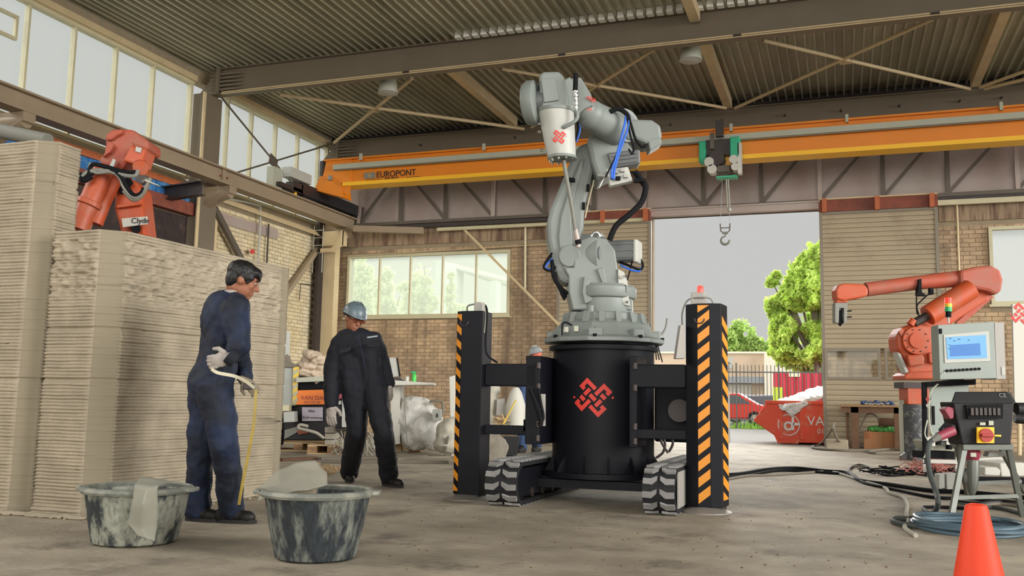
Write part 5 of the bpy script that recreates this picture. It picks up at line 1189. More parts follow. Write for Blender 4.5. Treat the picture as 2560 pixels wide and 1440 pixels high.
for x,y in ((2319,998),(2320,1014)): MB().cyl(V(x,y,DK-0.12),V(x,y,DK-0.15),0.026,n=12).build('push_button','switch_red' if y < 1000 else 'white_paint',rk)
S('clutter',[(2350,958),(2372,950),(2398,942),(2406,940),(2412,950),(2440,954),(2440,962),(2350,966)],DK-0.1,0.2,'cable_black',rk,0.006)
for pts in ([(2325,1000),(2322,1040),(2328,1080),(2336,1088)],[(2345,960),(2330,975),(2322,1005),(2324,1060)],[(2318,1050),(2312,1085),(2322,1110),(2310,1145)]): MB().tube(curve([V(x,y,DK-0.14) for x,y in pts],4),0.010,6).build('cable','channel_grey',rk)
# operator cabinet with screen
DH = 12.35
hm = thing('operator_cabinet',V(2418,948,DH+0.1),'pale grey operator cabinet with a lit blue touch screen and a row of buttons','cabinet')
S('case',[(2345,812),(2485,804),(2491,946),(2350,949)],DH,0.22,'panel_mint',hm,0.008)
S('side_case',[(2486,806),(2510,806),(2515,948),(2491,948)],DH+0.03,0.4,'box_grey',hm,0.006)
sc = S('screen_frame',[(2359,837),(2472,827),(2476,903),(2362,908)],DH-0.012,0.02,'white_paint',hm,0.004)
S('screen',[(2365,843),(2465,837),(2468,895),(2369,898)],DH-0.018,0.02,'screen_blue',sc,0.0)
S('screen_window',[(2376,863),(2450,858),(2452,888),(2376,891)],DH-0.022,0.02,'screen_deep',sc,0.0)
for i,(x,y,w_) in enumerate(((2374,846,6),(2384,852,5),(2396,848,6),(2371,862,3),(2371,872,3),(2420,850,4))): MB().obox(V(x+2,y,DH-0.021),RT*w_*0.0024,UP*0.004,FWD*0.002).build('screen_mark','black_ink',sc)
for i in range(9): q = V(2367+i*10,927-i*0.6,DH-0.005); MB().cyl(q,q-FWD*0.02,0.018,n=12).build('push_button','cable_black',hm)
for x,y in ((2356,934),(2361,932)): MB().cyl(V(x,y,DH),V(x,y,DH-0.015),0.010,n=8).build('key_switch','alu',hm)
q = V(2351,828,DH-0.01); MB().obox(q,RT*0.018,UP*0.034,FWD*0.015).build('latch','cable_black',hm,bevel=0.004)
S('side_vent',[(2504,917),(2512,917),(2513,938),(2505,938)],DH+0.02,0.03,'white_paint',hm,0.002)
stw = thing('signal_tower',V(2371,806,DH+0.1),'signal tower lamp with red, yellow and green lenses on the operator cabinet','lamp')
for y0,y1,m_,n_ in ((745,759,'signal_red','red_lens'),(759,768,'signal_yellow','yellow_lens'),(768,779,'signal_green','green_lens'),(779,793,'cable_black','base'),(793,808,'white_paint','post')):
    MB().cyl(V(2371,y1,DH+0.1),V(2371,y0,DH+0.1),{'base':0.036,'post':0.014}.get(n_,0.046),n=20).build(n_,m_,stw,smooth=True)
# board with the red emblem at the right edge
bd_ = thing('site_board',G(2575,1120),'cream board with a red knot emblem at the right edge','board')
S('board',[(2531,760),(2600,758),(2606,1010),(2537,1008)],13.4,0.04,'foam_white',bd_,0.004)
S('post',[(2546,1008),(2556,1008),(2556,1140),(2546,1140)],13.42,0.05,'cream_paint',bd_); S('post',[(2585,1008),(2592,1008),(2592,1140),(2585,1140)],13.42,0.05,'cream_paint',bd_)
qc = V(2556,786,13.4); knot('emblem','emblem_red',bd_,lambda u,v,o: qc+RT*u+UP*v-FWD*(o+0.002),0.16)
# power distribution box on a stand
DB = 7.50
pb = thing('power_box',V(2465,1113,DB+0.1),'black power distribution box with a red and yellow main switch on a trestle','power box')
b = MB(); f_ = [V(2382,1005,DB-0.02),V(2536,1005,DB-0.02),V(2528,1113,DB+0.02),V(2406,1112,DB+0.02)]
b.prism(f_,FWD*0.24); b.build('case','box_black',pb,bevel=0.012)
b = MB(); A_ = [V(2378,1007,DB-0.04),V(2540,1007,DB-0.04),V(2540,1007,DB+0.26),V(2378,1007,DB+0.26)]; B_ = [p+UP*0.088 for p in (A_[0]+RT*0.055+FWD*0.05,A_[1]-RT*0.04+FWD*0.05,A_[2]-RT*0.04,A_[3]+RT*0.055)]
b.add(A_+B_,[(0,3,2,1),(4,5,6,7),(0,1,5,4),(1,2,6,5),(2,3,7,6),(3,0,4,7)]); b.build('lid','box_black',pb,bevel=0.008)
S('breaker_window',[(2414,1012),(2508,1010),(2508,1046),(2420,1048)],DB-0.035,0.02,'cable_black',pb,0.003)
for i in range(7): MB().obox(V(2430+i*11,1029,DB-0.045),RT*0.012,UP*0.030,FWD*0.008).build('breaker','dark_steel',pb,bevel=0.002)
sw = S('switch_plate',[(2443,1068),(2486,1068),(2486,1108),(2443,1108)],DB-0.03,0.02,'crane_yellow',pb,0.003)
q = V(2464,1088,DB-0.03); MB().cyl(q,q-FWD*0.02,0.054,n=28).build('switch_ring','switch_red',sw); MB().obox(q-FWD*0.03,RT*0.048,UP*0.011,FWD*0.012).build('switch_knob','switch_red',sw,bevel=0.004)
S('switch_tag',[(2487,1087),(2503,1087),(2503,1092),(2487,1091)],DB-0.03,0.004,'signal_yellow',pb,0)
S('rating_label',[(2472,1052),(2484,1052),(2484,1063),(2472,1063)],DB-0.02,0.006,'channel_grey',pb,0); S('rating_label',[(2450,1056),(2464,1056),(2464,1063),(2450,1063)],DB-0.02,0.006,'channel_grey',pb,0)
text('CE','lettering',0.05,V(2498,993,DB-0.018),RT,UP*0.8+FWD*0.4,'grey_ink',pb,0.003)
S('socket',[(2361,1024),(2370,1016),(2386,1020),(2384,1046),(2376,1048)],DB,0.1,'plug_red',pb,0.006); S('socket',[(2370,1060),(2390,1062),(2392,1088),(2378,1084)],DB+0.02,0.1,'box_black',pb,0.006)
S('socket_cap',[(2348,1074),(2364,1056),(2378,1060),(2382,1066),(2366,1064),(2352,1080)],DB,0.02,'cable_black',pb,0.002)
MB().cyl(V(2382,1076,DB+0.03),V(2346,1092,DB),0.042,0.036,18).build('plug','plug_red',pb,smooth=True); MB().cyl(V(2348,1091,DB),V(2330,1102,DB),0.036,0.018,16).build('plug_boot','grey_ink',pb,smooth=True)
MB().cyl(V(2540,1022,DB+0.08),V(2570,1022,DB+0.08),0.05,n=18).build('socket','box_black',pb); MB().cyl(V(2536,1045,DB+0.08),V(2568,1048,DB+0.06),0.042,n=18).build('socket','box_black',pb)
MB().lathe([(0.052,-0.05),(0.055,0.0),(0.045,0.04)],V(2433,1135,DB+0.1),(-FWD*0.5+UP*0.6),n=18).build('plug','plug_red',pb,smooth=True)
MB().tube([V(2433,1150,DB+0.1),V(2432,1175,DB+0.1),V(2432,1200,DB+0.1),V(2430,1222,DB+0.1),V(2430,1236,DB+0.1),V(2430,1248,DB+0.1)],[0.045,0.050,0.042,0.040,0.022,0.012],16).build('hanging_coupler','galvanised',pb,smooth=True)
MB().obox(V(2433,1137,DB+0.02),RT*0.022,UP*0.016,FWD*0.006).build('rating_label','channel_grey',pb)
S('bottom_socket',[(2474,1128),(2506,1128),(2512,1142),(2468,1142)],DB+0.1,0.08,'grey_ink',pb,0.006)
sd = thing('trestle_stand',G(2465,1297),'galvanised trestle stand carrying the black power box','stand')
gl, gr = G(2376,1302), G(2556,1292); gl2, gr2 = G(2420,1240), G(2562,1232)
tl, tr_ = V(2412,1113,DB+0.04), V(2520,1113,DB+0.04)
for n_, (a,b_) in enumerate(((gl,tl),(gr,tr_),(gl2+FWD*0.0,tl+FWD*0.14),(gr2,tr_+FWD*0.14))): MB().beam(a+UP*0.0,b_,0.045,0.03,FWD).build('leg','galvanised',sd,bevel=0.004)
MB().beam(V(2404,1118,DB+0.03),V(2530,1118,DB+0.03),0.06,0.045).build('top_bar','galvanised',sd,bevel=0.004)
def at_h(a,b_,z): t = (z-a.z)/(b_.z-a.z); return a+(b_-a)*t
MB().beam(at_h(gl,tl,0.17),at_h(gr,tr_,0.17),0.025,0.03).build('cross_bar','galvanised',sd); MB().beam(at_h(gl2,tl,0.17),at_h(gr2,tr_,0.17),0.025,0.03).build('cross_bar','galvanised',sd)
# floor cables
def cable(name, pts, r, m, label, z=None, k=6, cat='cable', d=None):
    P = []
    for q in pts:
        if len(q) == 3: P.append(V(q[0],q[1],q[2]))
        else: p = G(*q); p.z = r*0.98; P.append(p)
    pp_ = curve(P,k)
    return MB().tube(pp_,r,8).build(name,m,None,smooth=True,label=label,cat=cat)
cable('floor_cable',[(1800,1192),(1850,1189),(1920,1177),(1990,1174),(2060,1181),(2118,1186),(2150,1205),(2230,1217),(2330,1232),(2420,1236),(2620,1256)],0.022,'cable_black','thick black cable running from the black leg across the floor to the right')
cable('floor_cable',[(1800,1198),(1860,1193),(1940,1180),(2010,1181),(2080,1186),(2130,1190),(2160,1210),(2240,1228),(2340,1248),(2450,1252),(2620,1280)],0.016,'cable_black','thinner black cable lying beside the thick one on the floor')
cable('floor_cable',[(1800,1204),(1870,1192),(1930,1190),(2020,1184),(2080,1181),(2128,1194),(2124,1160+15),(2140,1168),(2170,1170),(2190,1180),(2210,1188),(2260,1186),(2330,1180)],0.014,'cable_tan','tan cable that loops up beside the orange collar column')
cable('floor_cable',[(2081,1182),(2110,1190),(2150,1204),(2210,1222),(2224,1236),(2258,1248),(2268,1268),(2266,1288),(2272,1310),(2262,1325),(2290,1345)],0.016,'dusty_white','dusty pale cable snaking down to the blue coil')
cable('floor_cable',[(2120,1190),(2128,1172),(2150,1164),(2175,1172),(2200,1186),(2230,1192),(2290,1186),(2350,1190)],0.015,'cable_black','short dark cable loop in front of the workbench')
cable('supply_cable',[(2334,1098,DB),(2322,1112,DB),(2320,1150,DB-0.05),(2326,1190,DB-0.2),(2340,1230,DB-0.4),(2345,1262,DB-0.6),(2330,1290),(2290,1303),(2240,1303),(2236,1312),(2290,1322),(2370,1322)],0.020,'hose_grey','grey supply cable hanging from the red plug down to the floor')
cable('floor_cable',[(2310,1272),(2360,1272),(2430,1276),(2460,1270)],0.014,'cable_black','short cable between the trestle legs and the cone')
cable('floor_cable',[(2308,1276),(2330,1290),(2390,1296),(2420,1284),(2480,1272),(2560,1290)],0.016,'hose_grey','grey cable arc passing under the trestle')
for i in range(3): cable('floor_cable',[(2390,1258+i*5),(2440,1262+i*5),(2500,1256+i*4),(2600,1268+i*4)],0.015,('cable_black','hose_grey','cable_tan')[i],('black cable nearest the trestle crossbar','grey cable second below the trestle crossbar','tan cable third below the trestle crossbar')[i])
# coil
b = MB(); cc = G(2420,1326); 
for l in range(9):
    pts = []; ra = 0.36-0.012*(l%3)+random.uniform(-0.02,0.02); rb2 = 0.42-0.05*(l%4)+random.uniform(-0.02,0.02); ph = random.uniform(0,6)
    for i in range(33):
        t = 2*PI*i/32; pts.append(cc+RT*ra*math.cos(t)+FWD*(rb2*math.sin(t))+UP*(0.016+0.013*(l//2)+0.006*math.sin(t*2+ph)))
    b.tube(pts,0.015,7)
b.build('hose_coil','hose_blue',None,smooth=True,label='coil of slate blue hose lying on the floor beside the orange cone',cat='hose')
# cone
cp = V(2442,1300,4.55); cp.z = 0
cn = thing('traffic_cone',cp,'bright orange traffic cone cut off by the bottom edge at the right','cone')
MB().lathe([(0.120,0.02),(0.052,0.385),(0.046,0.40),(0.030,0.405),(0.028,0.39)],cp,n=36).build('cone_body','cone_orange',cn,smooth=True)
MB().rbox(cp+RT*0.06+UP*0.012,0.44,0.36,0.024,YAW).build('base_plate','cable_black',cn,bevel=0.008)
# polystyrene and bits behind the stand
for i,(pts,d,th,lab) in enumerate((([(2462,1168),(2492,1168),(2502,1176),(2500,1190),(2462,1188)],9.6,0.3,'white foam block with a step, left of the row on the floor behind the stand'),([(2500,1158),(2560,1156),(2570,1190),(2504,1192)],9.8,0.5,'long white foam block behind the trestle at the right edge'),([(2440,1146),(2530,1140),(2540,1161),(2450,1161)],14.3,0.5,'flat white foam slab farthest behind the trestle'))):
    S('foam_piece',pts,d,th,'foam_white',None,0.01); o = bpy.data.objects[-1] if False else None
for o in [x for x in bpy.data.objects if x.name.startswith('foam_piece') and 'label' not in x]:
    i = int(o.name.split('.')[-1]) if '.' in o.name else 0
    tag(o,('white foam block with a step behind the trestle','long white foam block behind the trestle at the right edge','flat white foam slab farthest behind the trestle')[i],'foam')
b = MB(); sil(b,[(2434,1192),(2600,1196),(2600,1212),(2434,1206)],9.4,0.12); b.build('black_batten','cable_black',None,label='black batten lying in front of the white foam pieces',cat='batten')
for i,(pts,lab) in enumerate((([(2348,1186),(2362,1184),(2362,1220),(2348,1222)],'small white box standing on the floor left of the trestle leg'),([(2366,1184),(2390,1182),(2390,1226),(2368,1228)],'white box touching the trestle leg, right of the smaller one'))):
    b = MB(); sil(b,pts,dep(G(2360,1224)),0.12); b.build('white_box','white_paint',None,bevel=0.005,label=lab,cat='box')
b = MB()
for i in range(46):
    x = random.uniform(2270,2400); y = random.uniform(1168,1190); p = G(x,y); pts = [p]
    for k in range(4): pts.append(pts[-1]+Vector((random.uniform(-0.12,0.12),random.uniform(-0.12,0.12),0))); 
    pts = [q+UP*random.uniform(0.008,0.14) for q in pts]; b.tube(curve(pts,3),0.005,5)
b.build('wire_tangle','wire_pink',None,kind='stuff',label='tangle of thin pink and dark wires on the floor by the pedestal',cat='wires')
b = MB()
for i in range(30):
    x = random.uniform(2200,2400); y = random.uniform(1175,1192); p = G(x,y); pts = [p]
    for k in range(4): pts.append(pts[-1]+Vector((random.uniform(-0.25,0.25),random.uniform(-0.1,0.1),0)))
    pts = [q+UP*random.uniform(0.01,0.06) for q in pts]; b.tube(curve(pts,3),0.009,5)
b.build('dark_wire_tangle','cable_black',None,kind='stuff',label='flat tangle of dark cables on the floor in front of the pedestal',cat='wires')
# bench by the right leaf
g1 = G(2128,1122); YBn = g1.y+0.0
bn = thing('workbench',(g1.x+0.5,YBn+0.2,0),'rough wooden workbench with thick legs in front of the right door leaf','bench')
def xz(px_,py_,Y=YBn): p = PY(px_,py_,Y); return p
x0 = xz(2102,1014).x; zt = xz(2120,1011).z; x1 = xz(2262,1010).x
MB().box(x0,x1,YBn-0.05,YBn+0.55,zt-0.05,zt).build('bench_top','wood',bn,bevel=0.005)
MB().box(x0,x1,YBn,YBn+0.04,zt-0.17,zt-0.05).build('apron','wood_dark',bn)
for xx in (xz(2138,1080).x,xz(2246,1080).x): MB().box(xx-0.075,xx+0.075,YBn,YBn+0.14,0,zt-0.05).build('leg','wood_dark',bn)
MB().box(xz(2120,1080).x-0.03,xz(2120,1080).x+0.03,YBn+0.3,YBn+0.4,0,zt-0.05).build('leg','wood_dark',bn)
ci = xz(2195,1006); b = MB()
for i in range(14): b.ell((ci.x-0.30+i*0.045,YBn+0.12+0.05*math.sin(i*1.7),zt+0.035+0.02*math.sin(i*2.3)),0.055,0.05,0.035+0.015*math.cos(i),8,6)
organic(b,'work_jacket','navy_faded',None,0.012,2,0.03,0.04); o = bpy.data.objects['work_jacket']; tag(o,'crumpled blue and white jacket on the workbench','jacket')
b = MB()
for i in range(8): b.ell((ci.x-0.24+i*0.06,YBn+0.06,zt+0.02+0.012*math.sin(i*3)),0.04,0.03,0.02,8,6)
organic(b,'white_cloth','dusty_white',None,0.010,2,0.02,0.03); tag(bpy.data.objects['white_cloth'],'white rag lying under the jacket on the workbench','cloth')
a_,b2_ = xz(2160,1100),xz(2250,1100)
MB().box(a_.x,b2_.x-0.1,YBn+0.16,YBn+0.5,0,xz(2200,1080).z).build('cardboard_box','cardboard',None,bevel=0.005,label='wide brown box standing under the workbench',cat='box')
zb = xz(2200,1080).z
b = MB()
for i in range(9): b.ell((a_.x+0.15+i*0.085,YBn+0.30,zb+0.05+0.02*math.sin(i*2)),0.09,0.09,0.06,8,6)
organic(b,'net_bundle','plastic_green',None,0.02,1,0.05,0.06); tag(bpy.data.objects['net_bundle'],'green net bundle on top of the brown box','net')
MB().tube([(a_.x+0.3,YBn+0.3,zb+0.20),(a_.x+0.9,YBn+0.3,zb+0.20)],0.09,14).build('sack_roll','wood_dark',None,smooth=True,label='brown rolled sack lying on the green net',cat='roll')
MB().tube(curve([xz(2150,1075,YBn+0.25),xz(2160,1050,YBn+0.25),xz(2172,1034,YBn+0.25),xz(2190,1040,YBn+0.25),xz(2200,1055,YBn+0.25)],5),0.02,8).build('old_strap','cable_tan',None,label='pale strap looped over the things under the bench',cat='strap')
hk_ = xz(2174,1090,YBn+0.12); MB().tube([hk_+UP*0.12,hk_+UP*0.03,hk_+RT*0.03,hk_-UP*0.04,hk_-RT*0.04,hk_-RT*0.04+UP*0.02],0.012,6).build('small_hook','rust_orange',None,label='small rusty hook hanging in front of the brown box',cat='hook')
g2 = G(2092,1124); MB().rbox((g2.x,g2.y+0.2,0.10),0.42,0.30,0.20,0.1).build('concrete_block','print_concrete',None,bevel=0.01,label='small pale block lying at the foot of the workbench',cat='block')
cable('floor_hose',[(2250,1121),(2200,1127),(2110,1129),(2040,1124),(2032,1118),(2050,1112),(2076,1080,19.0),(2086,1058,19.0),(2084,1072,19.0),(2094,1098,19.2),(2120,1122)],0.022,'cable_tan','pale hose looping up beside the small block at the workbench')
cable('floor_hose',[(2250,1134),(2190,1136),(2172,1132),(2210,1126),(2262,1128)],0.020,'cable_tan','pale hose lying flat in front of the workbench')
# ================================================================== LEFT ORANGE ROBOT BEHIND THE BLOCKS
DL = 8.9
lr = thing('industrial_robot',V(290,620,DL)*1.0,'orange robot arm with looped black cables behind the printed concrete blocks','robot')
lr.location = Vector((V(290,620,DL).x,V(290,620,DL).y,0))
S('upper_arm',[(262,345),(270,330),(296,322),(330,322),(352,338),(372,352),(371,368),(366,378),(330,365),(318,378),(322,400),(305,425),(250,412),(246,396),(262,380)],DL-0.1,0.35,'robot_orange_dusty',lr,0.05)
S('head_cap',[(262,350),(264,335),(280,324),(305,321),(306,332),(290,340),(276,350)],DL-0.15,0.2,'robot_orange_dusty',lr,0.02)
m_ = S('motor_box',[(306,402),(326,362),(366,372),(352,415),(340,412)],DL-0.28,0.25,'robot_orange',lr,0.02)
S('motor_label',[(340,366),(354,370),(350,382),(338,378)],DL-0.30,0.02,'white_paint',m_,0.002)
S('white_tag',[(272,418),(282,396),(290,400),(280,424)],DL-0.18,0.02,'white_paint',lr,0.002)
MB().cyl(V(348,408,DL-0.1),V(352,420,DL-0.3),0.07,n=18).build('motor_cap','robot_orange',lr)
S('side_cover',[(264,366),(278,356),(284,364),(274,380),(256,392),(262,382)],DL-0.16,0.06,'robot_orange_dusty',lr,0.004)
MB().tube([V(262,425,DL-0.1),V(240,478,DL-0.12),V(214,530,DL-0.15),V(196,575,DL-0.18)],[0.115,0.110,0.10,0.10],24).build('forearm','robot_orange',lr,smooth=True)
MB().tube([V(292,440,DL-0.05),V(262,500,DL-0.06),V(238,560,DL-0.1)],0.07,12).build('forearm_rail','robot_orange',lr,smooth=True)
MB().lathe([(0.105,-0.03),(0.125,-0.02),(0.125,0.02),(0.105,0.03)],V(224,510,DL-0.14),(V(240,478,DL-0.12)-V(214,530,DL-0.15)),n=24).build('forearm_collar','robot_orange',lr)
S('link_plate',[(286,470),(298,446),(320,440),(340,455),(352,470),(356,500),(366,592),(304,590),(284,520)],DL+0.05,0.3,'robot_orange',lr,0.03)
S('plate_window',[(290,460),(320,440),(330,455),(318,470),(300,486)],DL-0.02,0.05,'cable_black',lr,0.01)
S('plate_rib',[(290,512),(350,505),(352,512),(292,520)],DL-0.0,0.05,'robot_orange',lr,0.006)
MB().cyl(V(340,572,DL+0.05),V(340,572,DL),0.045,n=18).build('plate_hole','cable_black',lr)
sg = S('name_sign',[(304,546),(368,541),(370,560),(307,568)],DL-0.03,0.01,'foam_white',lr,0.0)
text('Clyde','lettering',0.075,V(328,558,DL-0.036),RT+UP*0.03,UP,'black_ink',sg,0.003)
for pts, m2, r2 in (([(222,440),(230,412),(262,416),(296,426),(326,432),(340,428)],'cable_black',0.022),([(205,440),(225,428),(260,426),(300,436),(336,440),(345,425)],'grey_ink',0.020),([(206,448),(228,436),(270,422),(310,430),(338,436)],'cable_black',0.016),([(228,408),(224,424),(240,432),(280,430),(300,445),(310,470),(330,492),(350,490),(368,462),(376,445)],'grey_ink',0.018),([(278,424),(300,440),(316,466),(334,488),(352,484),(360,470)],'cable_black',0.022),([(205,432),(200,445),(212,452),(230,442)],'cable_black',0.022),([(356,455),(366,448),(372,460),(352,494),(330,500),(308,478)],'cable_tan',0.014)):
    MB().tube(curve([V(x,y,DL-0.30) for x,y in pts],5),r2,8).build('cable',m2,lr,smooth=True)
S('cable_bracket',[(334,436),(366,438),(364,458),(352,460),(338,450)],DL-0.3,0.05,'dark_steel',lr,0.004); S('cable_bracket',[(364,448),(396,462),(394,464),(360,452)],DL-0.32,0.04,'channel_grey',lr,0.002)
MB().lathe([(0.35,0),(0.35,0.5),(0.25,0.6),(0.25,1.4),(0.3,1.6),(0.2,1.9)],lr.location+FWD*0.3,n=24).build('base_column','robot_orange',lr,smooth=True)
MB().box(lr.location.x-0.2,lr.location.x+0.25,lr.location.y+0.1,lr.location.y+0.55,1.6,2.4).build('link_base','robot_orange',lr,bevel=0.03)
p_ = V(60,325,10.5); MB().tube([G(-10,325,4.1),G(120,352,3.9)],0.09,12).build('grey_duct','grey_ink',None,smooth=True,label='grey duct pipe above the tall block at the left edge',cat='pipe').location
# ================================================================== CLUTTER ALONG THE BACK WALL
mat('sack','b8a692',0.9,var=0.12,ns=7); mat('hazard_yellow','d8b648',0.5); mat('sign_orange','e8791c',0.45); mat('machine_grey','9da09b',0.5,var=0.04)
mat('sign_lilac','b4aebb',0.6); mat('bag_film','c8c6bf',0.45,var=0.06,ns=10,bump=0.8,bs=25); mat('foil_green','46c24e',0.4); mat('grass','7fae3c',0.9,var=0.3,ns=20)
DC = 15.0
mx = thing('mixing_machine',G(775,1135),'grey and black site machine with a striped edge and an orange plate behind the blocks','machine')
S('grey_cabinet',[(690,918),(738,918),(740,1014),(692,1014)],DC,0.8,'machine_grey',mx,0.01)
hs_ = S('striped_edge',[(733,917),(747,917),(741,1010),(731,1010)],DC-0.03,0.03,'hazard_yellow',mx,0)
for i in range(5): S('stripe',[(733,930+i*18),(745,922+i*18),(744,930+i*18),(733,938+i*18)],DC-0.04,0.01,'channel_grey',hs_,0)
S('black_body',[(742,952),(838,948),(838,985),(742,985)],DC+0.02,0.8,'cable_black',mx,0.01); S('lower_body',[(700,1012),(838,1008),(838,1100),(700,1100)],DC+0.1,0.8,'box_black',mx,0.01)
og = S('orange_plate',[(742,976),(816,974),(816,1011),(741,1012)],DC-0.03,0.03,'sign_orange',mx,0.002)
text('VAN DALEN','lettering',0.095,V(752,999,DC-0.035),RT,UP,'switch_red',og,0.003); text('015 2131 34','lettering',0.05,V(760,1008,DC-0.035),RT,UP,'switch_red',og,0.003)
wp = S('white_plate',[(755,1018),(806,1018),(806,1052),(755,1053)],DC+0.04,0.04,'sign_lilac',mx,0.002)
text('Allan','lettering',0.055,V(770,1030,DC+0.035),RT,UP,'dark_steel',wp,0.003); text('Kraft-werkzeug','lettering',0.05,V(757,1046,DC+0.035),RT,UP,'dark_steel',wp,0.003)
S('grey_tray',[(740,944),(836,940),(838,952),(740,956)],DC-0.1,0.9,'channel_grey',mx,0.004)
b = MB(); random.seed(3)
pile = [(755,930),(780,932),(805,930),(765,915),(795,916),(775,900),(795,902),(782,890),(768,950),(790,958),(800,945)]
for i,(x,y) in enumerate(pile): 
    c = V(x,y,DC+0.15+0.1*(i%3)); b2 = MB(); b2.ell(c,0.16+0.03*(i%2),0.14,0.07+0.02*(i%3),12,8,Matrix.Rotation(random.uniform(-0.5,0.5),3,'Y')); b2.ell(c+RT*0.06,0.10,0.1,0.08,10,6)
    o = organic(b2,'cement_sack','sack',None,0.018,1,0.06,0.08); lab = ('left sack of the bottom row on the machine','middle sack of the bottom row on the machine','right sack of the bottom row on the machine','left sack of the second row on the machine','right sack of the second row on the machine','left sack of the third row on the machine','right sack of the third row on the machine','topmost crumpled sack with a reddish edge on the machine','sack hanging over the tray edge at the left','sack hanging lowest over the orange plate','sack end sagging at the right of the tray')[i]
    tag(o,'crumpled beige '+lab,'sack','cement sacks piled on the machine')
S2 = lambda name,pts,d,th,m,label,cat,bevel=0.006: (lambda b: (sil(b,pts,d,th), b.build(name,m,None,bevel=bevel,label=label,cat=cat))[1])(MB())
S2('measuring_device',[(707,828),(722,828),(722,890),(712,890),(707,860)],DC,0.08,'white_paint','upright white device with dark buttons on the grey cabinet','device')
S2('yellow_tray',[(700,908),(718,885),(722,905),(742,912),(738,918),(702,918)],DC-0.05,0.2,'cable_tan','olive tray lying on the grey cabinet','tray')
S2('white_box',[(708,1030),(735,1028),(736,1055),(709,1056)],DC-0.3,0.25,'white_paint','white box sitting on the clutter left of the lilac plate','box'); S2('yellow_box',[(702,1013),(722,1012),(722,1028),(702,1028)],DC-0.2,0.2,'frame_cream','small yellow box under the grey cabinet','box')
# pallets
def pallet(c, L, Wd, ang, label):
    t = thing('pallet',c,label,'pallet'); d = Vector((math.cos(ang),math.sin(ang),0)); e = Vector((-d.y,d.x,0)); c = Vector(c)
    for i in range(5): MB().obox(c+e*(-Wd/2+Wd*(i+0.5)/5)+UP*0.135,d*L/2,e*(Wd*0.075),UP*0.010).build('deck_board','wood_pale',t)
    for i in (-1,0,1):
        MB().obox(c+e*(i*(Wd/2-0.06))+UP*0.010,d*L/2,e*0.05,UP*0.010).build('bottom_board','wood_pale',t)
        for j in (-1,0,1): MB().obox(c+e*(i*(Wd/2-0.06))+d*(j*(L/2-0.07))+UP*0.072,d*0.07,e*0.05,UP*0.05).build('block','wood',t)
    for j in (-1,0,1): MB().obox(c+d*(j*(L/2-0.07))+UP*0.118,d*0.06,e*Wd/2,UP*0.007).build('stringer_board','wood_pale',t)
    return t
g1_ = G(745,1128); pallet(g1_+FWD*0.3,1.1,0.8,YAW+0.05,'wooden pallet on the floor nearest the concrete block, with a red tool on it')
p2_ = pallet(g1_+FWD*0.35+UP*0.15+RT*0.05,0.9,0.7,YAW-0.03,'second wooden pallet stacked on the one by the concrete block')
pallet(G(830,1136)+FWD*0.3,0.75,0.7,YAW,'dark end of a wooden pallet behind the helmeted man'); 
S2('stone_saw',[(700,1078),(745,1066),(752,1076),(712,1098),(698,1102)],g1_.length*0.97,0.1,'grey_ink','grey curved tool bar lying on the pallet','tool'); S2('red_block',[(742,1076),(768,1073),(771,1083),(746,1087)],dep(g1_)-0.1,0.1,'rust_red','faded red block at the end of the grey tool bar','block')
q = V(790,1085,dep(g1_)+0.1); MB().tube([q-RT*0.15,q+RT*0.12],0.13,20).build('canister','white_paint',None,smooth=True,label='white round canister on the pallets behind the nearest tub',cat='canister')
MB().tube(curve([V(x,y,13.4) for x,y in [(770,1066),(750,1062),(746,1070),(760,1074),(790,1082),(810,1096)]],5),0.022,8).build('bent_hose','dusty_white',None,smooth=True,label='pale hose bent into a hook above the pallets',cat='hose')
MB().lathe([(0.0,-0.05),(0.15,-0.05),(0.15,-0.03),(0.08,-0.03),(0.08,0.03),(0.15,0.03),(0.15,0.05),(0,0.05)],V(698,1085,13.0),(RT+FWD*0.4),n=24).build('hose_reel','cable_black',None,smooth=True,label='black hose reel peeking out beside the concrete block',cat='reel')
for i in range(3): S2('foam_tile',[(812,1068+i*16),(835,1068+i*16),(835,1082+i*16),(812,1082+i*16)],14.6,0.4,'dusty_white',('top','middle','bottom')[i]+' one of three stacked white foam tiles left of the helmeted man','foam',0.004)
ef = thing('electric_rack',G(850,1130),'black and white electrical rack partly hidden by the helmeted man','rack')
S('black_frame',[(838,962),(860,962),(862,1070),(838,1072)],14.4,0.3,'box_black',ef,0.005); S('white_front',[(856,964),(866,964),(866,1068),(854,1068)],14.35,0.05,'white_paint',ef,0.003); S('base_bar',[(838,1072),(874,1070),(874,1078),(838,1080)],14.3,0.3,'dark_steel',ef)
q = V(850,990,14.38); MB().cyl(q,q-FWD*0.03,0.045,n=16).build('round_knob','plug_red',ef); S('square_port',[(846,1002),(854,1002),(854,1011),(846,1011)],14.37,0.03,'white_paint',ef,0)
b = MB()
for i in range(40):
    x = random.choice([random.uniform(846,872),random.uniform(905,940)]); p = V(x,random.uniform(1075,1100),14.3); pts = [p,p+Vector((random.uniform(-.1,.1),0,-0.12)),p+Vector((random.uniform(-.2,.2),0,-0.26))]; b.tube(curve(pts,3),0.007,5)
b.build('loose_wires','dusty_white',None,kind='stuff',label='bunch of loose pale wires hanging behind the legs of the helmeted man',cat='wires')
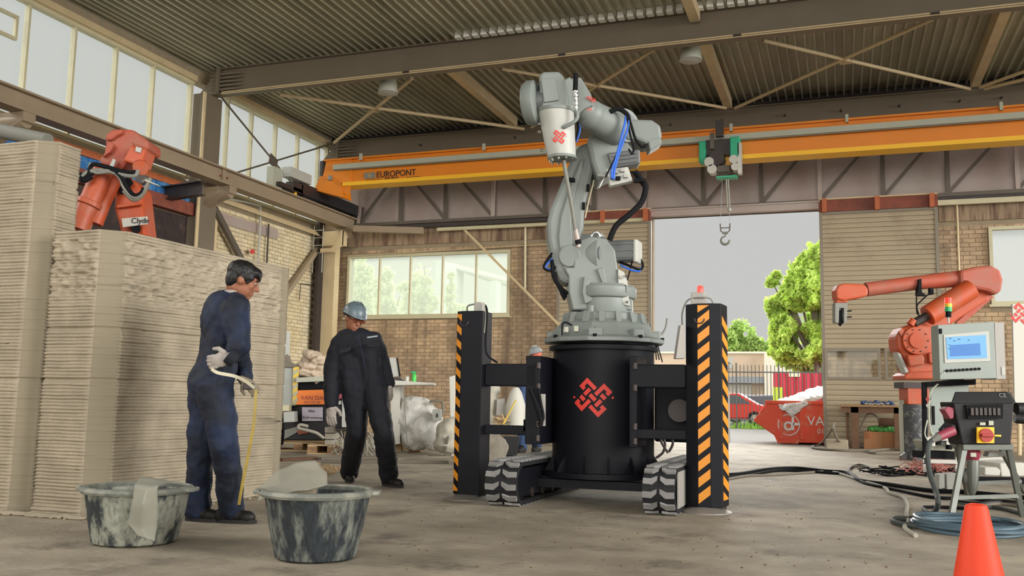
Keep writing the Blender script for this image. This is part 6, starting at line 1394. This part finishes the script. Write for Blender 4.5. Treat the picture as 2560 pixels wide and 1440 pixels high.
# desk with monitor
DD = 15.2
ds_ = thing('site_desk',G(1010,1125),'pale standing desk behind the helmeted man, with a monitor on it','desk')
S('desk_top',[(975,950),(1082,957),(1082,962),(975,963)],DD-0.3,0.7,'foam_white',ds_,0.004); S('desk_front',[(976,963),(998,963),(1000,1110),(978,1112)],DD,0.6,'foam_white',ds_,0.004)
mn = thing('monitor',V(985,945,DD),'white backed monitor leaning on the pale desk','monitor'); S('casing',[(966,893),(992,895),(999,940),(968,945)],DD,0.04,'white_paint',mn,0.004); S('edge',[(991,895),(994,895),(1001,941),(998,942)],DD-0.01,0.04,'cable_black',mn,0)
S('foot',[(970,944),(1000,943),(1010,951),(972,953)],DD-0.1,0.2,'dark_steel',mn,0.003)
bt = thing('spray_bottle',V(1035,955,DD),'bright green spray bottle standing on the pale desk','bottle')
MB().lathe([(0.035,0),(0.038,0.02),(0.038,0.10),(0.02,0.13),(0.015,0.14)],V(1035,955,DD),n=16).build('bottle_body','foil_green',bt,smooth=True); MB().obox(V(1034,931,DD),RT*0.035,UP*0.018,FWD*0.015).build('trigger_head','signal_green',bt,bevel=0.005)
MB().lathe([(0.032,0),(0.038,0.08)],V(1017,954,DD),n=14).build('mug','foam_white',None,label='white mug beside the green spray bottle',cat='mug')
MB().tube([V(1009,965,DD-0.3),V(1013,1040,DD-0.3),V(1018,1108,DD-0.3)],0.008,6).build('thin_cord','grey_ink',None,label='thin cord hanging down in front of the foam heap',cat='cord')
# heap of foam/film
def heap(name, pts, m, label, vox=0.03, fold=0.10, fs=0.15, cat='plastic'):
    b = MB()
    for x,y,d,rx,ry,rz in pts: b.ell(V(x,y,d),rx,ry,rz,14,10)
    o = organic(b,name,m,None,vox,1,fold,fs); tag(o,label,cat); return o
heap('film_heap',[(1035,1020,15.4,0.26,0.22,0.20),(1060,1030,15.4,0.24,0.22,0.18),(1020,1050,15.4,0.26,0.25,0.28),(1060,1070,15.3,0.30,0.28,0.26),(1085,1100,15.2,0.24,0.25,0.17),(1040,1095,15.3,0.26,0.25,0.2),(1080,1062,15.4,0.18,0.2,0.2)],'bag_film','big heap of crumpled white film between the desk and the black leg')
heap('bag',[(1120,1085,14.6,0.20,0.2,0.24),(1130,1065,14.6,0.15,0.15,0.15),(1118,1112,14.5,0.22,0.2,0.14)],'dusty_white','pale full bag standing directly left of the striped leg',0.025,0.05,0.1,'bag')
S2('notice_box',[(1081,1024),(1103,1023),(1103,1052),(1082,1053)],14.9,0.2,'white_paint','white box with a small dark drop mark on the film heap','box'); S2('drop_mark',[(1090,1038),(1093,1032),(1095,1038),(1094,1044),(1091,1044)],14.885,0.01,'dark_steel','small dark drop mark printed on the white box','mark',0)
MB().tube(curve([V(x,y,15.2) for x,y in [(1075,1008),(1080,1003),(1100,1003),(1107,1010),(1107,1035)]],4),0.022,8).build('rail_frame','cable_tan',None,smooth=True,label='beige tube rail standing behind the white box',cat='rail')
S2('tall_board',[(1123,942),(1137,938),(1141,1145),(1128,1145)],14.6,0.1,'foam_white','narrow white board standing behind the striped leg','board')
S2('fish_tool',[(1108,1118),(1116,1092),(1122,1090),(1120,1108),(1112,1142)],14.3,0.05,'truss_steel','curved grey tool leaning on the pale bag','tool')
for i,(x0_,x1_,y0_,y1_) in enumerate(((985,1003,1112,1130),(1003,1015,1106,1126),(1022,1050,1108,1130))): S2('carton',[(x0_,y0_),(x1_,y0_-1),(x1_,y1_),(x0_,y1_+1)],dep(G((x0_+x1_)/2,y1_)),0.25,'cardboard' if i == 2 else 'wood_pale',('small pale carton right behind the boot of the helmeted man','small pale carton second from the helmeted man','brown carton at the foot of the film heap')[i],'carton')
# boards on the floor and rubble
for i,(a,b_,w_,lab) in enumerate(((G(800,1150),G(1125,1146),0.10,'long board lying nearest the wall on the floor'),(G(790,1157),G(1120,1158),0.12,'long weathered board lying on the floor behind the helmeted man'),(G(700,1153),G(790,1148),0.10,'short dark board end showing between block and nearest tub'),(G(985,1158),G(1060,1150),0.12,'slanting board lying across the long ones'))):
    MB().beam(a+UP*(0.02 if i < 3 else 0.055),b_+UP*(0.02 if i < 3 else 0.055),w_,0.035).build('floor_board','wood_dark' if i == 2 else 'cable_tan',None,label=lab,cat='board')
b = MB(); random.seed(5)
for i in range(150):
    x = random.gauss(802,22); y = random.gauss(1176,6); p = G(x,y); s = random.uniform(0.012,0.035); b.ell(p+UP*s*0.5,s*1.4,s,s*0.7,6,4)
b.build('rubble','wood_pale',None,kind='stuff',label='scatter of pale rubble on the floor behind the nearest tub',cat='rubble')
b = MB()
for i in range(220):
    x = random.uniform(950,2300); y = random.uniform(1200,1430); p = G(x,y); s = random.uniform(0.002,0.007); b.ell(p+UP*s*0.4,s*1.3,s,s*0.6,5,4)
b.build('floor_crumbs','wood_dark',None,kind='stuff',label='tiny dark crumbs scattered over the concrete floor',cat='crumbs')
# between the left leg and the drum
heap('dust_sheet',[(1215,985,15.8,0.14,0.2,0.18),(1222,1010,15.8,0.18,0.2,0.25),(1215,1045,15.8,0.2,0.2,0.25),(1232,975,15.8,0.12,0.15,0.12),(1218,1080,15.8,0.2,0.25,0.3),(1225,1112,15.8,0.22,0.25,0.2)],'dusty_white','pale dust sheet draped over something behind the left arm beams',0.03,0.06,0.2,'sheet')
S2('grey_sheet_panel',[(1242,998),(1262,996),(1266,1040),(1240,1038)],15.6,0.04,'box_grey','grey panel leaning behind the left arm beams','panel')
MB().tube([V(1290,1000,15.2),V(1272,1035,15.2),V(1258,1060,15.2)],0.014,6).build('yellow_prop','hazard_yellow',None,label='thin yellowish prop leaning behind the left arm beams',cat='prop')
MB().lathe([(0.0,0),(0.16,0.0),(0.17,0.4),(0.10,0.62),(0.05,0.70),(0,0.7)],V(1288,1075,15.6),n=20).build('white_drum','foam_white',None,smooth=True,label='white rounded container left of the far worker',cat='container')
heap('plaster_crate',[(1218,1120,12.5,0.20,0.2,0.22),(1240,1125,12.5,0.16,0.2,0.2),(1225,1145,12.4,0.2,0.2,0.12)],'dry_mortar','plaster covered crate under the lower left arm beam',0.025,0.05,0.12,'crate')
S2('dark_crate',[(1258,1092),(1300,1092),(1292,1139),(1256,1139)],14.8,0.4,'box_black','dark crate leaning right of the plaster covered one','crate')
b = MB()
for i in range(24):
    p = V(random.uniform(1235,1262),random.uniform(1045,1060),15.4); b.beam(p,p+Vector((random.uniform(-.15,.15),random.uniform(-.1,.1),random.uniform(-.08,.08))),0.03,0.02)
b.build('wood_offcuts','wood_pale',None,kind='stuff',label='heap of wood offcuts behind the left arm beams',cat='offcuts')
# ================================================================== OUTSIDE
mat('leaf_a','bcd46c',0.8,var=0.35,ns=2.5); mat('leaf_b','a8c470',0.8,var=0.35,ns=2.5); mat('leaf_pale','c3cfa4',0.85,var=0.2,ns=2.0); mat('bark','6d6656',0.9)
mat('fence_steel','5a5c58',0.6); mat('wall_beige','c9b49c',0.9,var=0.05); mat('wall_cream','ddd6c4',0.9); mat('shed_grey','8d9196',0.8); mat('shutter','b2aca0',0.8); mat('container_red','c63a4e',0.6,var=0.08)
mat('car_red','d83a34',0.35); mat('car_grey','7d8288',0.35); mat('car_glass','55606a',0.15); mat('skip_red','d94a2e',0.6,dust='c98a6a',dmix=(0.55,0.7),ds=2.5); mat('skip_text','d9d9dc',0.6); mat('tarp','d2d2d2',0.6,var=0.04,ns=5); mat('lime','c8d24a',0.7)
b = MB(); b.box(-30,12,37.2,40.0,-0.02,0.02)
for i in range(900):
    x = random.uniform(-12,2); y = random.uniform(36.6,38.2); h_ = random.uniform(0.1,0.35); b.add([(x,y,0),(x+0.05,y,0),(x+0.03+random.uniform(-.1,.1),y,h_)],[(0,1,2)])
b.build('grass_verge','grass',None,kind='stuff',label='strip of green grass at the foot of the fence outside',cat='grass')
YF = 36.9; fn = thing('palisade_fence',(-3,YF,0),'tall dark steel bar fence across the yard outside the door','fence')
xa = PY(1785,1000,YF).x; i = 0; x = xa; pk = None
while x < 3.0:
    big = (i % 11 == 6)
    if pk is None or big:
        o = MB().box(x-0.014*(2 if big else 1),x+0.014*(2 if big else 1),YF-0.012,YF+0.012,0,2.42 if not big else 2.5).build('post' if big else 'picket','fence_steel',fn)
        if not big: pk = o; pkx = x
    else:
        o = pk.copy(); COL.objects.link(o); o.location = (x-pkx,0,0)
    x += 0.143; i += 1
for z in (0.32,2.12): MB().box(xa,3.1,YF-0.02,YF+0.02,z,z+0.05).build('rail','fence_steel',fn)
sk_ = thing('waste_skip',(-1.0,23.5,0),'orange-red waste skip with white lettering just outside the door','skip')
YS = 23.0
P_ = [PY(x,y,YS) for x,y in ((1883,1052),(1919,1001),(1945,1002),(2052,1004),(2060,1004))]
base = [PY(1935,1088,YS),PY(1941,1111,YS)]
x_l = P_[0].x; zt_ = P_[1].z
poly = [(P_[0].x,YS,P_[0].z),(P_[1].x,YS,P_[1].z),(3.0,YS,P_[1].z),(3.0,YS,0.02),(base[1].x+0.02,YS,0.02),(base[0].x,YS,base[0].z)]
MB().prism(poly,(0,1.9,0)).build('bin_body','skip_red',sk_,bevel=0.02)
MB().box(P_[1].x-0.05,3.0,YS-0.06,YS+0.02,P_[1].z-0.08,P_[1].z).build('top_rim','skip_red',sk_,bevel=0.01)
for xx in (PY(2005,1060,YS).x,PY(1952,1020,YS).x): MB().box(xx-0.04,xx+0.04,YS-0.05,YS,0.1,P_[1].z-0.06).build('side_rib','skip_red',sk_)
MB().prism([(base[1].x+0.02,YS-0.02,0.0),(base[1].x+0.02,YS-0.02,0.32),(base[1].x+0.5,YS-0.02,0.10),(base[1].x+0.5,YS-0.02,0.0)],(0,0.1,0)).build('foot_plate','skip_red',sk_)
lc = PY(1972,1062,YS-0.012); ring = []
for i in range(33): t = 2*PI*i/32; ring.append((lc.x+0.24*math.cos(t),YS-0.01,lc.z+0.24*math.sin(t)))
MB().tube(ring,0.014,6).build('round_emblem','skip_text',sk_)
MB().tube([(lc.x-0.01+0.085*math.cos(t),YS-0.012,lc.z-0.03+0.085*math.sin(t)) for t in [2*PI*i/20 for i in range(21)]],0.028,6).build('emblem_letter','skip_text',sk_); MB().box(lc.x+0.065,lc.x+0.12,YS-0.03,YS,lc.z-0.12,lc.z+0.19).build('emblem_letter','skip_text',sk_); MB().box(lc.x+0.10,lc.x+0.30,YS-0.03,YS,lc.z-0.01,lc.z+0.05).build('emblem_letter','skip_text',sk_)
t_ = PY(2018,1063,YS-0.01); text('VAN DALEN','lettering',0.30,(t_.x,YS-0.012,t_.z),(1,0,0),(0,0,1),'skip_text',sk_,0.01); t_ = PY(2043,1084,YS-0.01); text('015','lettering',0.16,(t_.x,YS-0.012,t_.z),(1,0,0),(0,0,1),'skip_text',sk_,0.01)
g = lambda x,y,Y: PY(x,y,Y)
sheet('tarpaulin',[[g(1946,998,YS+0.3),g(1975,990,YS+0.5),g(2010,978,YS+0.6),g(2040,968,YS+0.7),g(2075,962,YS+0.7)],[g(1947,1012,YS-0.10),g(1975,1010,YS-0.12),g(2005,1006,YS-0.10),g(2030,994,YS+0.0),g(2075,985,YS+0.1)],[g(1950,1024,YS-0.09),g(1972,1026,YS-0.12),g(1998,1022,YS-0.10),g(2012,1010,YS-0.08),g(2040,1000,YS)],[g(1966,1026,YS-0.08),g(1970,1036,YS-0.10),g(1980,1044,YS-0.09),g(1996,1030,YS-0.08),g(2008,1018,YS-0.07)]],'tarp','white tarpaulin bulging out of the red skip',0.05,0.004,'tarpaulin')
# container, cars, buildings
ct = thing('steel_container',(1,40.5,0),'crimson corrugated container beyond the fence','container')
cx0 = PY(1933,950,40).x; zc0 = PY(1950,990,40).z; zc1 = PY(1950,930,40).z
bcon = MB(); x = cx0
while x < 6: bcon.prism([(x,40.0,0.3),(x+0.12,40.0,0.3),(x+0.16,40.08,0.3),(x+0.28,40.08,0.3),(x+0.32,40.0,0.3),(x+0.32,40.3,0.3),(x,40.3,0.3)],(0,0,zc1-0.3)); x += 0.32
bcon.build('corrugated_side','container_red',ct); MB().box(cx0,6,40.05,42.4,0.3,zc1-0.05).build('box_body','container_red',ct); MB().box(PY(1972,937,40).x,PY(2000,937,40).x,39.98,40.1,PY(1990,942,40).z,zc1+0.02).build('light_panel','wall_cream',ct)
MB().box(PY(1933,1000,39.6).x,PY(1956,1000,39.6).x,39.5,39.9,0,PY(1945,968,39.6).z).build('green_bin','lime',None,label='lime green bin in front of the crimson container',cat='bin')
def car(x, y, m, label, L=4.1, s=1.0):
    t = thing('parked_car',(x,y,0),label,'car')
    pr = [(-L/2,0.35),(-L/2+0.05,0.75),(-L/2+0.5,0.88),(-L/2+1.0,1.38),(L/2-1.5,1.42),(L/2-0.7,0.95),(L/2-0.1,0.80),(L/2,0.4),(L/2-0.1,0.28),(-L/2+0.1,0.28)]
    MB().prism([(x+a*s,y,z*s) for a,z in pr],(0,1.6,0)).build('car_body',m,t,bevel=0.06)
    MB().prism([(x+a*s,y-0.01,z*s) for a,z in ((-L/2+0.75,0.92),(-L/2+1.1,1.30),(L/2-1.55,1.33),(L/2-0.95,0.95))],(0,1.62,0)).build('side_window','car_glass',t)
    for a in (-L/2+0.8,L/2-0.8): MB().cyl((x+a,y-0.03,0.31),(x+a,y+0.18,0.31),0.31,n=20).build('wheel','rubber',t); MB().cyl((x+a,y-0.05,0.31),(x+a,y-0.03,0.31),0.17,n=14).build('hub_cap','alu',t)
car(PY(1815,1040,43).x,43,'car_red','red car parked beyond the fence beside the black leg'); car(PY(1905,1030,47).x,47,'car_grey','grey car parked behind the red one beyond the fence')
gb = thing('garage_building',(-10,58,0),'beige garage building with a grey canopy and a white car sign','building')
X0 = PY(1620,900,58).x; X1 = PY(1912,900,58).x; zt2 = PY(1850,884,58).z
MB().box(X0,X1,58,66,0,zt2).build('wall','wall_beige',gb); MB().box(X0,X1+0.3,57.6,58,PY(1850,958,58).z,PY(1850,942,58).z).build('canopy','shed_grey',gb); MB().box(X0,X1+0.1,57.9,58.1,zt2,zt2+0.12).build('parapet','wall_cream',gb)
for k in range(4): xx = X1-0.8-k*2.9; MB().box(xx-2.3,xx,57.92,58,0,PY(1850,960,58).z).build('shutter_door','shutter',gb)
MB().box(X1,X1+1.5,57.5,62,0,zt2).build('corner_pier','wall_cream',gb)
sx0,sx1 = PY(1785,900,57.5).x,PY(1832,900,57.5).x; sz0,sz1 = PY(1810,920,57.5).z,PY(1810,893,57.5).z
sg_ = MB().box(sx0,sx1,57.5,57.6,sz0,sz1).build('car_sign','white_paint',gb)
q = Vector(((sx0+sx1)/2,57.48,(sz0+sz1)/2)); MB().tube([q+Vector((-0.4,0,-0.06)),q+Vector((-0.2,0,0.0)),q+Vector((-0.05,0,0.1)),q+Vector((0.2,0,0.08)),q+Vector((0.42,0,-0.04)),q+Vector((0.1,0,-0.1)),q+Vector((-0.4,0,-0.08))],0.02,5).build('car_outline','dark_steel',sg_)
S_ = thing('factory_building',(-28,60,0),'pale building with a sloping roof edge seen through the five-pane window','building')
def bx(px0,px1,py0,py1,Y,th,m,name):
    a,b_ = PY(px0,py1,Y),PY(px1,py0,Y); MB().box(a.x,b_.x,Y,Y+th,max(0,a.z if py1 < 900 else 0),b_.z).build(name,m,S_)
mat('far_grey','a2a8ac',0.9); mat('far_pale','b4b6b4',0.9)
MB().prism([PY(1120,655,48),PY(1275,695,48),PY(1275,712,48),PY(1120,668,48)],(0,6,0)).build('roof_edge','far_pale',S_); MB().prism([PY(1120,664,47.9),PY(1275,703,47.9),PY(1275,706,47.9),PY(1120,667,47.9)],(0,0.2,0)).build('gutter','far_grey',S_)
bx(1082,1107,652,900,46,3,'far_grey','stair_tower'); bx(1222,1240,702,900,47,0.8,'far_grey','corner_post')
# trees
for q in ('leaf_a','leaf_b','leaf_pale'):
    m = MATS[q]; n = m.node_tree.nodes; l = m.node_tree.links; pb_ = n['Principled BSDF']; o_ = [x for x in n if x.type=='OUTPUT_MATERIAL'][0]
    tl_ = n.new('ShaderNodeBsdfTranslucent'); l.new(pb_.inputs['Base Color'].links[0].from_socket, tl_.inputs[0]); mx_ = n.new('ShaderNodeMixShader'); mx_.inputs[0].default_value = 0.5
    l.new(pb_.outputs[0], mx_.inputs[1]); l.new(tl_.outputs[0], mx_.inputs[2]); l.new(mx_.outputs[0], o_.inputs[0])
def tree(name, cx, cy, Y, blobs, m, label, n, ls, trunk=True):
    t = thing(name,(PY(cx,cy,Y).x,Y,0),label,'tree','trees seen outside')
    rnd = random.Random(int(cx)); P = []; F = []
    for x,y,r in blobs:
        c = PY(x,y,Y); R = r*Y/FPX
        k = int(n*2.6*(r/40.0)**2)
        for i in range(k):
            u = Vector((rnd.gauss(0,1),rnd.gauss(0,1),rnd.gauss(0,1))).normalized()*R*(0.45+0.62*rnd.random()**0.5)
            u = u*(1+0.9*noise.noise(u.normalized()*1.6+c)+0.5*noise.noise(u.normalized()*4+c)); p = c+Vector((u.x,u.y*0.8,u.z))
            if noise.noise(p*0.55/max(0.6,R*0.25)) < -0.22: continue
            a = Vector((rnd.uniform(-1,1),rnd.uniform(-1,1),rnd.uniform(-1,1))).normalized(); b_ = a.cross(Vector((rnd.uniform(-1,1),rnd.uniform(-1,1),rnd.uniform(-1,1)))).normalized(); s = ls*0.55*rnd.uniform(0.6,1.3); h = len(P)
            P += [p-a*s,p+b_*s*0.5,p+a*s,p-b_*s*0.5]; F.append((h,h+1,h+2,h+3))
    MB().add(P,F).build('foliage',m,t,kind='stuff')
    if trunk:
        g0 = Vector((PY(cx,cy,Y).x,Y,0)); b = MB(); top = PY(blobs[0][0],blobs[0][1],Y); b.tube([g0,(g0+top)*0.5,top],[0.22,0.14,0.05],8)
        for x,y,r in blobs[1:]: q = PY(x,y,Y); b.tube([g0.lerp(top,0.45),g0.lerp(top,0.5).lerp(q,0.6),q],[0.09,0.06,0.02],6)
        b.build('trunk','bark',t)
tree('leafy_tree',2040,900,44,[(2040,760,60),(2030,700,42),(2060,660,40),(1985,780,42),(1960,820,30),(2030,840,60),(1990,870,45),(2060,800,60),(1930,705,12),(1940,690,9),(1990,700,16),(1975,740,20),(2020,650,18),(1930,770,12)],'leaf_a','big bright green tree at the right side of the door opening',2600,0.26)
tree('leafy_tree',1860,900,70,[(1850,850,34),(1820,862,28),(1880,858,26),(1905,868,22),(1840,835,20)],'leaf_b','low rounded green tree behind the beige garage',1500,0.30)
tree('leafy_tree',1120-30,800,34,[(1040,740,34),(1050,700,26),(1062,665,20),(1030,775,30),(1075,760,22),(1010,720,16)],'leaf_pale','pale tree behind the middle panes of the window',1300,0.16)
tree('leafy_tree',960,820,36,[(960,720,28),(975,760,36),(965,690,18),(1000,740,18),(985,780,30)],'leaf_pale','pale tree behind the second pane of the window',1300,0.17)
tree('leafy_tree',905,830,38,[(900,690,34),(910,740,34),(930,780,26),(890,770,26),(915,665,20)],'leaf_pale','pale tree behind the first pane of the window',1100,0.17)
tree('leafy_tree',1130,830,36,[(1128,690,10),(1126,720,13),(1124,745,14),(1150,785,22),(1122,770,16)],'leaf_pale','thin pale tree behind the fourth pane of the window',1500,0.15)
